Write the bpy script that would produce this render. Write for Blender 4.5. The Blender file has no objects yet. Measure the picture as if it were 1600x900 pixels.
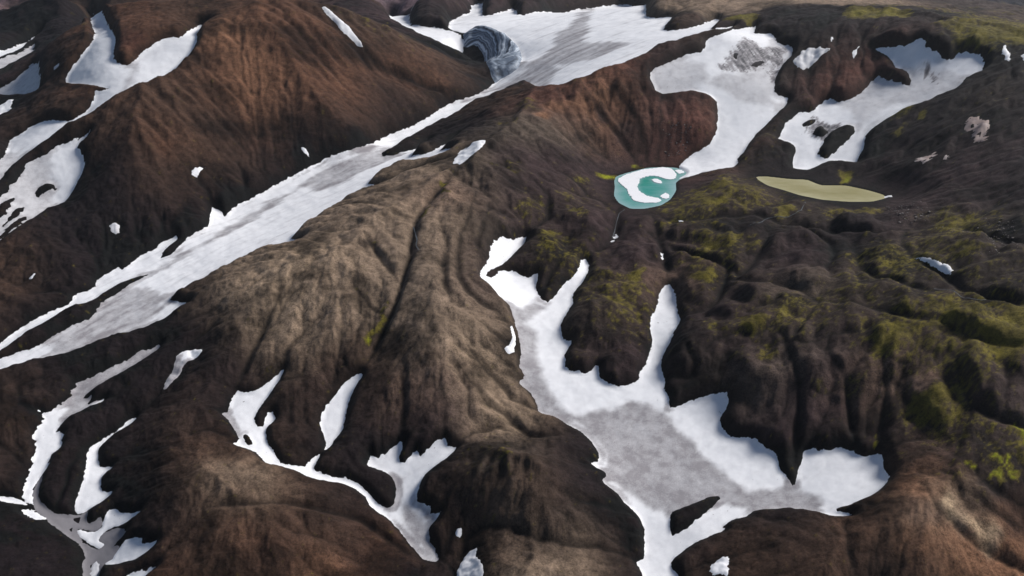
import bpy, bmesh, math, random
import numpy as np

C = bpy.context.scene.collection
scene = bpy.context.scene

# ---------------------------------------------------------------- camera, sky, sun, exposure
cam = bpy.data.cameras.new('camera'); cam.sensor_width = 36.0; cam.lens = 36.0 * 1172.0 / 1600.0
cam.clip_start = 1.0; cam.clip_end = 200000.0
cam_ob = bpy.data.objects.new('camera', cam); C.objects.link(cam_ob)
cam_ob.location = (0, 0, 1000.0); cam_ob.rotation_euler = (math.radians(60.0), 0, 0)
scene.camera = cam_ob

HAZE = 0.000007
SUN_EL, SUN_AZ = math.radians(37), math.radians(62)      # azimuth from +Y (into the picture), positive = right
world = bpy.data.worlds.new('World'); scene.world = world; world.use_nodes = True
wn = world.node_tree.nodes; wl = world.node_tree.links
sky = wn.new('ShaderNodeTexSky'); sky.sky_type = 'NISHITA'; sky.sun_disc = False
sky.sun_elevation = SUN_EL; sky.sun_rotation = SUN_AZ; sky.altitude = 900; sky.air_density = 1.0; sky.dust_density = 2.5; sky.ozone_density = 1.0
wl.new(sky.outputs['Color'], wn['Background'].inputs['Color']); wn['Background'].inputs['Strength'].default_value = 0.052
sun = bpy.data.lights.new('sun', 'SUN'); sun.energy = 3.5; sun.angle = math.radians(15); sun.color = (1.0, .965, .925)
sun_ob = bpy.data.objects.new('sun', sun); C.objects.link(sun_ob)
sun_ob.rotation_euler = (math.pi / 2 - SUN_EL, 0, math.pi - SUN_AZ)
vs = scene.view_settings; vs.view_transform = 'Standard'; vs.look = 'None'; vs.gamma = 1.0; vs.use_curve_mapping = False
vs.exposure = 0.38

# ---------------------------------------------------------------- terrain maths (numpy only)
APEX, Y0, Y1, HALF = 550.0, 600.0, 8600.0, 0.72
NXC, NYC = 501, 591                       # coarse grid; the fine grid has 2n-1 points
CAM_Z, PITCH, FOCAL = 1000.0, math.radians(30.0), 1172.0 / 1600.0

def make_grid(nx, ny):
    u = np.linspace(-HALF, HALF, nx)
    v = np.linspace(math.log(Y0 + APEX), math.log(Y1 + APEX), ny)
    S = np.exp(v)[:, None] + np.zeros((1, nx))
    return u[None, :] * S, S - APEX, S, u, v

def up2(a):
    ny, nx = a.shape
    b = np.zeros((2 * ny - 1, 2 * nx - 1))
    b[::2, ::2] = a
    b[1::2, ::2] = .5 * (a[1:] + a[:-1])
    b[:, 1::2] = .5 * (b[:, 2::2] + b[:, :-1:2])
    return b

def blur(a, n):
    for _ in range(n):
        p = np.pad(a, ((1, 1), (0, 0)), mode='edge'); a = .25 * p[:-2] + .5 * p[1:-1] + .25 * p[2:]
        p = np.pad(a, ((0, 0), (1, 1)), mode='edge'); a = .25 * p[:, :-2] + .5 * p[:, 1:-1] + .25 * p[:, 2:]
    return a

def _hash(ix, iy, seed):
    h = (ix * 374761393 + iy * 668265263 + seed * 974634777) & 0xFFFFFFFF
    h = ((h ^ (h >> 13)) * 1274126177) & 0xFFFFFFFF
    return (h ^ (h >> 16)) & 0xFFFF

def perlin(x, y, seed=0):
    xi = np.floor(x).astype(np.int64); yi = np.floor(y).astype(np.int64)
    xf = x - xi; yf = y - yi
    sx = xf * xf * xf * (xf * (xf * 6 - 15) + 10); sy = yf * yf * yf * (yf * (yf * 6 - 15) + 10)
    def g(ax, ay):
        a = _hash(xi + ax, yi + ay, seed) * (2 * math.pi / 65536)
        return np.cos(a) * (xf - ax) + np.sin(a) * (yf - ay)
    a = g(0, 0); a = a + sx * (g(1, 0) - a)
    b = g(0, 1); b = b + sx * (g(1, 1) - b)
    return (a + sy * (b - a)) * 1.5

def fbm(x, y, octv, seed=0, gain=.5, ridged=False):
    s = 0; amp = 1; tot = 0
    for k in range(octv):
        n = perlin(x * 2 ** k + 17.3 * k, y * 2 ** k - 9.1 * k, seed + k)
        if ridged: n = 1 - 2 * np.abs(n)
        s = s + amp * n; tot += amp; amp *= gain
    return s / tot

def sstep(a, b, x):
    t = np.clip((x - a) / (b - a), 0, 1)
    return t * t * (3 - 2 * t)

def rel(x, y):
    s = y + APEX
    return np.stack([x / s, np.log(s)], -1)

def rbf_fit(q, z, lam=.004):
    n = len(q)
    d = np.sqrt(((q[:, None] - q[None]) ** 2).sum(-1))
    A = np.zeros((n + 3, n + 3)); A[:n, :n] = -d + lam * np.eye(n)
    A[:n, n] = 1; A[:n, n + 1:] = q; A[n, :n] = 1; A[n + 1:, :n] = q.T
    return np.linalg.solve(A, np.concatenate([z, np.zeros(3)]))

def rbf_eval(q, w, p):
    out = np.empty(len(p)); n = len(q)
    for i in range(0, len(p), 4000):
        b = p[i:i + 4000]
        d = np.sqrt(np.maximum((b ** 2).sum(1)[:, None] + (q ** 2).sum(1)[None] - 2 * b @ q.T, 0))
        out[i:i + 4000] = -d @ w[:n] + w[n] + b @ w[n + 1:]
    return out

def seg_dist(D, X, Y, S, u, v, lines, rmax, taper=0.0):
    """lowers D (distance / scale) to the nearest of the polylines, within rmax"""
    ny, nx = D.shape; du = u[1] - u[0]; dv = v[1] - v[0]
    wi = int(rmax / du * 1.4) + 2; wj = int(rmax / dv) + 2
    for L in lines:
        ns = len(L) - 1
        a_ = np.array(L); off = .011 * math.exp(-np.hypot(*np.diff(a_, axis=0).T).sum() / (a_[:, 1].mean() + APEX) / .06) if taper else 0.0
        for si, ((ax, ay), (bx, by)) in enumerate(zip(L[:-1], L[1:])):
            add = taper * max(0.0, 1 - (si + .5) / (.35 * ns + .5), 1 - (ns - si - .5) / (.12 * ns + .5)) + off if taper else 0.0
            ia, ib = [(x / (y + APEX) - u[0]) / du for x, y in ((ax, ay), (bx, by))]
            ja, jb = [(math.log(max(y + APEX, 50)) - v[0]) / dv for y in (ay, by)]
            i0 = max(0, int(min(ia, ib)) - wi); i1 = min(nx, int(max(ia, ib)) + wi + 1)
            j0 = max(0, int(min(ja, jb)) - wj); j1 = min(ny, int(max(ja, jb)) + wj + 1)
            if i0 >= i1 or j0 >= j1: continue
            x = X[j0:j1, i0:i1]; y = Y[j0:j1, i0:i1]
            ex, ey = bx - ax, by - ay; l2 = ex * ex + ey * ey + 1e-9
            t = np.clip(((x - ax) * ex + (y - ay) * ey) / l2, 0, 1)
            d = np.hypot(x - ax - t * ex, y - ay - t * ey) / S[j0:j1, i0:i1] + add
            np.minimum(D[j0:j1, i0:i1], d, out=D[j0:j1, i0:i1])
    return D

def inside(X, Y, u, poly):
    """even-odd fill on the grid (each grid row has one y)"""
    ny, nx = X.shape; m = np.zeros((ny, nx), bool); du = u[1] - u[0]
    p = np.array(poly); q = np.roll(p, -1, 0); ys = Y[:, 0]
    j0 = max(0, np.searchsorted(ys, p[:, 1].min()) - 1); j1 = min(ny, np.searchsorted(ys, p[:, 1].max()) + 1)
    for j in range(j0, j1):
        y = ys[j]; s = y + APEX
        k = (p[:, 1] > y) != (q[:, 1] > y)
        if not k.any(): continue
        a = p[k]; b = q[k]
        xs = np.sort(a[:, 0] + (y - a[:, 1]) * (b[:, 0] - a[:, 0]) / (b[:, 1] - a[:, 1]))
        n = np.searchsorted(xs, X[j])
        m[j] = (n % 2) == 1
    return m

def sdist(X, Y, S, u, v, polys, rmax=.02):
    """signed distance / scale, positive inside; polys = outer + holes"""
    D = np.full(X.shape, rmax)
    seg_dist(D, X, Y, S, u, v, [list(p) + [p[0]] for p in polys], rmax)
    m = inside(X, Y, u, polys[0])
    for h in polys[1:]: m &= ~inside(X, Y, u, h)
    return np.where(m, D, -D)

def relief(D):
    return .0125 * (1 - np.exp(-D / .018)) + .0040 * (1 - np.exp(-D / .0045))

def base_surface(ctrl, XC, YC, SC, bonus_at):
    ctrl = np.asarray(ctrl, float)
    q = rel(ctrl[:, 0], ctrl[:, 1]); w = rbf_fit(q, ctrl[:, 2] - bonus_at)
    z = rbf_eval(q, w, rel(XC.ravel(), YC.ravel())).reshape(XC.shape)
    return blur(z, 8)

def sample(a, x, y, u, v):
    ny, nx = a.shape; s = np.maximum(y + APEX, 60)
    i = np.clip((x / s - u[0]) / (u[1] - u[0]), 0, nx - 1.001); j = np.clip((np.log(s) - v[0]) / (v[1] - v[0]), 0, ny - 1.001)
    i0 = i.astype(int); j0 = j.astype(int); fi = i - i0; fj = j - j0
    return (a[j0, i0] * (1 - fi) + a[j0, i0 + 1] * fi) * (1 - fj) + (a[j0 + 1, i0] * (1 - fi) + a[j0 + 1, i0 + 1] * fi) * fj

def receivers(z, S, u, v):
    ny, nx = z.shape; du = u[1] - u[0]; dv = v[1] - v[0]
    best = np.zeros_like(z); r = np.arange(ny * nx).reshape(ny, nx); idx = r.copy()
    uu = np.broadcast_to(u[None, :], z.shape)
    zp = np.pad(z, 1, constant_values=1e9)
    for dj in (-1, 0, 1):
        for di in (-1, 0, 1):
            if not di and not dj: continue
            dist = S * np.hypot(di * du + uu * dj * dv, dj * dv)
            s = (z - zp[1 + dj:ny + 1 + dj, 1 + di:nx + 1 + di]) / dist
            k = s > best
            best = np.where(k, s, best); r = np.where(k, idx + dj * nx + di, r)
    return best, r

def accumulate(r):
    n = r.size; A = np.ones(n + 1); Pn = np.append(r.ravel(), n)
    Pn[:-1][Pn[:-1] == np.arange(n)] = n          # roots drain to a sentinel
    for _ in range(12):
        k = Pn[:n] < n
        if not k.any(): break
        add = np.bincount(Pn[:n][k], weights=A[:n][k], minlength=n + 1)
        A = A + add; Pn = Pn[Pn]
    return A[:n].reshape(r.shape)

def erode(z, S, u, v, mask, steps=45, K=.0009, m=.42, diff=.10):
    z = z.copy()
    for it in range(steps):
        sl, r = receivers(z, S, u, v)
        if it % 3 == 0: A = accumulate(r)
        pit = sl <= 0
        dz = K * S * np.power(A, m) * np.minimum(sl, 1.2)
        zr = z.ravel()[r]
        dz = np.minimum(dz, .45 * (z - zr))
        zn = z - dz * mask
        # fill pits a little, so the drainage joins up
        p = np.pad(z, 1, mode='edge')
        avg = (p[:-2, 1:-1] + p[2:, 1:-1] + p[1:-1, :-2] + p[1:-1, 2:]) * .25
        zn += diff * (avg - z) * mask
        zn = np.where(pit & (mask > .3), np.maximum(zn, avg), zn)
        z = zn
    return z, A

def lic(z, S, u, v, n=11, seed=5, sparse=0.0):
    """fine streaks that run down the slope"""
    ny, nx = z.shape; du = u[1] - u[0]; dv = v[1] - v[0]
    rng = np.random.default_rng(seed); w = rng.random((ny, nx)).astype(np.float32)
    if sparse: w = (w < sparse).astype(np.float32)
    zs = blur(z, 6)
    gj, gi = np.gradient(zs)
    gi /= du; gj /= dv                    # d/du, d/dv ; x = u*S so the shear term enters below
    gx = gi; gy = gj - u[None, :] * gi
    vx = -gx; vy = -gy                    # world direction (times S)
    vi = (vx - u[None, :] * vy) / du; vj = vy / dv
    l = np.hypot(vi, vj) + 1e-9; vi /= l; vj /= l
    J, I = np.mgrid[0:ny, 0:nx].astype(np.float32)
    acc = w.copy()
    for sgn in (1, -1):
        pi = I.copy(); pj = J.copy()
        for k in range(n):
            a = np.clip(pi + .5, 0, nx - 1).astype(np.int32); b = np.clip(pj + .5, 0, ny - 1).astype(np.int32)
            pi += sgn * vi[b, a]; pj += sgn * vj[b, a]
            a = np.clip(pi + .5, 0, nx - 1).astype(np.int32); b = np.clip(pj + .5, 0, ny - 1).astype(np.int32)
            acc += w[b, a]
    acc -= acc.mean(); return acc / acc.std()

def rills(z, S, u, v, qx, qy, mask, octaves, seed=300):
    """branching gullies: V creases that follow the fall line, each octave following the last"""
    du = u[1] - u[0]; dv = v[1] - v[0]; out = np.zeros_like(z)
    for k, (F, amp, sm) in enumerate(octaves):
        zz = blur(z + out, sm)
        gj, gi = np.gradient(zz); gi = gi / du; gj = gj / dv
        gy = (gj - u[None, :] * gi) / S; gx = gi / S           # world slope
        d1 = gx - qx * gy; d2 = gy
        sl = np.hypot(gx, gy); l = np.hypot(d1, d2) + 1e-6
        st = sstep(.02, .22, sl)
        dx = d2 / l * (.35 + .65 * st); dy = -d1 / l * (.35 + .65 * st)
        px = qx * F; py = qy * F
        ix = np.floor(px).astype(np.int64); iy = np.floor(py).astype(np.int64); fx = px - ix; fy = py - iy
        va = np.zeros_like(z); wt = np.zeros_like(z)
        for a in (-1, 0, 1, 2):
            for b in (-1, 0, 1, 2):
                hx = _hash(ix + a, iy + b, seed + 2 * k) / 65536.0 - .5; hy = _hash(ix + a, iy + b, seed + 2 * k + 1) / 65536.0 - .5
                ex = fx - a - hx * .9; ey = fy - b - hy * .9
                w = np.exp(-2.2 * (ex * ex + ey * ey)); wt += w
                va += w * np.cos((ex * dx + ey * dy) * 2 * math.pi * .6 + hx * 5)
        va /= wt
        out = out + S * amp * mask * st * (np.power(np.abs(va) + 1e-4, .8) - .55)
    return out

def build_terrain(D):
    """D: CTRL (x,y,z), BON (relief already at each control), SNOW, GULLY, POND data in world metres"""
    XC, YC, SC, uc, vc = make_grid(NXC, NYC)
    base = base_surface(D['CTRL'], XC, YC, SC, np.asarray(D['BON']))
    Dg = np.full(XC.shape, .09)
    seg_dist(Dg, XC, YC, SC, uc, vc, D['GULLY'], .09, .005)
    snow_in = np.zeros(XC.shape, bool)
    for s in D['SNOW']:
        polys = s['polys']
        a = np.array(polys[0]); big = ((a.max(0) - a.min(0)) / (a[:, 1].mean() + APEX)).max() > .075
        if not (big or s.get('valley')): continue                  # small patches simply lie on the slope
        seg_dist(Dg, XC, YC, SC, uc, vc, [list(p) + [p[0]] for p in polys], .09)
        m = inside(XC, YC, uc, polys[0])
        for h in polys[1:]: m &= ~inside(XC, YC, uc, h)
        snow_in |= m
    Dg[snow_in] = 0
    for p in D['POND']:
        m = inside(XC, YC, uc, p['poly']); Dg[m] = 0
        seg_dist(Dg, XC, YC, SC, uc, vc, [list(p['poly']) + [p['poly'][0]]], .09)
    qx_, qy_ = XC / SC, np.log(SC)
    Dg = np.maximum(0, Dg * (1 + .55 * fbm(qx_ * 30, qy_ * 30, 3, 201)) + np.where(Dg > .0015, .0022 * fbm(qx_ * 75, qy_ * 75, 3, 211), 0))
    return XC, YC, SC, uc, vc, base, Dg, snow_in

# ---------------------------------------------------------------- the survey: world metres
DATA = {
 'CTRL': [(-1087.2,1296.5,60.0),(-984.8,1368.2,72.0),(-900.0,1500.0,82.0),(-811.6,1675.9,98.0),(-699.1,1852.7,112.0),(-570.9,2074.4,132.0),(-410.9,2290.5,152.0),(-268.9,2554.6,172.0),(-111.2,2875.1,190.0),(-1121.4,1355.5,62.0),(-1080.3,1441.6,75.0),(-1020.2,1531.7,84.0),(-965.4,1653.1,92.0),(-830.4,1877.2,110.0),(-860.9,2861.8,503.0),(-904.5,2753.1,468.0),(-994.5,3082.8,512.0),(-1260.9,3127.0,505.0),(-762.6,3145.8,490.0),(-1099.3,2859.3,470.0),(-1507.7,3103.3,485.0),(-1695.2,3223.5,470.0),(-1340.3,3003.5,490.0),(-1701.1,3001.5,420.0),(-1803.9,2991.9,350.0),(-1831.1,2944.6,300.0),(-1469.5,2778.2,430.0),(-1391.3,2587.0,385.0),(-1320.1,2673.5,430.0),(-1195.7,2587.0,385.0),(-1127.9,2729.5,440.0),(-1252.9,2392.9,330.0),(-1326.8,2311.9,292.0),(-1386.8,2258.4,268.0),(-1457.3,2190.7,240.0),(-1477.6,2044.5,212.0),(-1493.3,1970.0,195.0),(-849.8,2475.0,307.0),(-791.7,2206.8,183.0),(-759.1,2059.0,118.0),(-970.3,2566.0,390.0),(-1001.4,2313.2,312.0),(-947.2,2112.2,218.0),(-831.7,1996.1,125.0),(-1079.9,2159.7,300.0),(-1111.9,2066.3,235.0),(-1045.5,1873.1,160.0),(-989.5,1715.1,105.0),(-459.7,2700.9,290.0),(-486.6,2943.9,396.0),(-487.9,2968.7,424.0),(-608.0,2985.1,470.0),(-612.7,2851.3,415.0),(-564.8,2824.1,375.0),(-625.4,2428.6,320.0),(-612.4,2286.3,175.0),(-440.3,2493.0,158.0),(-243.5,2860.7,248.0),(-261.5,2967.1,302.0),(-239.3,2766.7,182.0),(-366.3,2936.7,362.0),(-155.5,3057.9,222.0),(-100.2,3016.2,202.0),(-119.4,2900.0,193.0),(-1385.7,2353.6,300.0),(-1497.1,2348.1,260.0),(-1342.4,2147.8,225.0),(-1240.1,2155.9,262.0),(-1176.7,1982.3,190.0),(-1344.5,2007.4,160.0),(-1427.8,1961.0,160.0),(-1343.4,1767.4,125.0),(-1289.3,1864.2,145.0),(-1248.8,1917.7,140.0),(-1241.5,1676.8,125.0),(-1105.1,1690.2,118.0),(-1158.3,1567.5,95.0),(-1306.3,1613.1,105.0),(-1060.0,1590.0,100.0),(-2297.1,3438.5,225.0),(-2125.7,3461.4,262.0),(-2134.8,3162.1,222.0),(-1845.4,2853.1,250.0),(-1900.7,2767.9,225.0),(-1705.9,2691.4,258.0),(-1724.0,2504.2,222.0),(-1609.0,2272.7,222.0),(-2624.6,3826.1,215.0),(-2675.6,4179.3,300.0),(-2471.4,4132.8,330.0),(-2607.0,4585.7,150.0),(-2625.8,4836.1,190.0),(-2700.8,4279.2,190.0),(-2754.4,4191.8,190.0),(-894.1,5254.0,120.0),(-626.9,4829.1,180.0),(-413.3,4639.9,230.0),(-229.3,4727.3,230.0),(-854.8,5293.0,150.0),(-998.6,5134.6,140.0),(-3356.9,5182.2,140.0),(-3000.7,4941.2,180.0),(-2965.8,5243.1,150.0),(-2800.7,4574.3,170.0),(-2652.4,4140.0,200.0),(-2184.3,3678.4,260.0),(-992.9,5119.7,170.0),(-740.3,5074.9,150.0),(-496.0,5109.0,160.0),(-206.9,5119.7,170.0),(199.3,4926.5,190.0),(-435.3,3778.0,255.0),(-332.3,3655.5,250.0),(-247.3,3498.3,240.0),(-518.0,3952.8,258.0),(-380.1,4242.7,250.0),(-611.8,4423.0,225.0),(-140.4,4318.6,250.0),(173.2,4252.3,245.0),(447.9,4241.2,270.0),(-177.2,3529.6,190.0),(-135.0,3335.1,185.0),(31.8,3159.3,262.0),(-25.8,3036.3,207.0),(-77.0,3742.5,262.0),(-228.0,3981.4,262.0),(0.0,3533.7,275.0),(177.8,3600.5,290.0),(268.6,3236.3,310.0),(435.2,3539.6,330.0),(601.1,3689.1,345.0),(665.1,3388.0,372.0),(77.7,3068.6,245.0),(176.9,3007.6,285.0),(528.7,3046.3,375.0),(782.3,2878.9,430.0),(612.7,2788.4,410.0),(446.2,2668.5,392.0),(299.0,2525.8,368.0),(215.3,2538.0,350.0),(124.1,2500.3,315.0),(41.6,2405.9,295.0),(-39.8,2278.3,282.0),(-151.3,2127.8,252.0),(-274.6,1879.5,232.0),(-371.8,1642.0,213.0),(-439.1,1514.9,193.0),(-520.8,1421.6,163.0),(-589.5,1306.4,122.0),(-635.6,1194.8,90.0),(335.3,2409.9,262.0),(205.9,2367.4,275.0),(119.4,2267.7,265.0),(431.9,2344.8,240.0),(579.7,2360.2,235.0),(600.9,2500.0,300.0),(686.7,2613.8,335.0),(569.8,2268.9,160.0),(611.7,2188.2,165.0),(750.3,2465.4,245.0),(861.2,2804.8,402.0),(896.1,2734.2,350.0),(881.8,2579.2,300.0),(833.6,2375.6,230.0),(682.3,2162.0,175.0),(302.5,2258.6,185.0),(403.3,2258.6,185.0),(283.2,2158.0,160.0),(257.8,2007.4,160.0),(424.5,1905.8,155.0),(736.4,3483.6,395.0),(834.3,3427.5,418.0),(917.6,3224.5,440.0),(1133.4,3097.9,462.0),(1092.6,3380.2,452.0),(639.7,3953.4,350.0),(1201.8,2948.0,472.0),(1158.1,2802.6,425.0),(1127.6,2683.7,362.0),(1102.3,2579.2,300.0),(966.8,2924.4,400.0),(1080.0,2915.9,425.0),(1422.2,2614.5,400.0),(1498.8,2542.6,385.0),(1311.5,2464.3,310.0),(1147.9,2400.1,265.0),(924.2,2250.3,188.0),(964.8,2391.1,225.0),(1425.7,2659.4,465.0),(1605.1,2587.4,465.0),(1664.1,2504.4,462.0),(1356.8,2753.1,468.0),(1535.3,2893.4,475.0),(1359.5,3040.3,472.0),(1593.2,3284.5,465.0),(1673.6,3024.8,470.0),(1740.9,2834.1,468.0),(1796.4,2728.2,462.0),(1407.3,2554.8,350.0),(986.4,2553.6,285.0),(1303.0,2662.2,345.0),(2826.5,5218.4,150.0),(3110.5,5121.9,150.0),(3120.1,4787.4,150.0),(3469.3,5366.4,130.0),(3026.8,5355.3,140.0),(3212.3,4684.6,150.0),(1251.5,1993.4,262.0),(1405.6,2155.2,340.0),(1554.0,2282.5,400.0),(1257.8,2206.0,285.0),(1160.6,2176.1,235.0),(1046.3,2106.8,190.0),(1124.3,2003.8,220.0),(1094.3,1923.8,195.0),(914.8,2101.2,172.0),(775.0,2145.9,175.0),(946.9,1850.8,170.0),(770.0,1938.4,160.0),(698.2,2075.7,172.0),(1337.2,1863.7,310.0),(1185.9,1762.6,245.0),(570.2,1946.7,195.0),(494.3,1995.5,165.0),(476.4,1820.6,165.0),(480.8,1686.6,165.0),(416.1,1523.0,155.0),(538.3,1603.3,172.0),(578.2,1481.6,178.0),(461.6,1305.7,170.0),(385.2,1242.2,142.0),(354.3,1195.9,105.0),(457.1,1118.7,118.0),(544.6,1155.8,165.0),(658.4,1158.2,200.0),(793.3,1208.2,232.0),(949.7,1285.2,258.0),(1140.6,1518.4,288.0),(1033.1,1700.7,220.0),(867.3,1667.6,192.0),(696.0,1493.4,188.0),(784.2,1731.7,170.0),(818.9,1392.2,212.0),(760.1,999.0,185.0),(886.6,1063.9,245.0),(843.6,949.1,172.0),(664.4,953.7,140.0),(614.7,836.7,162.0),(630.8,756.1,135.0),(555.9,741.2,112.0),(704.1,729.6,92.0),(784.6,823.8,128.0),(707.8,845.4,160.0),(619.9,1014.4,115.0),(576.3,1054.5,125.0),(508.8,1040.8,92.0),(528.8,1081.1,118.0),(744.4,1082.3,190.0),(625.0,906.2,128.0),(-132.4,1804.3,245.0),(-171.4,1659.1,222.0),(-168.8,1441.9,200.0),(-169.4,1290.0,180.0),(-173.5,1183.5,145.0),(-166.9,1097.0,105.0),(-187.0,1046.2,72.0),(-171.0,1870.5,232.0),(-240.9,1714.2,205.0),(-238.5,1543.0,178.0),(-254.0,1365.9,148.0),(-277.2,1276.9,118.0),(-301.0,1210.5,94.0),(-341.3,1109.2,64.0),(-353.6,995.2,50.0),(-64.6,1745.2,235.0),(-71.2,1459.9,190.0),(-79.9,1318.3,162.0),(-51.1,1225.9,130.0),(0.0,1181.7,100.0),(59.1,1069.9,82.0),(191.4,2133.8,210.0),(94.0,2106.2,240.0),(34.4,1876.0,215.0),(-16.7,1780.7,165.0),(-104.6,1926.8,250.0),(-337.7,1337.2,150.0),(-392.5,1262.5,120.0),(-408.7,1151.7,92.0),(-268.2,1121.6,85.0),(-72.0,1116.1,120.0),(-116.5,1048.8,85.0),(-413.7,1063.7,72.0),(289.2,1875.1,140.0),(260.9,1744.7,127.0),(183.9,1651.4,113.0),(108.5,1620.2,172.0),(197.2,1415.9,150.0),(207.8,1247.1,115.0),(158.8,1276.9,110.0),(171.1,1839.7,175.0),(288.4,1563.3,150.0),(355.8,1745.7,145.0),(68.4,1551.2,122.0),(288.4,1345.8,112.0),(-16.2,1690.6,136.0),(0.0,1531.1,116.0),(54.6,1323.6,94.0),(100.7,1170.7,77.0),(189.1,1057.5,62.0),(249.1,985.2,52.0),(210.7,869.1,36.0),(220.8,795.4,25.0),(354.8,1485.8,108.0),(308.6,1287.9,86.0),(247.0,1136.3,73.0),(390.7,1117.2,73.0),(434.8,1006.8,62.0),(568.4,950.9,85.0),(619.9,924.5,96.0),(483.1,912.6,64.0),(376.9,909.8,52.0),(309.8,846.8,46.0),(394.7,804.1,80.0),(305.1,779.9,44.0),(478.3,779.7,108.0),(439.8,744.0,95.0),(-10.6,935.2,140.0),(51.4,883.7,122.0),(102.6,861.6,88.0),(160.5,904.1,58.0),(-52.6,884.3,64.0),(-83.6,851.3,26.0),(-101.3,805.6,20.0),(50.8,828.6,52.0),(0.0,758.6,80.0),(96.3,764.3,66.0),(-63.6,922.8,112.0),(-71.8,1080.8,68.0),(-11.9,1080.2,70.0),(37.8,1057.5,62.0),(122.1,825.4,44.0),(182.2,813.3,36.0),(-488.9,1118.4,72.0),(-426.5,1017.2,60.0),(-291.5,966.8,47.0),(-195.2,910.7,36.0),(-129.0,830.6,20.0),(-182.9,1000.1,53.0),(-115.9,1031.4,70.0),(-551.9,971.4,95.0),(-421.3,905.8,100.0),(-310.4,869.2,80.0),(-394.7,804.1,80.0),(-590.9,923.9,82.0),(-496.6,809.4,74.0),(-252.7,813.7,40.0),(-558.2,1080.8,88.0),(-515.5,1048.5,70.0),(-618.4,834.9,30.0),(-652.8,919.4,42.0),(-233.0,954.1,52.0),(-899.5,1087.9,35.0),(-806.1,1001.8,36.0),(-838.9,948.0,20.0),(-710.4,888.0,15.0),(-665.9,803.2,8.0),(-767.9,1012.2,26.0),(-748.2,1080.0,42.0),(-725.9,1253.8,78.0),(-982.9,1187.2,64.0),(-931.9,1025.1,45.0),(-772.2,839.1,40.0),(-794.7,794.6,48.0),(-924.4,1248.0,66.0),(-859.8,1243.4,53.0),(-751.9,1338.2,84.0),(-672.4,1287.6,78.0),(-722.7,1140.1,54.0),(-992.6,1135.3,58.0),(-893.8,949.6,26.0),(-860.9,1113.0,45.0),(-648.0,966.4,55.0),(-1089.8,1234.2,60.0),(-5000.0,8300.0,180.0),(-2500.0,8400.0,200.0),(0.0,8400.0,220.0),(2500.0,8400.0,180.0),(5000.0,8300.0,160.0),(-4500.0,6500.0,170.0),(-1500.0,6800.0,210.0),(1500.0,6800.0,150.0),(4500.0,6500.0,120.0),(-5000.0,7800.0,260.0),(2600.0,7900.0,230.0),(-1500.0,1000.0,70.0),(1600.0,1000.0,150.0),(-1000.0,620.0,40.0),(0.0,620.0,35.0),(1000.0,620.0,90.0),(-2300.0,2200.0,240.0),(2400.0,2300.0,320.0),(-3000.0,3500.0,230.0),(3000.0,3500.0,250.0),(-500.0,640.0,50.0),(500.0,640.0,55.0),(-1966.0,3350.0,185.0),(-1890.0,3600.0,190.0),(-1700.0,3900.0,185.0),(-2100.0,3150.0,200.0),(-2600.0,4300.0,300.0),(-2300.0,4700.0,330.0),(-1500.0,4500.0,180.0),(-3100.0,4200.0,230.0),(-4200.0,5000.0,190.0),(4200.0,5000.0,130.0)],
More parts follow.
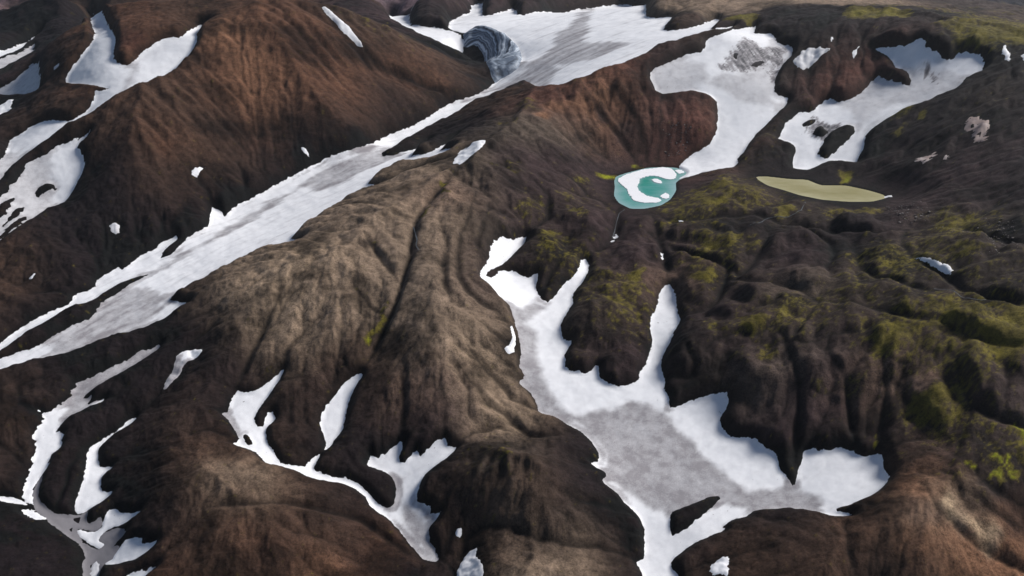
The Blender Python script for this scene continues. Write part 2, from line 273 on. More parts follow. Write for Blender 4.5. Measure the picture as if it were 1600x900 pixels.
 'BON': [0.0,0.0,0.0,0.0,0.0,0.0,0.0,30.9,0.0,0.0,0.0,0.0,0.0,0.0,55.6,53.3,57.8,59.5,60.9,34.0,51.6,0.0,56.6,47.8,31.7,0.5,0.0,0.0,33.8,0.0,0.0,0.0,0.1,0.7,0.0,0.0,0.0,49.6,37.0,0.5,49.8,47.1,37.2,19.5,43.7,42.1,34.1,17.6,48.1,53.0,53.8,55.6,47.8,31.7,46.7,21.4,11.9,41.2,53.4,2.3,54.2,47.3,18.0,0.1,27.6,0.0,0.0,32.9,36.8,8.9,0.5,2.4,24.1,31.5,36.0,27.4,26.1,34.6,22.3,0.0,42.0,14.5,0.0,16.1,0.5,48.7,20.6,68.6,77.2,74.0,70.3,78.1,79.1,77.8,93.7,63.5,73.2,0.1,94.1,91.8,93.9,89.7,93.6,83.5,75.8,45.9,91.4,74.7,86.5,0.0,67.6,0.0,0.0,47.4,0.6,50.0,0.0,16.9,0.0,0.0,53.3,60.4,1.1,0.0,2.2,0.0,8.6,0.0,0.0,0.0,0.0,0.0,0.0,0.0,0.0,0.0,30.0,27.6,40.1,22.8,32.0,43.0,44.4,5.2,36.0,25.6,32.9,17.5,25.0,27.0,31.2,25.7,43.2,17.9,38.8,29.7,0.0,0.0,0.0,0.0,0.0,5.0,0.0,22.2,24.9,31.3,23.1,27.9,28.2,24.0,22.7,48.3,46.6,57.2,62.7,0.0,55.1,49.8,49.8,25.3,0.0,42.4,0.0,0.0,0.0,0.0,0.0,0.3,3.1,36.1,45.6,27.8,56.0,58.7,62.7,58.6,55.3,53.7,0.0,31.7,29.1,94.1,93.4,87.4,95.8,97.0,86.2,41.7,44.4,44.9,44.7,40.2,36.9,35.8,30.5,29.6,28.4,34.9,12.2,26.9,39.5,29.0,37.0,26.4,10.1,30.2,25.4,29.1,22.1,19.6,14.6,10.2,22.3,11.0,22.0,9.9,19.9,29.4,31.6,10.1,23.4,10.1,9.0,17.4,17.8,11.5,19.8,17.0,19.6,17.0,18.6,10.8,12.1,17.1,21.4,5.5,6.0,21.3,8.9,29.9,18.0,17.1,29.7,22.5,22.2,14.2,19.1,10.6,4.2,1.8,4.4,1.2,0.0,0.2,16.3,18.3,17.5,19.3,17.7,15.8,39.9,37.5,32.6,29.9,31.5,28.0,26.8,24.1,24.1,18.3,6.8,19.5,13.0,8.2,0.0,14.5,28.0,20.7,20.1,33.3,32.7,21.9,12.3,12.8,0.0,0.0,0.0,0.0,0.0,0.0,6.8,0.0,0.0,0.0,0.0,0.0,0.0,0.0,0.0,0.0,0.0,0.0,21.6,18.3,17.0,20.6,24.0,18.4,15.7,8.8,16.8,13.6,11.6,9.5,21.2,19.5,20.8,17.8,8.2,4.4,3.7,10.3,2.4,0.0,0.0,0.0,0.0,0.0,0.9,24.6,17.6,11.4,21.7,20.4,21.0,21.5,16.5,7.3,0.0,8.2,13.0,0.0,9.6,0.0,0.0,0.0,0.0,19.5,27.8,8.0,18.3,20.7,21.9,19.0,0.0,14.5,27.2,14.3,23.0,0.0,7.0,22.2,22.5,144.9,147.0,146.8,147.1,144.8,115.4,120.8,120.7,115.7,137.1,138.4,25.5,25.3,19.0,19.1,19.2,45.1,46.8,66.5,66.6,19.3,19.5,58.5,0.0,72.5,0.0,77.8,72.5,82.9,77.8,91.0,90.9],
 'SNOW': [
  {'label': 'white Y shaped snowfield high on the left mountain with a long tail', 'polys': [[(-2500.7, 4700.1),(-2386.2, 4555.0),(-1618.3, 3112.2),(-1547.8, 2992.1),(-1491.7, 2897.4),(-1443.7, 2816.3),(-1415.5, 2764.0),(-1404.1, 2730.0),(-1395.7, 2699.5),(-1385.4, 2667.2),(-1369.2, 2629.5),(-1338.8, 2590.2),(-1316.7, 2575.9),(-1298.1, 2572.1),(-1288.0, 2597.7),(-1289.1, 2643.8),(-1280.9, 2666.9),(-1269.3, 2683.9),(-1256.5, 2705.2),(-1243.8, 2726.6),(-1230.0, 2737.3),(-1216.1, 2746.0),(-1201.2, 2752.6),(-1182.1, 2750.9),(-1171.5, 2775.8),(-1168.8, 2821.2),(-1170.7, 2876.0),(-1167.3, 2918.4),(-1149.5, 2910.3),(-1142.9, 2856.6),(-1131.6, 2786.0),(-1111.9, 2731.3),(-1106.6, 2701.4),(-1106.0, 2677.3),(-1109.0, 2653.9),(-1112.6, 2630.8),(-1116.8, 2606.9),(-1124.1, 2579.9),(-1131.7, 2553.1),(-1139.4, 2532.0),(-1147.0, 2512.0),(-1154.8, 2492.6),(-1165.0, 2477.2),(-1175.5, 2462.8),(-1186.1, 2448.7),(-1196.9, 2434.9),(-1209.2, 2422.1),(-1221.9, 2410.1),(-1234.6, 2398.5),(-1245.8, 2385.9),(-1257.3, 2374.5),(-1269.4, 2364.5),(-1282.1, 2353.7),(-1295.1, 2337.5),(-1305.1, 2325.6),(-1314.8, 2315.1),(-1326.4, 2305.9),(-1338.7, 2297.7),(-1351.6, 2289.2),(-1367.0, 2278.5),(-1380.6, 2264.7),(-1389.4, 2248.3),(-1398.9, 2234.3),(-1408.3, 2220.9),(-1417.2, 2207.0),(-1427.5, 2196.1),(-1434.0, 2181.4),(-1440.9, 2167.7),(-1448.8, 2155.3),(-1456.5, 2140.4),(-1462.7, 2123.1),(-1466.9, 2103.1),(-1468.0, 2079.6),(-1464.4, 2052.3),(-1462.9, 2028.8),(-1464.5, 2009.3),(-1469.3, 1991.5),(-1473.2, 1972.2),(-1477.2, 1953.4),(-1483.1, 1937.2),(-1490.3, 1927.9),(-1500.6, 1944.7),(-1512.2, 1968.1),(-1526.9, 1995.6),(-1541.5, 2025.4),(-1538.9, 2043.3),(-1532.5, 2058.6),(-1527.1, 2075.6),(-1523.8, 2095.8),(-1521.7, 2118.9),(-1522.1, 2148.8),(-1545.0, 2201.6),(-1591.9, 2289.4),(-1581.8, 2306.1),(-1565.3, 2314.5),(-1557.6, 2328.2),(-1550.1, 2341.5),(-1536.3, 2349.3),(-1519.9, 2354.0),(-1500.5, 2354.2),(-1475.5, 2344.6),(-1446.9, 2328.9),(-1419.7, 2315.1),(-1396.1, 2307.1),(-1377.4, 2308.0),(-1366.4, 2325.8),(-1355.7, 2344.2),(-1352.7, 2370.3),(-1351.6, 2397.8),(-1360.0, 2432.9),(-1366.0, 2449.8),(-1339.5, 2443.7),(-1322.4, 2449.6),(-1345.3, 2461.3),(-1379.5, 2485.1),(-1417.8, 2508.8),(-1451.6, 2528.5),(-1485.0, 2549.8),(-1515.7, 2573.7),(-1542.9, 2599.4),(-1551.2, 2623.9),(-1553.7, 2648.2),(-1547.9, 2670.8),(-1541.0, 2693.1),(-1535.2, 2711.7),(-1529.8, 2729.9),(-1524.9, 2750.2),(-1521.5, 2778.0),(-1529.1, 2825.8),(-1574.7, 2931.9),(-1672.1, 3110.7),(-2305.9, 4304.0)]], 'grey': [[(-1266.7, 2399.5),(-1269.4, 2448.9),(-1272.0, 2499.5),(-1275.3, 2537.7),(-1280.3, 2580.0),(-1261.8, 2571.2),(-1253.2, 2518.0),(-1246.1, 2469.0),(-1247.1, 2423.1),(-1248.7, 2379.6),(-1262.9, 2361.3),(-1277.5, 2344.0),(-1295.7, 2336.2),(-1314.2, 2329.2),(-1308.9, 2354.9),(-1302.0, 2378.3),(-1283.8, 2387.9)], [(-1515.2, 2107.0),(-1509.5, 2142.0),(-1497.5, 2169.1),(-1480.0, 2188.8),(-1475.1, 2153.0),(-1470.6, 2118.4),(-1464.2, 2081.8),(-1460.4, 2039.4),(-1462.7, 2006.6),(-1472.0, 1978.8),(-1480.2, 1950.2),(-1492.1, 1927.2),(-1510.2, 1964.1),(-1535.0, 2010.1),(-1525.9, 2038.1),(-1517.4, 2067.8)]], 'greyamt': 0.6},  # first grey outline: dirty snow with a shadow band painted at the join
  {'label': 'broad white snow patch with black rock holes at the left edge under the brown mountain', 'polys': [[(-1282.9, 2224.1),(-1287.2, 2215.0),(-1295.5, 2201.9),(-1306.2, 2183.9),(-1308.8, 2166.1),(-1293.1, 2147.6),(-1274.9, 2128.3),(-1263.1, 2106.5),(-1259.9, 2090.3),(-1259.0, 2074.4),(-1260.3, 2053.8),(-1262.3, 2032.6),(-1264.4, 2012.0),(-1267.0, 1992.9),(-1271.7, 1980.3),(-1277.7, 1968.8),(-1287.9, 1956.3),(-1297.2, 1942.4),(-1306.5, 1934.1),(-1314.8, 1925.1),(-1318.7, 1908.0),(-1321.3, 1888.8),(-1323.9, 1869.9),(-1326.8, 1851.0),(-1330.1, 1832.8),(-1333.4, 1815.0),(-1336.0, 1796.8),(-1338.9, 1779.2),(-1343.3, 1763.8),(-1350.6, 1752.4),(-1358.7, 1742.2),(-1366.9, 1732.2),(-1375.1, 1722.3),(-1383.4, 1716.9),(-1393.3, 1732.7),(-1403.8, 1753.5),(-1414.7, 1775.0),(-1426.1, 1797.1),(-1437.8, 1819.8),(-1449.7, 1842.9),(-1458.6, 1864.7),(-1454.1, 1880.4),(-1447.0, 1895.6),(-1440.7, 1912.0),(-1435.9, 1930.6),(-1434.1, 1951.9),(-1431.3, 1972.1),(-1427.9, 1991.3),(-1425.3, 2010.8),(-1427.0, 2030.8),(-1430.1, 2051.8),(-1432.5, 2072.9),(-1429.3, 2090.6),(-1423.9, 2106.1),(-1416.2, 2119.7),(-1402.1, 2129.4),(-1387.6, 2139.6),(-1377.7, 2156.4),(-1368.0, 2172.7),(-1355.3, 2179.0),(-1341.8, 2183.1),(-1328.8, 2188.5),(-1318.1, 2199.4),(-1307.4, 2211.0),(-1293.9, 2219.5)], [(-1360.8, 1983.5),(-1365.4, 2000.8),(-1365.8, 2019.8),(-1353.9, 2034.3),(-1340.6, 2036.5),(-1327.8, 2034.3),(-1319.4, 2024.8),(-1326.1, 2012.1),(-1336.6, 2004.0),(-1345.8, 1994.7),(-1352.1, 1982.0)], [(-1409.4, 1869.0),(-1415.9, 1890.7),(-1418.9, 1914.2),(-1417.5, 1934.4),(-1414.0, 1954.1),(-1407.1, 1968.8),(-1401.7, 1949.1),(-1394.5, 1918.1),(-1389.6, 1885.5),(-1393.0, 1861.6)], [(-1371.3, 1823.9),(-1372.6, 1837.6),(-1373.6, 1855.5),(-1374.9, 1874.6),(-1377.1, 1897.7),(-1376.9, 1920.4),(-1366.5, 1930.7),(-1362.3, 1917.3),(-1360.1, 1898.6),(-1360.1, 1880.2),(-1361.1, 1862.3),(-1363.9, 1844.5),(-1367.5, 1828.9)], [(-1368.2, 1756.5),(-1364.9, 1763.7),(-1359.1, 1774.2),(-1354.7, 1786.6),(-1354.1, 1804.8),(-1354.4, 1824.2),(-1353.4, 1841.5),(-1352.5, 1858.7),(-1351.1, 1876.1),(-1347.0, 1891.5),(-1342.3, 1900.5),(-1337.6, 1880.9),(-1333.9, 1856.7),(-1334.8, 1837.9),(-1336.9, 1820.7),(-1339.3, 1803.9),(-1342.4, 1786.6),(-1347.5, 1771.4),(-1358.4, 1761.8)]], 'grey': [[(-1386.6, 2138.3),(-1369.8, 2112.6),(-1354.1, 2088.6),(-1342.1, 2045.8),(-1321.8, 2015.0),(-1317.4, 1980.6),(-1308.3, 1939.9),(-1316.5, 1917.2),(-1323.1, 1893.1),(-1329.8, 1869.5),(-1336.9, 1847.3),(-1339.7, 1820.9),(-1343.1, 1795.9),(-1347.7, 1773.0),(-1360.7, 1755.3),(-1374.7, 1739.2),(-1388.6, 1723.3),(-1405.5, 1756.8),(-1423.4, 1791.9),(-1442.3, 1828.7),(-1461.5, 1866.0),(-1451.6, 1886.3),(-1442.6, 1908.4),(-1435.6, 1933.7),(-1429.5, 1961.0),(-1419.8, 1984.1),(-1422.5, 2016.6),(-1426.8, 2052.1),(-1431.8, 2089.2),(-1418.1, 2107.3),(-1402.7, 2123.1)]], 'greyamt': 0.6, 'fringe': 1},
  {'label': 'thin bright snow streak, uppermost of the streaks at the far left edge', 'polys': [[(-2387.8, 3580.4),(-2397.5, 3636.1),(-2404.6, 3689.2),(-2406.0, 3734.8),(-2407.9, 3782.9),(-2403.6, 3822.5),(-2394.7, 3854.5),(-2383.8, 3880.1),(-2371.6, 3903.0),(-2360.3, 3911.5),(-2353.4, 3854.1),(-2348.5, 3795.3),(-2337.6, 3730.4),(-2320.6, 3658.1),(-2300.2, 3585.6),(-2282.0, 3518.8),(-2272.6, 3466.6),(-2272.9, 3430.1),(-2280.4, 3404.7),(-2294.5, 3388.8),(-2310.1, 3375.3),(-2325.4, 3361.7),(-2340.3, 3347.5),(-2361.5, 3350.0),(-2409.7, 3428.5),(-2410.7, 3462.7),(-2397.1, 3479.7),(-2386.3, 3501.3),(-2382.9, 3534.2)]], 'fringe': 1},
  {'label': 'grey ragged snow streak just below the thin bright one at the left edge', 'polys': [[(-2266.9, 3380.9),(-2254.5, 3401.2),(-2245.5, 3427.4),(-2240.5, 3460.9),(-2248.9, 3518.6),(-2269.8, 3596.1),(-2273.1, 3639.6),(-2264.2, 3651.1),(-2230.5, 3582.3),(-2201.8, 3552.6),(-2174.7, 3472.4),(-2177.2, 3434.4),(-2181.9, 3402.0),(-2184.1, 3367.4),(-2179.1, 3326.0),(-2172.3, 3282.6),(-2169.6, 3242.7),(-2167.1, 3203.3),(-2172.8, 3177.1),(-2183.3, 3158.5),(-2195.1, 3142.1),(-2207.1, 3126.2),(-2227.0, 3128.8),(-2283.7, 3216.2),(-2336.4, 3308.5),(-2332.3, 3334.2),(-2315.9, 3345.3),(-2299.2, 3356.3),(-2282.6, 3367.6)]], 'dirt': 0.6, 'fringe': 1},
  {'label': 'short grey snow sliver between the ragged grey streaks at the far left', 'polys': [[(-2110.9, 3105.8),(-2118.5, 3153.0),(-2121.1, 3192.9),(-2115.1, 3222.3),(-2106.3, 3248.3),(-2083.7, 3240.5),(-2051.7, 3166.1),(-2049.4, 3127.8),(-2032.5, 3068.2),(-2020.7, 3016.8),(-2021.0, 2984.0),(-2034.0, 2967.8),(-2048.8, 2954.1),(-2063.5, 2940.4),(-2085.6, 2944.4),(-2132.5, 3020.3),(-2130.2, 3052.8),(-2117.2, 3074.7)]], 'dirt': 0.6, 'fringe': 1},
  {'label': 'wide dirty grey snow apron left of the Y shaped snowfield', 'polys': [[(-1966.6, 2873.1),(-1949.7, 2883.0),(-1934.5, 2895.1),(-1920.0, 2908.9),(-1915.3, 2939.7),(-1912.2, 2973.7),(-1908.4, 3004.2),(-1893.4, 3018.4),(-1844.4, 2972.0),(-1777.3, 2846.2),(-1737.3, 2774.6),(-1713.7, 2728.2),(-1712.5, 2702.1),(-1687.6, 2680.5),(-1665.0, 2661.9),(-1687.0, 2667.0),(-1719.5, 2685.6),(-1750.7, 2703.4),(-1780.9, 2719.1),(-1810.3, 2732.4),(-1840.9, 2746.7),(-1880.0, 2771.2),(-1920.4, 2796.2),(-1953.2, 2807.6),(-1982.9, 2813.9),(-2012.1, 2825.9),(-2038.1, 2868.6),(-2021.8, 2878.2),(-1994.1, 2875.7)]], 'dirt': 0.45, 'fringe': 1},
  {'label': 'forked white snow tongue at the left edge beneath the dirty grey apron', 'polys': [[(-1790.6, 2557.6),(-1780.3, 2572.2),(-1771.9, 2589.8),(-1770.9, 2618.2),(-1745.9, 2605.3),(-1736.4, 2577.8),(-1735.0, 2556.9),(-1714.3, 2547.9),(-1720.3, 2543.1),(-1732.8, 2537.6),(-1744.2, 2528.7),(-1752.8, 2515.4),(-1758.2, 2497.4),(-1763.6, 2478.6),(-1768.1, 2458.4),(-1771.4, 2437.1),(-1778.3, 2425.9),(-1804.3, 2464.0),(-1826.0, 2504.1),(-1822.9, 2522.9),(-1813.5, 2536.0),(-1802.5, 2547.2)]]},
  {'label': 'tiny grey snow fleck touching the left corner of the Y shaped snowfield', 'polys': [[(-1639.1, 2708.5),(-1628.1, 2717.7),(-1605.5, 2709.8),(-1604.7, 2693.2),(-1622.0, 2693.2)]], 'dirt': 0.4},
  {'label': "small ragged snow patch in a gully low on the left mountain's dark slope", 'polys': [[(-941.5, 2071.9),(-933.8, 2087.7),(-921.8, 2103.1),(-910.1, 2106.1),(-915.0, 2086.4),(-923.6, 2065.8),(-933.6, 2062.3)]]},
  {'label': 'small round grey snow spot alone on the dark lower left slope', 'polys': [[(-1081.1, 1828.4),(-1073.6, 1839.0),(-1057.0, 1829.7),(-1047.9, 1805.1),(-1053.6, 1795.3),(-1070.2, 1807.3)]], 'dirt': 0.35},
  {'label': 'tiny white snow nick near the left edge above the long valley snow', 'polys': [[(-1178.1, 1595.7),(-1176.0, 1607.9),(-1171.0, 1616.2),(-1167.9, 1605.4),(-1171.5, 1593.6)]]},
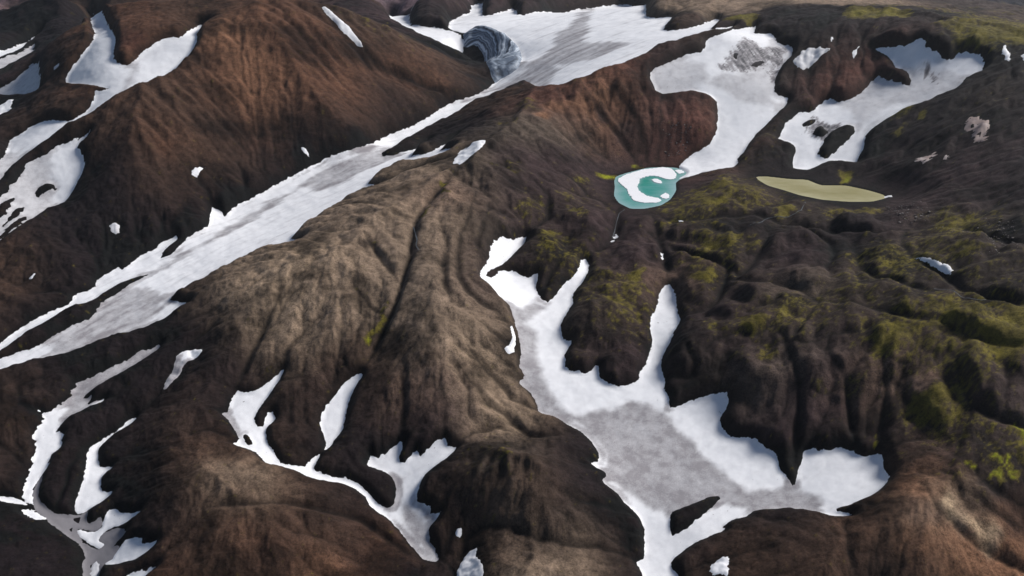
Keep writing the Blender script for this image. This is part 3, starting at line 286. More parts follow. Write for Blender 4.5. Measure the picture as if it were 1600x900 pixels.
  {'label': 'huge snow filled valley running diagonally from the upper icefield to the left edge', 'polys': [[(-1129.3, 1369.0),(-1126.0, 1379.5),(-1123.0, 1390.3),(-1120.0, 1401.3),(-1116.5, 1412.3),(-1110.6, 1423.3),(-1104.2, 1434.2),(-1097.8, 1445.3),(-1091.1, 1455.9),(-1084.6, 1466.9),(-1078.0, 1477.9),(-1070.1, 1486.6),(-1061.6, 1494.7),(-1053.5, 1503.2),(-1048.4, 1515.1),(-1045.9, 1528.9),(-1051.0, 1547.5),(-1047.4, 1559.4),(-1038.6, 1565.3),(-1029.8, 1570.9),(-1023.6, 1579.8),(-1021.0, 1592.3),(-1029.3, 1616.8),(-1023.4, 1633.7),(-1017.4, 1644.3),(-1012.0, 1654.6),(-1006.2, 1666.5),(-999.4, 1675.0),(-987.5, 1666.4),(-981.4, 1675.3),(-977.0, 1689.8),(-972.5, 1703.8),(-969.8, 1718.3),(-965.4, 1731.4),(-953.5, 1741.4),(-941.8, 1752.4),(-936.8, 1769.1),(-932.1, 1785.7),(-922.0, 1795.6),(-910.9, 1804.4),(-900.6, 1810.8),(-895.2, 1803.3),(-899.7, 1787.4),(-906.2, 1770.9),(-911.6, 1754.4),(-911.5, 1735.8),(-908.6, 1720.2),(-899.3, 1721.4),(-889.3, 1727.5),(-883.2, 1739.3),(-879.0, 1752.7),(-879.0, 1768.1),(-875.5, 1785.9),(-870.5, 1803.7),(-862.8, 1817.7),(-854.2, 1832.0),(-843.7, 1849.7),(-836.3, 1872.0),(-844.4, 1907.9),(-856.2, 1948.1),(-863.7, 1983.9),(-848.2, 1981.7),(-830.2, 1969.3),(-817.5, 1947.8),(-812.3, 1963.5),(-809.5, 1984.8),(-804.6, 2002.0),(-795.2, 2015.6),(-784.6, 2029.3),(-772.5, 2044.9),(-760.1, 2061.2),(-748.4, 2077.8),(-736.9, 2094.6),(-725.2, 2111.8),(-713.4, 2129.2),(-701.4, 2146.5),(-688.7, 2164.4),(-674.4, 2184.5),(-659.9, 2200.8),(-645.4, 2216.6),(-630.8, 2233.4),(-615.8, 2251.4),(-600.0, 2267.4),(-583.1, 2278.8),(-566.9, 2287.1),(-551.2, 2296.0),(-535.9, 2306.1),(-521.9, 2316.4),(-508.4, 2328.4),(-495.3, 2342.7),(-482.0, 2360.6),(-466.4, 2387.3),(-451.7, 2425.0),(-438.7, 2473.4),(-424.0, 2502.2),(-407.9, 2520.8),(-391.7, 2538.1),(-376.7, 2555.1),(-362.0, 2572.8),(-347.2, 2591.3),(-332.3, 2610.5),(-317.3, 2630.6),(-301.9, 2653.1),(-286.5, 2678.0),(-271.1, 2706.7),(-255.9, 2739.7),(-239.8, 2768.4),(-221.9, 2788.2),(-203.5, 2805.1),(-185.0, 2822.4),(-166.5, 2841.9),(-148.6, 2864.5),(-130.7, 2891.5),(-113.4, 2924.3),(-99.0, 2967.0),(-84.5, 3013.2),(-66.9, 3057.1),(-45.1, 3082.0),(-24.9, 3087.2),(-5.8, 3090.9),(10.5, 3103.7),(25.1, 3122.2),(34.6, 3167.6),(42.2, 3320.0),(38.3, 3399.9),(30.3, 3456.9),(16.0, 3502.8),(-0.5, 3558.2),(-20.0, 3628.2),(-40.5, 3679.5),(-62.6, 3721.4),(-90.7, 3756.8),(-120.6, 3792.6),(-150.3, 3818.0),(-177.3, 3803.1),(-203.4, 3782.4),(-229.7, 3768.1),(-257.4, 3782.1),(-285.8, 3805.1),(-311.1, 3836.0),(-315.7, 3892.5),(-323.9, 4276.1),(-300.9, 4350.7),(-270.4, 4416.7),(-240.5, 4512.7),(-247.9, 5294.0),(-217.7, 5324.1),(-192.7, 5194.4),(-163.7, 4333.5),(-141.7, 4299.2),(-115.3, 4319.9),(-88.9, 4368.8),(-60.6, 4451.2),(-31.0, 4545.3),(-1.9, 4654.5),(17.0, 4583.8),(30.0, 4308.0),(64.3, 4268.9),(95.6, 4359.2),(125.4, 4437.1),(156.2, 4516.0),(189.3, 4606.4),(228.7, 4720.5),(270.6, 4835.0),(312.4, 4920.4),(354.3, 4984.8),(398.3, 5035.6),(443.3, 5083.0),(488.8, 5129.6),(533.4, 5173.5),(570.4, 5205.9),(606.2, 5236.1),(642.7, 5266.5),(681.6, 5296.8),(721.3, 5327.5),(760.9, 5341.2),(796.9, 5271.7),(823.4, 5161.6),(819.6, 4969.8),(617.0, 3610.7),(628.6, 3546.6),(648.7, 3524.1),(670.6, 3511.5),(693.0, 3501.7),(706.7, 3478.3),(682.2, 3397.6),(648.6, 3297.0),(615.3, 3163.2),(627.7, 3119.0),(649.7, 3100.5),(671.9, 3105.9),(694.8, 3118.8),(718.5, 3134.8),(745.5, 3160.8),(786.0, 3228.0),(835.9, 3327.2),(873.3, 3377.1),(878.0, 3329.6),(810.0, 3129.6),(771.0, 3028.9),(783.2, 3017.3),(806.7, 3026.1),(831.6, 3039.4),(857.1, 3054.7),(874.0, 3061.6),(849.1, 3027.9),(814.4, 2979.2),(784.1, 2938.6),(760.4, 2920.1),(740.1, 2914.3),(720.2, 2910.5),(697.9, 2900.8),(675.4, 2891.2),(653.2, 2882.0),(631.3, 2873.3),(611.2, 2866.9),(591.3, 2860.1),(571.2, 2852.2),(550.9, 2843.1),(530.0, 2830.3),(506.2, 2802.2),(481.9, 2768.9),(457.7, 2734.7),(434.6, 2704.9),(413.0, 2683.0),(392.2, 2666.1),(371.5, 2653.2),(350.7, 2640.1),(329.9, 2626.1),(309.2, 2611.4),(288.8, 2599.0),(268.6, 2587.0),(248.5, 2575.3),(229.2, 2565.7),(212.2, 2559.4),(196.0, 2558.3),(180.1, 2561.6),(163.4, 2566.6),(142.9, 2571.8),(123.8, 2582.0),(114.6, 2624.3),(99.0, 2696.6),(80.5, 2777.9),(60.2, 2844.5),(37.5, 2855.5),(18.3, 2854.3),(0.0, 2850.3),(-18.2, 2837.2),(-37.2, 2815.3),(-58.9, 2775.2),(-78.1, 2773.4),(-96.7, 2778.4),(-116.2, 2782.3),(-138.6, 2784.4),(-156.4, 2765.6),(-172.9, 2742.2),(-189.8, 2714.7),(-210.0, 2682.2),(-229.6, 2663.3),(-248.7, 2647.5),(-267.7, 2631.8),(-286.3, 2615.0),(-303.4, 2591.3),(-319.8, 2565.5),(-335.6, 2539.1),(-349.8, 2513.3),(-364.5, 2488.8),(-382.7, 2464.4),(-394.9, 2399.8),(-409.0, 2364.2),(-421.5, 2338.9),(-419.3, 2312.3),(-404.7, 2306.6),(-387.4, 2305.9),(-368.8, 2317.5),(-350.2, 2332.3),(-332.5, 2345.1),(-316.3, 2360.0),(-306.2, 2391.3),(-295.3, 2426.8),(-278.3, 2452.2),(-275.9, 2408.9),(-289.0, 2371.5),(-304.4, 2340.0),(-317.6, 2306.1),(-318.2, 2261.7),(-303.5, 2246.5),(-286.0, 2236.3),(-269.0, 2228.4),(-255.0, 2241.3),(-241.2, 2263.2),(-224.6, 2296.6),(-206.8, 2331.6),(-188.0, 2359.3),(-172.5, 2372.1),(-175.5, 2331.9),(-183.5, 2281.7),(-199.2, 2255.9),(-216.5, 2237.6),(-228.0, 2222.7),(-212.5, 2208.5),(-191.5, 2195.1),(-176.0, 2179.8),(-184.8, 2149.2),(-200.6, 2134.3),(-219.6, 2135.2),(-239.5, 2139.0),(-259.1, 2142.7),(-277.2, 2147.7),(-295.0, 2152.4),(-312.8, 2156.2),(-330.0, 2157.9),(-345.1, 2154.7),(-359.7, 2150.0),(-373.9, 2144.1),(-387.0, 2134.4),(-399.8, 2123.9),(-411.8, 2110.5),(-420.1, 2083.1),(-422.2, 2054.8),(-401.0, 2033.9),(-384.8, 2029.5),(-370.7, 2028.4),(-356.8, 2028.6),(-343.6, 2035.4),(-330.5, 2043.5),(-317.3, 2051.3),(-303.5, 2058.5),(-287.4, 2063.6),(-271.2, 2067.7),(-256.6, 2069.4),(-242.5, 2070.7),(-228.4, 2072.1),(-214.2, 2074.1),(-199.0, 2078.3),(-183.6, 2083.2),(-169.3, 2090.5),(-159.8, 2105.2),(-149.4, 2123.2),(-134.9, 2132.5),(-143.9, 2109.3),(-159.2, 2090.6),(-175.9, 2080.8),(-193.0, 2073.4),(-209.8, 2067.3),(-225.6, 2064.9),(-241.2, 2063.5),(-257.0, 2061.8),(-273.4, 2057.0),(-289.8, 2051.4),(-305.7, 2045.2),(-319.6, 2037.3),(-333.0, 2028.7),(-345.4, 2019.9),(-355.2, 2011.5),(-368.5, 2005.7),(-382.7, 2000.3),(-396.7, 1994.6),(-410.6, 1989.1),(-424.0, 1984.7),(-437.3, 1980.5),(-450.5, 1976.2),(-463.0, 1969.7),(-472.6, 1954.4),(-481.4, 1937.2),(-490.0, 1920.0),(-498.5, 1902.8),(-506.8, 1885.6),(-515.3, 1868.3),(-525.4, 1850.0),(-535.6, 1831.7),(-545.7, 1813.5),(-555.2, 1795.4),(-562.5, 1777.4),(-569.4, 1759.8),(-572.6, 1743.5),(-559.2, 1732.0),(-542.3, 1721.5),(-529.9, 1711.9),(-538.0, 1707.2),(-551.0, 1704.3),(-566.2, 1705.7),(-581.9, 1707.9),(-597.7, 1709.9),(-612.8, 1710.4),(-625.5, 1705.2),(-637.6, 1698.8),(-649.8, 1691.3),(-661.9, 1679.1),(-672.0, 1666.2),(-681.7, 1653.6),(-691.4, 1641.4),(-701.0, 1629.4),(-710.6, 1617.7),(-720.1, 1606.1),(-729.8, 1595.1),(-740.6, 1586.0),(-751.5, 1577.3),(-762.3, 1568.6),(-773.2, 1559.5),(-784.7, 1548.7),(-795.6, 1537.4),(-803.4, 1525.8),(-807.4, 1515.1),(-796.6, 1508.5),(-782.5, 1502.6),(-768.7, 1496.9),(-756.3, 1492.8),(-747.5, 1488.5),(-755.0, 1483.0),(-765.4, 1475.7),(-773.4, 1462.3),(-781.4, 1448.7),(-791.8, 1439.8),(-802.5, 1431.6),(-813.2, 1423.6),(-824.2, 1417.1),(-835.3, 1410.9),(-846.1, 1404.5),(-856.7, 1398.3),(-866.7, 1393.0),(-876.5, 1387.9),(-886.1, 1382.7),(-895.7, 1377.4),(-905.1, 1372.1),(-914.5, 1366.4),(-923.8, 1359.5),(-933.1, 1352.3),(-942.4, 1345.2),(-951.7, 1338.4),(-961.6, 1332.2),(-973.3, 1328.1),(-985.4, 1324.5),(-997.2, 1320.9),(-1007.4, 1317.6),(-1017.2, 1314.4),(-1027.1, 1310.7),(-1037.6, 1305.1),(-1048.1, 1299.2),(-1058.6, 1293.3),(-1069.0, 1287.2),(-1080.0, 1282.1),(-1090.8, 1278.1),(-1101.7, 1274.4),(-1112.3, 1270.6),(-1122.3, 1266.1),(-1131.7, 1264.2),(-1141.0, 1277.7),(-1147.8, 1293.1),(-1140.6, 1299.4),(-1130.1, 1303.4),(-1119.4, 1307.1),(-1108.7, 1311.0),(-1098.7, 1315.6),(-1090.3, 1321.6),(-1082.3, 1328.2),(-1074.0, 1334.5),(-1064.0, 1339.3),(-1053.7, 1343.6),(-1043.7, 1348.8),(-1035.5, 1357.8),(-1028.0, 1367.7),(-1022.0, 1377.7),(-1016.1, 1388.2),(-1009.0, 1399.1),(-1001.8, 1410.6),(-994.2, 1421.9),(-984.9, 1430.3),(-975.0, 1438.2),(-966.5, 1447.6),(-964.7, 1464.3),(-964.6, 1482.4),(-965.5, 1498.4),(-965.8, 1513.7),(-961.7, 1526.5),(-956.6, 1538.7),(-951.2, 1550.9),(-945.6, 1563.1),(-940.0, 1576.2),(-934.2, 1589.7),(-928.2, 1602.8),(-921.6, 1613.8),(-915.0, 1624.6),(-908.4, 1635.8),(-904.4, 1644.4),(-912.2, 1639.9),(-922.3, 1632.6),(-932.5, 1625.4),(-942.7, 1618.0),(-952.6, 1607.9),(-962.5, 1597.6),(-971.6, 1587.0),(-977.4, 1575.5),(-982.4, 1563.6),(-986.7, 1549.7),(-989.5, 1530.3),(-996.8, 1519.1),(-1005.4, 1510.6),(-1014.5, 1503.0),(-1024.0, 1496.2),(-1033.4, 1489.6),(-1042.3, 1482.1),(-1049.3, 1471.6),(-1055.7, 1460.1),(-1061.9, 1448.6),(-1068.0, 1437.5),(-1073.7, 1427.1),(-1079.6, 1417.4),(-1085.7, 1407.9),(-1091.4, 1398.1),(-1095.8, 1386.4),(-1099.8, 1374.4),(-1103.9, 1362.6),(-1108.7, 1352.0),(-1113.6, 1341.9),(-1119.2, 1333.1),(-1125.2, 1324.9),(-1131.5, 1317.2),(-1138.0, 1309.8),(-1144.4, 1302.5),(-1151.6, 1299.3),(-1160.0, 1314.1),(-1156.9, 1324.4),(-1151.0, 1332.7),(-1145.3, 1341.3),(-1139.8, 1350.2),(-1134.4, 1359.4)]], 'grey': [[(-739.7, 1988.0),(-723.8, 2014.8),(-707.1, 2041.3),(-689.2, 2058.1),(-671.1, 2075.2),(-652.7, 2092.5),(-647.0, 2151.8),(-623.8, 2180.7),(-600.3, 2210.9),(-578.0, 2234.1),(-554.4, 2253.2),(-530.2, 2271.6),(-509.2, 2289.4),(-488.9, 2311.5),(-469.4, 2339.5),(-446.1, 2355.6),(-422.9, 2373.4),(-397.8, 2344.7),(-371.0, 2303.4),(-387.6, 2274.7),(-403.7, 2245.7),(-429.1, 2213.7),(-454.8, 2186.9),(-478.6, 2152.1),(-502.0, 2119.1),(-525.2, 2104.1),(-548.1, 2089.0),(-570.7, 2073.7),(-604.5, 2094.1),(-637.6, 2110.7),(-651.1, 2085.6),(-664.3, 2060.9),(-677.3, 2036.6),(-690.0, 2012.5),(-702.3, 1988.2),(-714.0, 1963.4),(-724.9, 1937.6),(-734.8, 1910.2),(-743.8, 1881.7),(-758.4, 1853.7),(-773.0, 1827.1),(-787.8, 1802.5),(-803.0, 1780.0),(-818.6, 1759.1),(-834.3, 1739.5),(-844.1, 1720.0),(-853.8, 1700.6),(-862.9, 1681.0),(-879.0, 1659.3),(-894.5, 1637.2),(-904.5, 1622.4),(-914.5, 1608.2),(-926.7, 1580.8),(-917.9, 1603.6),(-909.4, 1627.8),(-901.2, 1653.5),(-889.5, 1678.6),(-876.9, 1703.0),(-863.5, 1727.0),(-850.3, 1748.8),(-837.1, 1771.5),(-824.2, 1795.6),(-811.6, 1821.8),(-799.4, 1854.0),(-788.1, 1890.3),(-777.0, 1929.0),(-759.6, 1960.7)], [(-916.5, 1594.0),(-891.3, 1577.9),(-866.2, 1561.5),(-841.3, 1544.9),(-821.6, 1544.6),(-801.7, 1543.9),(-810.6, 1514.2),(-812.4, 1489.8),(-814.5, 1466.3),(-816.6, 1443.6),(-831.0, 1430.0),(-845.0, 1416.3),(-858.6, 1402.4),(-873.0, 1393.7),(-887.0, 1384.8),(-900.9, 1375.8),(-914.4, 1366.7),(-930.0, 1354.7),(-945.5, 1342.9),(-961.2, 1331.8),(-983.0, 1334.0),(-1005.1, 1336.4),(-1008.8, 1358.4),(-1013.1, 1381.5),(-1003.6, 1401.3),(-994.6, 1422.5),(-984.6, 1440.0),(-974.4, 1457.6),(-963.9, 1475.5),(-966.8, 1514.3),(-959.4, 1531.5),(-951.7, 1548.6),(-943.6, 1565.5),(-930.1, 1579.6)], [(202.8, 3512.1),(247.3, 3590.7),(300.0, 3754.4),(435.2, 4786.9),(519.4, 5100.7),(373.4, 3722.6),(340.8, 3450.4),(296.8, 3256.9),(326.6, 3217.9),(355.6, 3179.6),(383.9, 3141.6),(411.4, 3103.8),(436.5, 3053.2),(460.9, 3004.5),(424.7, 2962.0),(389.7, 2922.8),(350.6, 2894.6),(312.6, 2871.0),(278.8, 2891.0),(244.8, 2915.0),(210.5, 2946.9),(175.5, 2979.1),(170.2, 2878.0),(140.1, 2748.4),(112.4, 2631.3),(86.2, 2688.0),(58.7, 2747.3),(30.0, 2802.9),(0.0, 2852.0),(-28.3, 2824.0),(-56.1, 2795.6),(-83.6, 2768.0),(-120.2, 2784.4),(-156.7, 2790.1),(-126.1, 2834.5),(-95.1, 2892.3),(-63.4, 2965.9),(-29.9, 3009.5),(4.3, 3035.5),(38.8, 3059.5),(52.8, 3141.5),(86.0, 3157.1),(119.6, 3176.8),(148.5, 3236.9),(178.2, 3296.2)]], 'greyamt': 0.75, 'main': 1},
  {'label': 'white snow patch under the far dark hill left of the ice hollow', 'polys': [[(-721.5, 4603.3),(-751.1, 4939.1),(-673.1, 4634.1),(-634.6, 4583.7),(-599.4, 4524.6),(-509.6, 3937.3),(-475.5, 3875.6),(-442.4, 3850.1),(-411.4, 3853.3),(-380.5, 3856.6),(-349.9, 3836.8),(-320.0, 3815.3),(-290.3, 3794.3),(-260.5, 3764.3),(-236.5, 3730.4),(-237.9, 3675.5),(-247.1, 3626.4),(-259.3, 3584.6),(-284.2, 3574.3),(-308.2, 3578.8),(-318.3, 3600.8),(-343.3, 3599.6),(-372.5, 3594.4),(-400.8, 3593.8),(-425.9, 3612.7),(-451.7, 3642.2),(-481.2, 3684.6),(-513.2, 3739.9),(-548.6, 3810.0),(-596.2, 3937.9)]], 'fringe': 1},
  {'label': 'thin snow streak across the far dark hill above the ice hollow', 'polys': [[(-581.4, 4514.2),(-560.2, 4519.0),(-528.7, 4516.9),(-496.5, 4515.2),(-460.2, 4516.5),(-423.8, 4524.4),(-388.8, 4539.1),(-357.5, 4544.7),(-327.5, 4556.7),(-307.5, 4566.7),(-330.8, 4518.0),(-363.4, 4489.6),(-396.5, 4474.4),(-429.5, 4466.1),(-460.2, 4461.3),(-490.7, 4459.6),(-522.0, 4464.1),(-556.0, 4487.6)]]},
  {'label': 'white snow patch at the head of the mossy gully on the tan ridge', 'polys': [[(-162.6, 2043.1),(-154.8, 2068.1),(-144.7, 2090.7),(-128.9, 2103.1),(-112.0, 2117.9),(-94.1, 2130.2),(-77.1, 2111.1),(-84.7, 2077.9),(-97.6, 2049.0),(-110.7, 2032.6),(-123.7, 2017.6),(-136.2, 1994.3),(-147.2, 1979.7),(-154.4, 2004.9),(-165.3, 2001.7),(-165.8, 2019.2)]]},
  {'label': 'slim white snow streak lying in a crease on the right shoulder of the left mountain', 'polys': [[(-728.6, 3027.4),(-717.6, 3040.5),(-695.2, 3013.2),(-674.0, 2986.6),(-654.2, 2965.2),(-635.0, 2943.0),(-617.3, 2924.1),(-602.5, 2906.5),(-588.6, 2889.9),(-574.4, 2873.2),(-558.2, 2853.0),(-546.5, 2836.7),(-556.1, 2837.0),(-571.2, 2842.6),(-589.8, 2854.5),(-609.4, 2868.4),(-628.4, 2883.4),(-643.6, 2901.0),(-658.5, 2921.0),(-674.4, 2943.4),(-692.4, 2966.0),(-712.2, 2993.7)]], 'dirt': 0.2},
  {'label': 'tiny snow scrap on the dark slope edge right above the long valley snow', 'polys': [[(-668.2, 2266.4),(-654.3, 2264.1),(-637.3, 2250.9),(-653.2, 2251.0)]]},
  {'label': 'short white snow wedge with grey tail on dark ground left of centre', 'polys': [[(-700.5, 1203.6),(-703.0, 1217.3),(-704.2, 1234.4),(-703.2, 1250.0),(-702.3, 1265.2),(-704.9, 1279.9),(-706.5, 1294.1),(-701.6, 1307.7),(-694.3, 1314.3),(-686.0, 1318.1),(-674.8, 1318.0),(-662.7, 1314.4),(-653.5, 1302.2),(-657.2, 1295.3),(-664.2, 1289.6),(-673.6, 1281.7),(-680.9, 1269.5),(-682.7, 1251.1),(-683.9, 1232.6),(-688.0, 1218.1),(-693.4, 1206.1)]], 'grey': [[(-702.0, 1194.7),(-707.4, 1219.8),(-713.0, 1245.7),(-709.7, 1265.4),(-705.9, 1284.6),(-697.9, 1284.8),(-675.4, 1267.7),(-677.5, 1248.2),(-679.5, 1229.1),(-684.8, 1213.4),(-690.3, 1198.6)]]},
  {'label': 'thin grey snow streak widening to a white tongue at lower left', 'polys': [[(-764.9, 1357.5),(-765.6, 1345.1),(-772.9, 1334.9),(-781.2, 1325.6),(-789.1, 1316.3),(-796.3, 1307.4),(-803.2, 1298.5),(-809.9, 1289.4),(-816.4, 1280.3),(-822.8, 1271.3),(-829.3, 1263.1),(-835.8, 1255.1),(-842.2, 1247.2),(-848.6, 1239.4),(-855.0, 1231.7),(-861.0, 1222.4),(-866.7, 1212.6),(-869.5, 1204.3),(-859.9, 1204.2),(-850.2, 1203.9),(-852.3, 1194.6),(-854.8, 1185.5),(-848.2, 1187.6),(-839.6, 1192.0),(-830.9, 1196.4),(-822.3, 1199.8),(-817.1, 1198.5),(-822.5, 1194.3),(-830.2, 1189.5),(-837.7, 1184.7),(-844.9, 1179.4),(-851.2, 1172.1),(-857.2, 1164.1),(-863.8, 1156.1),(-872.4, 1147.8),(-874.2, 1138.4),(-874.7, 1128.8),(-876.1, 1119.5),(-876.0, 1111.5),(-867.7, 1108.4),(-859.2, 1104.1),(-855.9, 1089.1),(-848.4, 1074.5),(-852.3, 1065.3),(-857.4, 1056.2),(-854.9, 1042.0),(-851.3, 1027.5),(-850.2, 1016.4),(-850.1, 1006.1),(-852.2, 996.5),(-854.0, 987.1),(-852.1, 977.7),(-848.4, 967.6),(-839.5, 953.7),(-832.4, 941.7),(-839.2, 942.8),(-849.1, 947.6),(-859.2, 957.7),(-864.0, 969.3),(-867.7, 981.0),(-871.2, 992.7),(-874.8, 1004.6),(-878.4, 1016.8),(-882.1, 1030.4),(-885.9, 1044.5),(-889.5, 1058.5),(-894.3, 1072.1),(-904.4, 1082.9),(-914.2, 1094.2),(-916.6, 1109.2),(-915.4, 1121.1),(-913.8, 1132.2),(-914.4, 1143.1),(-923.8, 1151.5),(-931.9, 1158.0),(-925.2, 1158.2),(-916.2, 1158.4),(-910.9, 1164.7),(-906.4, 1172.4),(-902.3, 1180.6),(-899.4, 1190.1),(-897.1, 1200.6),(-897.2, 1214.4),(-898.2, 1229.2),(-899.8, 1243.9),(-893.9, 1251.1),(-886.3, 1256.8),(-878.8, 1262.7),(-871.2, 1268.9),(-862.7, 1275.8),(-854.0, 1283.0),(-845.2, 1290.2),(-836.6, 1297.8),(-828.4, 1307.0),(-820.3, 1316.6),(-811.9, 1325.9),(-802.9, 1334.9),(-792.0, 1342.1),(-780.9, 1348.8),(-771.9, 1354.9)]], 'grey': [[(-761.3, 1374.5),(-761.4, 1355.1),(-761.8, 1336.6),(-774.5, 1323.0),(-786.7, 1308.8),(-798.2, 1294.0),(-809.1, 1278.9),(-819.7, 1263.7),(-827.3, 1246.4),(-834.8, 1229.7),(-842.5, 1213.6),(-850.1, 1197.8),(-857.1, 1181.5),(-863.4, 1164.9),(-874.3, 1155.2),(-885.0, 1145.4),(-885.7, 1172.4),(-906.6, 1189.5),(-907.9, 1209.1),(-909.1, 1229.0),(-909.3, 1247.8),(-898.6, 1258.8),(-887.8, 1270.1),(-877.3, 1282.1),(-863.5, 1294.2),(-849.7, 1306.6),(-835.7, 1318.9),(-821.2, 1331.1),(-806.3, 1342.9),(-791.5, 1353.5),(-776.5, 1363.9)]], 'fringe': 1},
  {'label': 'narrow snow strip crossing in from the left edge near the bottom', 'polys': [[(-898.1, 956.0),(-888.3, 954.9),(-879.0, 953.8),(-869.6, 952.7),(-860.0, 950.8),(-848.6, 945.1),(-840.0, 939.6),(-846.5, 939.3),(-856.3, 940.0),(-867.6, 941.4),(-879.2, 942.8),(-890.9, 944.2),(-901.9, 944.4),(-913.0, 944.4),(-924.1, 944.5),(-934.8, 946.6),(-940.4, 955.9),(-931.9, 957.5),(-920.5, 957.0),(-909.1, 956.5)]], 'valley': 1},
  {'label': 'small white snow scrap beside the grey ice channel at lower left', 'polys': [[(-842.4, 924.1),(-837.9, 928.7),(-829.7, 931.2),(-817.4, 925.3),(-804.3, 917.8),(-794.3, 911.1),(-798.1, 907.9),(-805.2, 906.2),(-813.9, 908.4),(-823.3, 911.9),(-834.1, 917.9)]], 'valley': 1},
  {'label': 'dark grey dirty ice channel winding down the lower left valley', 'polys': [[(-848.9, 968.5),(-850.8, 979.4),(-852.0, 990.5),(-852.2, 1001.3),(-848.7, 1007.2),(-845.7, 997.7),(-843.1, 985.2),(-840.0, 973.1),(-834.0, 962.3),(-826.3, 951.8),(-813.6, 941.4),(-799.9, 931.2),(-787.0, 923.0),(-777.3, 921.8),(-768.2, 921.8),(-758.6, 921.5),(-747.6, 920.1),(-740.1, 922.8),(-733.8, 926.4),(-729.9, 928.2),(-728.3, 921.5),(-726.3, 912.6),(-719.2, 903.4),(-710.0, 903.5),(-704.2, 908.5),(-699.3, 911.4),(-693.9, 902.0),(-690.5, 890.9),(-697.4, 884.8),(-709.7, 887.3),(-722.5, 891.0),(-732.0, 892.3),(-727.9, 885.0),(-719.2, 875.3),(-709.9, 866.0),(-699.4, 859.5),(-688.6, 853.3),(-678.5, 848.6),(-672.2, 850.8),(-668.9, 854.7),(-676.4, 860.1),(-684.5, 866.0),(-684.1, 873.2),(-680.8, 879.9),(-672.6, 883.0),(-663.2, 884.4),(-653.1, 881.8),(-643.0, 877.5),(-635.8, 870.2),(-639.0, 862.8),(-644.8, 855.5),(-650.1, 849.4),(-644.0, 848.1),(-637.0, 846.7),(-637.7, 840.1),(-639.9, 832.4),(-642.7, 824.9),(-648.5, 820.2),(-653.8, 815.5),(-653.9, 807.8),(-652.1, 798.8),(-647.9, 787.8),(-645.1, 778.1),(-651.4, 777.1),(-659.4, 777.6),(-667.1, 779.7),(-674.3, 791.3),(-681.0, 804.2),(-686.6, 814.8),(-690.8, 824.8),(-692.0, 834.7),(-701.1, 846.5),(-712.6, 858.4),(-724.8, 866.4),(-737.1, 873.5),(-749.1, 880.5),(-759.7, 886.9),(-770.0, 893.2),(-780.4, 899.8),(-791.0, 907.2),(-801.8, 914.8),(-812.7, 922.5),(-824.2, 931.7),(-836.9, 946.3),(-843.9, 957.8)]], 'dirt': 1.3, 'low': 1},
  {'label': 'tall saw toothed white snow patch in the lower left gully, teeth pointing right', 'polys': [[(-754.9, 928.0),(-759.5, 939.7),(-762.9, 952.4),(-766.1, 965.0),(-768.0, 975.9),(-769.7, 986.7),(-771.5, 997.8),(-774.1, 1009.7),(-779.6, 1023.8),(-785.9, 1038.7),(-792.2, 1053.7),(-796.7, 1068.2),(-793.2, 1080.3),(-787.6, 1091.1),(-781.3, 1099.1),(-774.6, 1106.1),(-767.4, 1112.6),(-760.7, 1119.4),(-758.0, 1129.8),(-755.0, 1140.4),(-745.7, 1146.8),(-736.7, 1149.4),(-737.0, 1140.3),(-743.0, 1132.8),(-749.8, 1126.4),(-756.5, 1119.8),(-763.1, 1112.8),(-769.2, 1105.3),(-774.0, 1097.0),(-778.1, 1088.1),(-780.2, 1077.3),(-773.9, 1059.6),(-765.8, 1043.1),(-757.4, 1029.6),(-747.7, 1026.8),(-737.5, 1026.0),(-729.5, 1024.1),(-732.7, 1017.9),(-738.2, 1010.1),(-740.8, 999.1),(-734.9, 990.0),(-732.1, 978.6),(-723.3, 968.3),(-711.8, 966.3),(-702.3, 964.8),(-703.6, 958.5),(-707.2, 951.4),(-711.5, 944.5),(-718.5, 938.4),(-726.0, 932.4),(-733.2, 926.8),(-739.3, 923.4),(-745.9, 921.8)]], 'valley': 1},
  {'label': 'arrow shaped white snow patch lying on the grey ice channel at lower left', 'polys': [[(-733.9, 889.9),(-725.8, 888.9),(-715.1, 886.4),(-706.0, 885.3),(-697.2, 885.4),(-690.5, 891.2),(-692.4, 902.6),(-692.6, 913.0),(-690.2, 922.1),(-679.2, 923.7),(-664.7, 913.2),(-651.0, 908.5),(-641.4, 907.7),(-632.5, 907.3),(-625.2, 905.5),(-626.7, 899.4),(-633.1, 895.1),(-640.1, 891.3),(-647.6, 888.0),(-658.4, 887.2),(-668.9, 886.3),(-675.8, 883.6),(-681.3, 880.0),(-684.1, 873.2),(-684.5, 866.2),(-676.4, 861.3),(-668.6, 856.7),(-670.6, 852.3),(-675.8, 849.5),(-686.0, 854.4),(-697.3, 861.0),(-708.7, 867.9),(-719.6, 874.9),(-728.4, 883.1)]], 'valley': 1},
  {'label': 'winged white snow patch at the lower right end of the grey ice channel', 'polys': [[(-655.1, 821.1),(-649.8, 823.2),(-643.0, 825.7),(-640.7, 834.2),(-638.2, 841.3),(-634.8, 847.6),(-628.9, 852.5),(-621.3, 855.9),(-608.9, 853.5),(-598.1, 849.1),(-596.5, 842.0),(-587.2, 839.8),(-575.8, 838.9),(-567.0, 837.6),(-569.5, 833.7),(-574.4, 829.3),(-579.4, 825.1),(-585.1, 821.5),(-591.0, 818.0),(-597.5, 815.1),(-606.5, 814.1),(-616.3, 813.7),(-626.3, 813.5),(-637.5, 814.2),(-648.5, 815.9)]], 'valley': 1},
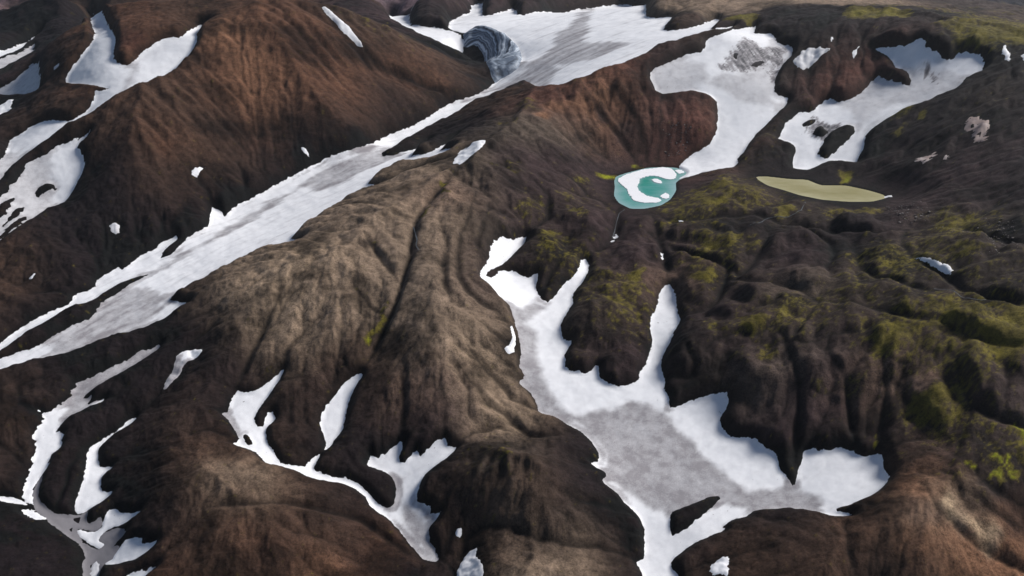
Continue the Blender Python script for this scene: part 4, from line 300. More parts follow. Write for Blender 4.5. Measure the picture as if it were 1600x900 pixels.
  {'label': 'thin snow sliver cut by the bottom edge right of the grey ice channel', 'polys': [[(-602.4, 777.1),(-601.7, 782.7),(-598.1, 787.9),(-590.5, 789.8),(-582.2, 791.0),(-573.8, 792.3),(-565.5, 793.7),(-557.2, 795.0),(-551.4, 795.2),(-556.8, 789.4),(-564.1, 782.4),(-569.5, 775.4),(-575.1, 769.8),(-584.2, 771.0),(-594.2, 773.8)]], 'valley': 1},
  {'label': 'small snow stub at the bottom edge inside the grey ice channel', 'polys': [[(-669.4, 801.7),(-673.6, 815.2),(-673.2, 823.0),(-670.0, 827.4),(-660.1, 822.0),(-658.8, 814.1),(-655.3, 802.7),(-650.0, 789.7),(-646.2, 778.5),(-651.8, 777.1),(-658.8, 779.3),(-664.3, 789.4)]], 'dirt': 0.2, 'valley': 1},
  {'label': 'branching antler shaped snowfield winding between the dark knolls at lower centre', 'polys': [[(-550.1, 1145.0),(-551.0, 1159.3),(-550.1, 1175.8),(-546.6, 1188.5),(-533.3, 1184.1),(-520.7, 1184.9),(-509.5, 1188.3),(-501.9, 1194.3),(-495.0, 1200.8),(-488.2, 1207.7),(-481.8, 1217.0),(-475.5, 1226.7),(-469.1, 1235.1),(-464.2, 1235.9),(-465.5, 1226.5),(-468.3, 1214.8),(-472.1, 1201.5),(-475.9, 1187.7),(-479.6, 1174.2),(-482.9, 1162.4),(-486.1, 1150.9),(-488.9, 1139.1),(-490.6, 1126.7),(-490.7, 1113.9),(-485.9, 1103.1),(-479.2, 1094.5),(-470.3, 1094.4),(-469.9, 1103.8),(-471.5, 1115.8),(-470.6, 1129.6),(-461.8, 1132.4),(-455.3, 1124.1),(-451.4, 1113.8),(-455.3, 1103.2),(-460.5, 1096.3),(-462.6, 1087.7),(-459.7, 1075.2),(-453.5, 1060.4),(-446.3, 1048.1),(-436.4, 1035.9),(-426.7, 1023.5),(-419.9, 1011.8),(-412.9, 1001.7),(-402.2, 998.6),(-390.8, 997.5),(-379.7, 997.7),(-370.1, 1000.7),(-366.1, 1013.6),(-359.0, 1024.3),(-351.4, 1031.9),(-348.6, 1030.8),(-349.9, 1022.4),(-351.8, 1011.6),(-352.6, 996.6),(-348.0, 987.6),(-339.8, 989.4),(-333.2, 984.2),(-324.9, 980.8),(-315.6, 978.5),(-304.6, 977.2),(-293.1, 975.5),(-281.2, 971.1),(-269.7, 965.8),(-260.5, 958.3),(-251.8, 950.5),(-243.5, 942.5),(-236.4, 933.3),(-229.1, 924.8),(-219.7, 919.9),(-210.1, 916.7),(-202.7, 919.6),(-200.8, 930.2),(-200.4, 942.4),(-201.6, 954.4),(-203.7, 966.0),(-208.8, 975.8),(-215.2, 984.8),(-224.6, 992.2),(-234.7, 998.5),(-244.8, 1002.2),(-254.8, 1005.2),(-262.5, 1009.9),(-259.8, 1022.3),(-257.2, 1031.5),(-249.4, 1027.2),(-242.3, 1025.4),(-238.2, 1035.1),(-231.4, 1031.4),(-227.0, 1036.8),(-222.7, 1043.9),(-215.0, 1047.4),(-206.5, 1056.0),(-201.5, 1054.9),(-200.3, 1046.0),(-201.0, 1035.3),(-205.8, 1023.6),(-202.1, 1012.8),(-193.3, 1009.8),(-185.5, 1018.8),(-179.8, 1028.8),(-172.5, 1031.6),(-165.0, 1021.5),(-158.0, 1025.5),(-150.9, 1032.9),(-142.8, 1039.7),(-134.0, 1046.3),(-124.1, 1050.5),(-119.1, 1044.4),(-118.5, 1033.3),(-109.4, 1030.3),(-100.8, 1028.5),(-103.6, 1020.7),(-109.1, 1012.4),(-116.3, 1005.5),(-123.9, 999.3),(-131.5, 993.6),(-138.8, 988.1),(-145.1, 982.6),(-151.1, 977.2),(-156.4, 971.4),(-158.5, 963.6),(-160.1, 955.3),(-162.4, 945.4),(-164.0, 935.5),(-161.0, 926.2),(-154.5, 920.5),(-146.7, 916.0),(-137.4, 912.9),(-137.0, 907.0),(-136.8, 901.5),(-127.9, 900.6),(-119.5, 899.8),(-122.6, 895.1),(-128.9, 889.1),(-136.7, 881.0),(-137.7, 873.0),(-137.1, 865.0),(-135.4, 857.3),(-129.3, 851.3),(-124.6, 843.8),(-120.6, 835.9),(-117.9, 828.1),(-121.6, 822.1),(-128.7, 822.2),(-136.4, 823.9),(-143.8, 826.5),(-149.9, 832.7),(-155.9, 839.9),(-163.0, 847.9),(-170.4, 856.1),(-177.8, 864.4),(-185.3, 872.6),(-192.6, 880.2),(-199.9, 887.8),(-207.3, 895.1),(-215.0, 900.0),(-222.7, 904.5),(-231.1, 909.7),(-241.4, 918.3),(-246.9, 928.3),(-252.3, 938.2),(-261.8, 946.0),(-272.2, 952.9),(-281.4, 956.8),(-290.5, 960.2),(-299.7, 963.1),(-309.4, 963.2),(-319.1, 962.6),(-328.7, 962.5),(-337.9, 964.6),(-346.9, 967.3),(-356.3, 970.6),(-367.2, 977.2),(-378.3, 983.4),(-388.9, 985.2),(-399.4, 986.0),(-409.7, 987.3),(-418.9, 990.0),(-428.0, 993.0),(-437.9, 998.4),(-451.2, 1013.4),(-463.9, 1026.4),(-476.5, 1031.7),(-489.2, 1035.8),(-501.2, 1040.1),(-509.7, 1044.1),(-504.3, 1049.6),(-504.7, 1061.9),(-511.8, 1071.9),(-518.6, 1081.5),(-526.0, 1092.4),(-534.6, 1104.0),(-547.3, 1115.7),(-556.8, 1126.3),(-548.3, 1130.3)], [(-500.9, 1071.2),(-495.4, 1074.0),(-487.0, 1066.6),(-478.9, 1057.1),(-475.3, 1048.0),(-482.3, 1044.7),(-490.9, 1050.5),(-497.2, 1061.2)]], 'grey': [[(-191.8, 929.0),(-174.7, 923.7),(-162.6, 912.4),(-150.7, 901.7),(-145.5, 890.6),(-140.4, 879.9),(-137.2, 866.9),(-134.1, 853.7),(-151.8, 853.1),(-160.4, 861.2),(-169.1, 869.5),(-175.6, 880.8),(-182.2, 892.3),(-186.9, 910.2)], [(-146.6, 853.2),(-134.2, 855.8),(-125.4, 848.8),(-119.3, 836.9),(-113.3, 825.0),(-122.9, 817.4),(-133.6, 822.9),(-144.4, 829.0),(-145.5, 841.1)], [(-206.2, 982.9),(-193.8, 974.5),(-192.0, 958.9),(-190.2, 943.6),(-188.5, 928.7),(-198.1, 916.8),(-207.1, 936.4),(-206.9, 951.8),(-206.6, 967.3)], [(-565.3, 1132.5),(-543.1, 1125.5),(-527.1, 1101.7),(-512.2, 1080.0),(-519.1, 1071.5),(-533.3, 1089.7),(-548.7, 1110.0)]]},
  {'label': 'white snow blade above the antler shaped snowfield at lower centre, pointing up the mossy gully', 'polys': [[(-302.9, 1218.9),(-298.3, 1215.1),(-301.6, 1207.5),(-306.5, 1199.4),(-311.0, 1190.8),(-313.9, 1179.6),(-316.3, 1167.8),(-318.4, 1155.7),(-319.0, 1142.7),(-319.3, 1129.3),(-319.4, 1115.7),(-318.9, 1102.0),(-319.1, 1089.6),(-322.3, 1082.1),(-326.7, 1074.2),(-330.9, 1064.9),(-334.8, 1052.0),(-341.4, 1043.1),(-346.5, 1038.3),(-343.3, 1048.1),(-345.4, 1062.5),(-352.1, 1075.6),(-359.2, 1089.4),(-364.7, 1106.8),(-365.1, 1119.3),(-364.4, 1130.7),(-363.2, 1141.8),(-359.3, 1151.3),(-354.7, 1160.5),(-349.8, 1169.8),(-344.2, 1180.3),(-338.4, 1191.0),(-332.3, 1201.0),(-325.6, 1208.3),(-318.7, 1214.3),(-310.7, 1217.4)]]},
  {'label': 'tiny ragged snow scrap right of the antler shaped snowfield foot', 'polys': [[(-93.5, 861.1),(-89.9, 867.2),(-82.2, 866.4),(-82.6, 860.0),(-85.4, 853.6),(-90.1, 855.0)]]},
  {'label': 'thumb shaped snow patch cut by the bottom edge left of centre', 'polys': [[(-84.8, 775.1),(-86.0, 785.4),(-85.4, 796.9),(-82.8, 806.2),(-79.4, 814.5),(-74.9, 821.5),(-69.6, 827.3),(-62.3, 829.7),(-56.1, 829.2),(-57.2, 820.1),(-58.1, 812.5),(-51.0, 803.1),(-45.5, 789.8),(-44.1, 779.1),(-43.5, 769.4),(-44.2, 761.9),(-51.4, 763.0),(-60.0, 766.0),(-68.7, 768.8),(-77.4, 771.4)]], 'dirt': 0.15},
  {'label': 'largest snowfield right of centre, white with a grey middle, branching between dark mossy lobes', 'polys': [[(-54.0, 1649.0),(-47.8, 1669.9),(-38.7, 1690.4),(-24.2, 1713.3),(-13.7, 1714.9),(-0.4, 1723.5),(12.4, 1738.0),(25.5, 1749.8),(37.8, 1749.5),(32.9, 1727.9),(23.8, 1701.3),(12.0, 1673.9),(0.0, 1644.2),(-11.7, 1617.9),(-23.8, 1595.1),(-37.7, 1577.8),(-49.3, 1561.5),(-58.6, 1542.9),(-58.9, 1522.0),(-49.5, 1523.5),(-40.0, 1545.9),(-29.7, 1565.4),(-15.3, 1575.5),(0.0, 1580.3),(14.8, 1575.6),(26.9, 1570.8),(38.6, 1567.8),(51.5, 1573.0),(62.2, 1574.9),(60.7, 1559.1),(56.5, 1534.5),(61.2, 1500.7),(69.5, 1476.9),(80.5, 1464.5),(93.6, 1483.1),(103.4, 1501.6),(112.4, 1518.6),(121.5, 1536.7),(133.1, 1550.0),(144.9, 1564.2),(154.5, 1582.3),(163.6, 1608.6),(172.6, 1650.4),(184.4, 1659.3),(190.0, 1631.8),(184.7, 1597.3),(177.8, 1571.9),(168.2, 1550.1),(158.4, 1530.8),(148.8, 1513.5),(140.8, 1496.1),(139.4, 1475.5),(138.0, 1454.6),(130.2, 1435.5),(121.3, 1417.2),(113.0, 1397.7),(106.4, 1378.4),(106.7, 1357.4),(109.8, 1339.0),(119.2, 1333.0),(127.4, 1328.5),(123.8, 1318.5),(117.2, 1306.0),(110.3, 1287.9),(110.0, 1268.9),(108.0, 1253.4),(118.1, 1242.7),(132.3, 1238.8),(142.6, 1234.8),(152.2, 1232.9),(162.8, 1242.8),(172.8, 1252.5),(177.5, 1247.4),(177.5, 1232.9),(178.0, 1218.6),(184.3, 1209.3),(192.0, 1201.7),(200.8, 1196.1),(210.5, 1192.3),(223.0, 1195.1),(235.9, 1199.9),(246.8, 1206.5),(256.1, 1215.9),(260.2, 1234.3),(267.9, 1246.5),(276.2, 1259.3),(282.6, 1282.2),(290.9, 1302.8),(298.4, 1320.8),(300.1, 1336.9),(300.6, 1353.3),(301.6, 1370.5),(304.1, 1389.5),(308.0, 1409.2),(315.9, 1424.8),(324.4, 1441.0),(330.8, 1461.4),(336.7, 1482.4),(342.7, 1501.4),(350.1, 1518.1),(358.9, 1532.5),(370.3, 1534.7),(375.4, 1520.8),(377.9, 1494.5),(374.9, 1467.4),(371.0, 1440.7),(369.8, 1419.3),(369.3, 1399.7),(367.4, 1381.3),(358.0, 1365.3),(347.9, 1350.2),(341.2, 1334.2),(335.1, 1319.4),(328.3, 1308.0),(321.3, 1297.2),(314.7, 1285.4),(309.6, 1270.0),(305.4, 1252.9),(304.2, 1234.1),(304.5, 1217.4),(306.3, 1204.1),(301.3, 1188.3),(303.6, 1175.5),(306.9, 1163.4),(305.1, 1149.3),(304.3, 1137.5),(313.0, 1138.3),(323.8, 1141.6),(334.3, 1144.8),(343.8, 1148.0),(353.4, 1150.4),(363.1, 1152.5),(372.7, 1154.3),(381.9, 1155.9),(391.1, 1157.4),(401.0, 1157.9),(413.2, 1153.0),(417.3, 1142.2),(413.9, 1132.9),(408.8, 1124.3),(401.4, 1116.4),(394.1, 1106.6),(391.9, 1089.5),(397.5, 1073.8),(404.3, 1061.1),(414.0, 1057.0),(424.3, 1054.7),(434.6, 1052.2),(443.8, 1048.9),(448.5, 1041.6),(452.8, 1032.8),(460.1, 1022.2),(467.1, 1018.8),(470.6, 1011.5),(472.1, 1001.7),(468.9, 987.1),(470.6, 977.0),(473.8, 967.5),(477.6, 955.1),(478.7, 942.0),(484.0, 943.9),(489.0, 951.9),(493.7, 961.7),(499.3, 977.1),(509.6, 989.3),(513.9, 999.3),(517.6, 1007.7),(525.4, 1010.7),(533.6, 1011.4),(540.0, 1007.2),(550.5, 1004.7),(561.6, 1003.5),(570.9, 1005.4),(579.8, 1006.4),(588.3, 1000.5),(596.8, 995.1),(602.4, 984.5),(611.7, 978.4),(622.7, 979.7),(632.1, 979.2),(633.7, 966.6),(630.0, 954.5),(626.4, 943.1),(626.0, 930.7),(622.5, 915.3),(612.4, 902.3),(601.7, 891.6),(592.7, 885.3),(583.9, 880.0),(575.2, 875.4),(566.2, 873.7),(556.9, 872.5),(548.2, 870.6),(542.2, 867.0),(535.4, 867.2),(528.3, 868.3),(521.8, 867.6),(520.0, 860.0),(524.3, 854.7),(529.6, 850.2),(534.6, 845.3),(536.7, 840.1),(530.2, 841.1),(521.9, 843.9),(513.8, 848.9),(506.0, 854.8),(500.1, 862.2),(493.9, 869.6),(485.5, 875.2),(476.9, 879.9),(469.9, 883.2),(463.2, 886.2),(456.2, 888.7),(448.6, 890.3),(440.8, 891.7),(433.0, 892.9),(424.9, 894.0),(416.4, 894.3),(407.8, 894.5),(399.5, 893.5),(392.5, 887.6),(385.7, 881.7),(377.8, 880.9),(369.5, 880.4),(360.6, 876.6),(351.3, 871.7),(343.3, 865.7),(348.1, 861.5),(341.6, 857.3),(332.1, 853.2),(323.5, 850.0),(315.3, 847.0),(307.1, 844.4),(299.0, 841.8),(290.6, 837.8),(282.1, 833.5),(273.5, 828.8),(264.0, 822.8),(254.9, 815.4),(249.9, 804.1),(253.8, 795.7),(258.6, 787.6),(259.4, 777.2),(258.0, 767.8),(250.4, 766.2),(241.4, 766.4),(232.5, 766.5),(223.5, 766.4),(214.5, 766.3),(205.4, 766.1),(198.1, 767.1),(199.3, 774.7),(202.3, 783.7),(204.1, 792.9),(200.2, 802.3),(196.9, 810.7),(203.0, 814.8),(210.1, 819.2),(212.9, 830.2),(214.7, 842.6),(216.4, 854.1),(218.0, 865.4),(218.7, 876.5),(215.7, 887.8),(211.3, 898.4),(204.7, 906.2),(197.5, 913.2),(190.6, 920.4),(185.6, 928.5),(180.5, 936.3),(173.0, 941.6),(164.9, 946.1),(157.7, 951.6),(157.5, 960.9),(165.4, 968.6),(164.0, 975.8),(155.7, 980.4),(147.0, 984.6),(140.6, 989.5),(137.1, 994.2),(144.1, 995.9),(152.6, 1000.0),(156.6, 1016.7),(154.2, 1028.9),(150.6, 1039.5),(146.5, 1050.1),(140.6, 1059.4),(134.2, 1068.7),(127.5, 1077.5),(119.5, 1083.6),(111.0, 1089.3),(102.7, 1095.5),(95.2, 1103.7),(87.5, 1111.7),(78.2, 1116.1),(68.6, 1119.7),(58.9, 1123.2),(50.7, 1128.9),(48.7, 1145.4),(43.9, 1162.1),(37.6, 1176.8),(29.6, 1184.7),(21.2, 1190.8),(14.0, 1197.4),(15.1, 1206.7),(25.0, 1214.1),(21.6, 1229.0),(14.7, 1238.8),(15.3, 1253.5),(17.6, 1270.5),(19.3, 1288.0),(17.5, 1305.3),(14.9, 1322.2),(12.3, 1338.8),(9.6, 1354.8),(6.5, 1368.1),(3.3, 1381.2),(-0.0, 1394.9),(-3.5, 1409.5),(-8.0, 1423.4),(-16.4, 1429.1),(-25.3, 1434.2),(-32.9, 1446.5),(-40.8, 1460.3),(-51.0, 1468.9),(-61.8, 1478.0),(-71.5, 1495.1),(-73.3, 1529.1),(-67.9, 1554.4),(-61.6, 1575.8),(-57.8, 1596.7),(-55.1, 1619.5)], [(264.7, 897.7),(270.1, 905.4),(278.2, 908.9),(286.7, 911.5),(295.2, 914.1),(303.9, 916.9),(313.2, 920.7),(322.6, 924.8),(332.1, 929.0),(342.4, 932.6),(353.8, 932.3),(354.9, 926.0),(347.2, 918.1),(338.1, 910.0),(329.2, 902.1),(320.5, 894.6),(312.5, 888.4),(304.8, 882.5),(297.1, 876.9),(289.3, 871.5),(280.1, 866.5),(270.7, 861.7),(262.4, 859.5),(259.8, 869.0),(260.9, 878.9),(262.4, 888.3)]], 'grey': [[(0.0, 1429.6),(21.4, 1423.6),(36.1, 1446.3),(51.2, 1469.9),(69.6, 1450.5),(79.6, 1446.5),(62.8, 1422.3),(46.6, 1399.2),(30.7, 1377.0),(43.1, 1366.5),(55.3, 1355.7),(58.8, 1329.4),(57.4, 1304.5),(55.9, 1278.5),(60.4, 1250.0),(64.7, 1222.9),(69.3, 1205.5),(73.7, 1188.2),(81.9, 1171.1),(89.8, 1154.1),(100.4, 1141.4),(110.7, 1128.7),(134.7, 1120.1),(153.7, 1128.4),(173.0, 1136.6),(197.7, 1136.6),(214.5, 1148.7),(231.5, 1160.8),(246.4, 1154.9),(261.1, 1148.9),(278.3, 1139.6),(295.4, 1130.5),(301.9, 1113.5),(308.2, 1096.8),(316.1, 1084.2),(323.8, 1071.6),(331.3, 1058.9),(338.6, 1036.2),(347.6, 1023.4),(356.4, 1010.7),(365.0, 998.0),(373.4, 985.3),(381.5, 972.5),(389.5, 959.7),(398.0, 950.1),(406.3, 940.5),(418.8, 940.1),(431.2, 939.7),(443.6, 939.1),(458.1, 943.0),(472.5, 946.7),(485.9, 935.1),(498.5, 922.5),(514.0, 909.0),(507.7, 884.5),(494.9, 880.5),(482.0, 876.4),(469.3, 884.0),(455.8, 890.5),(441.7, 896.1),(427.2, 901.3),(413.3, 901.6),(399.4, 901.8),(385.4, 901.9),(371.7, 910.4),(357.8, 918.9),(341.3, 916.8),(324.8, 914.8),(310.3, 913.8),(295.9, 912.9),(281.4, 911.9),(259.8, 910.8),(238.7, 913.9),(228.6, 919.9),(218.4, 925.5),(205.6, 933.6),(192.7, 941.3),(182.5, 950.2),(172.2, 959.3),(161.9, 968.6),(166.8, 987.8),(171.8, 1007.7),(165.5, 1030.8),(159.1, 1054.7),(148.4, 1067.7),(137.6, 1081.2),(126.7, 1095.0),(112.8, 1103.5),(98.7, 1112.1),(84.5, 1120.9),(70.2, 1129.5),(55.7, 1137.8),(45.3, 1158.0),(34.7, 1178.0),(23.9, 1197.4),(12.9, 1215.7),(17.4, 1238.9),(22.0, 1263.8),(26.7, 1290.5),(23.0, 1313.3),(19.1, 1335.1),(15.2, 1356.8),(11.1, 1379.3),(5.6, 1403.1)]]},
  {'label': 'narrow white snow splinter in the dark cleft left of the largest snowfield', 'polys': [[(-4.9, 1336.3),(0.5, 1342.6),(3.6, 1331.6),(5.9, 1317.0),(7.4, 1301.4),(6.0, 1281.2),(2.7, 1262.2),(-5.9, 1253.2),(-12.5, 1258.0),(-15.4, 1266.9),(-5.7, 1282.2),(-0.7, 1296.1),(1.5, 1309.5),(-2.0, 1323.2)]]},
  {'label': "white snow scrap cut by the bottom edge just right of the largest snowfield's foot", 'polys': [[(302.0, 771.2),(303.2, 779.7),(306.6, 788.2),(312.7, 793.2),(319.3, 797.3),(326.0, 800.7),(332.6, 800.6),(337.7, 798.9),(336.1, 792.7),(333.1, 785.0),(330.1, 774.9),(326.3, 766.0),(318.3, 766.3),(309.3, 768.3)]]},
  {'label': 'small white snow drop above the slim arm of the largest snowfield', 'polys': [[(370.0, 1665.7),(379.1, 1673.6),(380.4, 1656.3),(373.1, 1634.2),(369.1, 1645.1)]]},
  {'label': 'small white snow fleck in the stream cleft below the turquoise pond', 'polys': [[(254.7, 1746.1),(264.6, 1766.7),(276.6, 1785.3),(276.4, 1769.0),(262.3, 1746.4)]]},
  {'label': 'tiny white snow dash on the dark hummocks right below the turquoise pond', 'polys': [[(442.2, 1814.5),(448.2, 1817.8),(459.2, 1811.6),(451.2, 1808.9)]]},
  {'label': 'thin curved white snow lip on the mossy right hand slope', 'polys': [[(898.0, 1481.4),(903.4, 1475.0),(909.9, 1463.7),(914.2, 1449.2),(918.6, 1433.7),(924.7, 1416.3),(926.7, 1399.3),(925.5, 1382.4),(915.4, 1369.5),(909.8, 1382.7),(909.7, 1400.8),(909.9, 1418.6),(907.5, 1435.3),(904.2, 1451.9),(900.4, 1468.6)]]},
  {'label': 'large snowfield spilling down the red crater wall to the turquoise pond', 'polys': [[(849.2, 2989.1),(881.6, 3018.1),(911.5, 3038.0),(937.8, 3057.2),(954.7, 3060.1),(935.3, 3002.0),(916.4, 2944.5),(933.4, 2945.5),(957.0, 2954.8),(979.3, 2954.9),(995.1, 2927.5),(988.7, 2883.8),(1004.3, 2871.4),(1024.8, 2862.6),(1037.3, 2840.2),(1022.4, 2799.6),(1002.6, 2773.9),(982.9, 2750.7),(963.5, 2721.4),(945.2, 2690.7),(931.0, 2660.5),(918.6, 2630.7),(910.0, 2602.9),(905.6, 2579.4),(915.5, 2568.0),(933.5, 2564.7),(948.3, 2558.3),(940.4, 2532.2),(918.0, 2505.6),(895.0, 2481.8),(874.7, 2458.1),(855.1, 2435.1),(834.7, 2413.0),(814.2, 2391.1),(794.9, 2369.6),(780.2, 2350.0),(766.4, 2329.7),(751.5, 2304.6),(736.4, 2279.7),(721.7, 2262.8),(708.9, 2245.3),(702.2, 2218.8),(686.6, 2195.6),(669.1, 2188.3),(651.5, 2184.0),(634.0, 2179.6),(616.7, 2175.4),(599.8, 2172.8),(583.5, 2170.3),(567.3, 2161.6),(551.1, 2151.3),(534.3, 2141.1),(514.2, 2132.6),(497.9, 2129.1),(502.9, 2146.2),(518.2, 2159.4),(533.3, 2170.9),(538.1, 2184.4),(527.9, 2206.1),(521.0, 2228.1),(540.6, 2256.8),(565.8, 2284.9),(588.5, 2298.1),(610.7, 2308.3),(631.6, 2323.5),(643.3, 2339.2),(655.5, 2358.4),(667.5, 2379.4),(675.4, 2406.0),(681.9, 2433.3),(686.6, 2459.9),(690.9, 2486.0),(691.8, 2509.7),(678.0, 2523.7),(663.2, 2536.1),(644.9, 2541.5),(625.6, 2544.6),(605.7, 2543.8),(585.6, 2541.7),(565.4, 2538.4),(544.6, 2531.0),(522.8, 2522.5),(498.7, 2516.1),(486.0, 2525.6),(482.2, 2553.4),(475.2, 2581.2),(476.6, 2609.3),(491.3, 2639.6),(515.1, 2661.2),(540.7, 2681.2),(566.9, 2703.0),(593.2, 2723.9),(618.7, 2739.2),(642.4, 2749.7),(660.9, 2752.6),(680.0, 2759.4),(702.8, 2791.4),(709.6, 2833.0),(731.4, 2855.3),(754.1, 2867.0),(777.7, 2882.9),(809.1, 2922.8)], [(789.3, 2733.8),(805.6, 2760.6),(814.1, 2752.4),(798.5, 2724.5)], [(843.5, 2702.9),(870.9, 2729.3),(901.4, 2749.8),(907.3, 2738.3),(890.6, 2721.0),(870.5, 2705.5),(852.8, 2700.3)]], 'grey': [[(961.5, 2896.3),(987.4, 2887.0),(1011.8, 2873.5),(1035.2, 2858.0),(995.3, 2773.2),(958.7, 2711.5),(922.5, 2649.3),(905.0, 2601.2),(889.7, 2559.1),(903.7, 2520.6),(873.8, 2517.0),(844.7, 2515.5),(816.1, 2515.5),(787.8, 2516.2),(759.4, 2516.9),(741.8, 2541.7),(723.8, 2566.3),(692.1, 2576.1),(660.6, 2587.2),(697.9, 2611.4),(736.8, 2640.0),(772.9, 2650.5),(809.7, 2662.5),(847.7, 2677.3),(886.8, 2694.6),(907.0, 2747.8),(927.5, 2802.0)], [(480.8, 2623.1),(516.6, 2650.2),(553.3, 2679.6),(590.7, 2709.2),(619.6, 2701.3),(648.4, 2693.4),(677.3, 2686.4),(680.6, 2641.4),(685.3, 2602.9),(655.2, 2588.3),(625.5, 2574.3),(595.8, 2559.9),(566.2, 2544.5),(531.7, 2533.0),(497.4, 2521.4),(491.5, 2552.8),(485.9, 2586.2)]], 'dark': [[(723.9, 2681.5),(741.9, 2692.2),(760.0, 2703.1),(771.0, 2730.3),(782.1, 2757.9),(800.0, 2777.8),(818.5, 2799.5),(836.2, 2826.0),(859.1, 2869.3),(877.8, 2855.6),(897.5, 2846.1),(906.7, 2833.5),(916.3, 2823.0),(943.9, 2834.0),(957.5, 2811.4),(938.4, 2773.4),(921.2, 2740.5),(905.5, 2724.0),(889.6, 2706.5),(866.2, 2690.1),(843.2, 2674.5),(820.8, 2660.4),(804.7, 2656.5),(788.6, 2652.9),(772.7, 2649.6),(753.0, 2653.9),(733.4, 2658.8)], [(952.1, 2827.9),(976.8, 2841.2),(1000.5, 2851.2),(1023.2, 2857.8),(999.8, 2807.9),(979.6, 2767.1),(959.5, 2733.6),(939.7, 2700.5),(925.7, 2671.7),(911.6, 2642.6),(910.7, 2667.8),(910.1, 2693.7),(920.1, 2725.9),(929.7, 2756.7),(939.7, 2788.7)]], 'greyamt': 0.5},
  {'label': 'small grey snow patch on the red slope right of the crater snowfield', 'polys': [[(1000.7, 2716.4),(1014.0, 2736.5),(1030.6, 2757.5),(1048.2, 2782.3),(1066.3, 2785.9),(1084.3, 2783.6),(1102.7, 2780.6),(1120.1, 2776.1),(1133.3, 2767.6),(1141.3, 2757.3),(1129.3, 2742.7),(1110.3, 2731.4),(1090.1, 2719.2),(1068.5, 2701.6),(1046.0, 2682.4),(1023.7, 2669.9),(1012.5, 2683.1),(1003.7, 2695.8)]], 'dirt': 0.35},
  {'label': 'slim white snow sliver on the red slope between the two crater snowfields', 'polys': [[(1202.9, 2705.6),(1211.0, 2721.4),(1223.0, 2740.4),(1235.9, 2756.5),(1244.6, 2764.5),(1231.9, 2737.8),(1213.0, 2711.1)]]},
  {'label': 'tiny snow fleck high on the red slope above the small grey patch', 'polys': [[(1155.7, 2812.6),(1166.4, 2836.0),(1177.9, 2841.2),(1172.3, 2824.4),(1161.3, 2809.0)]]},
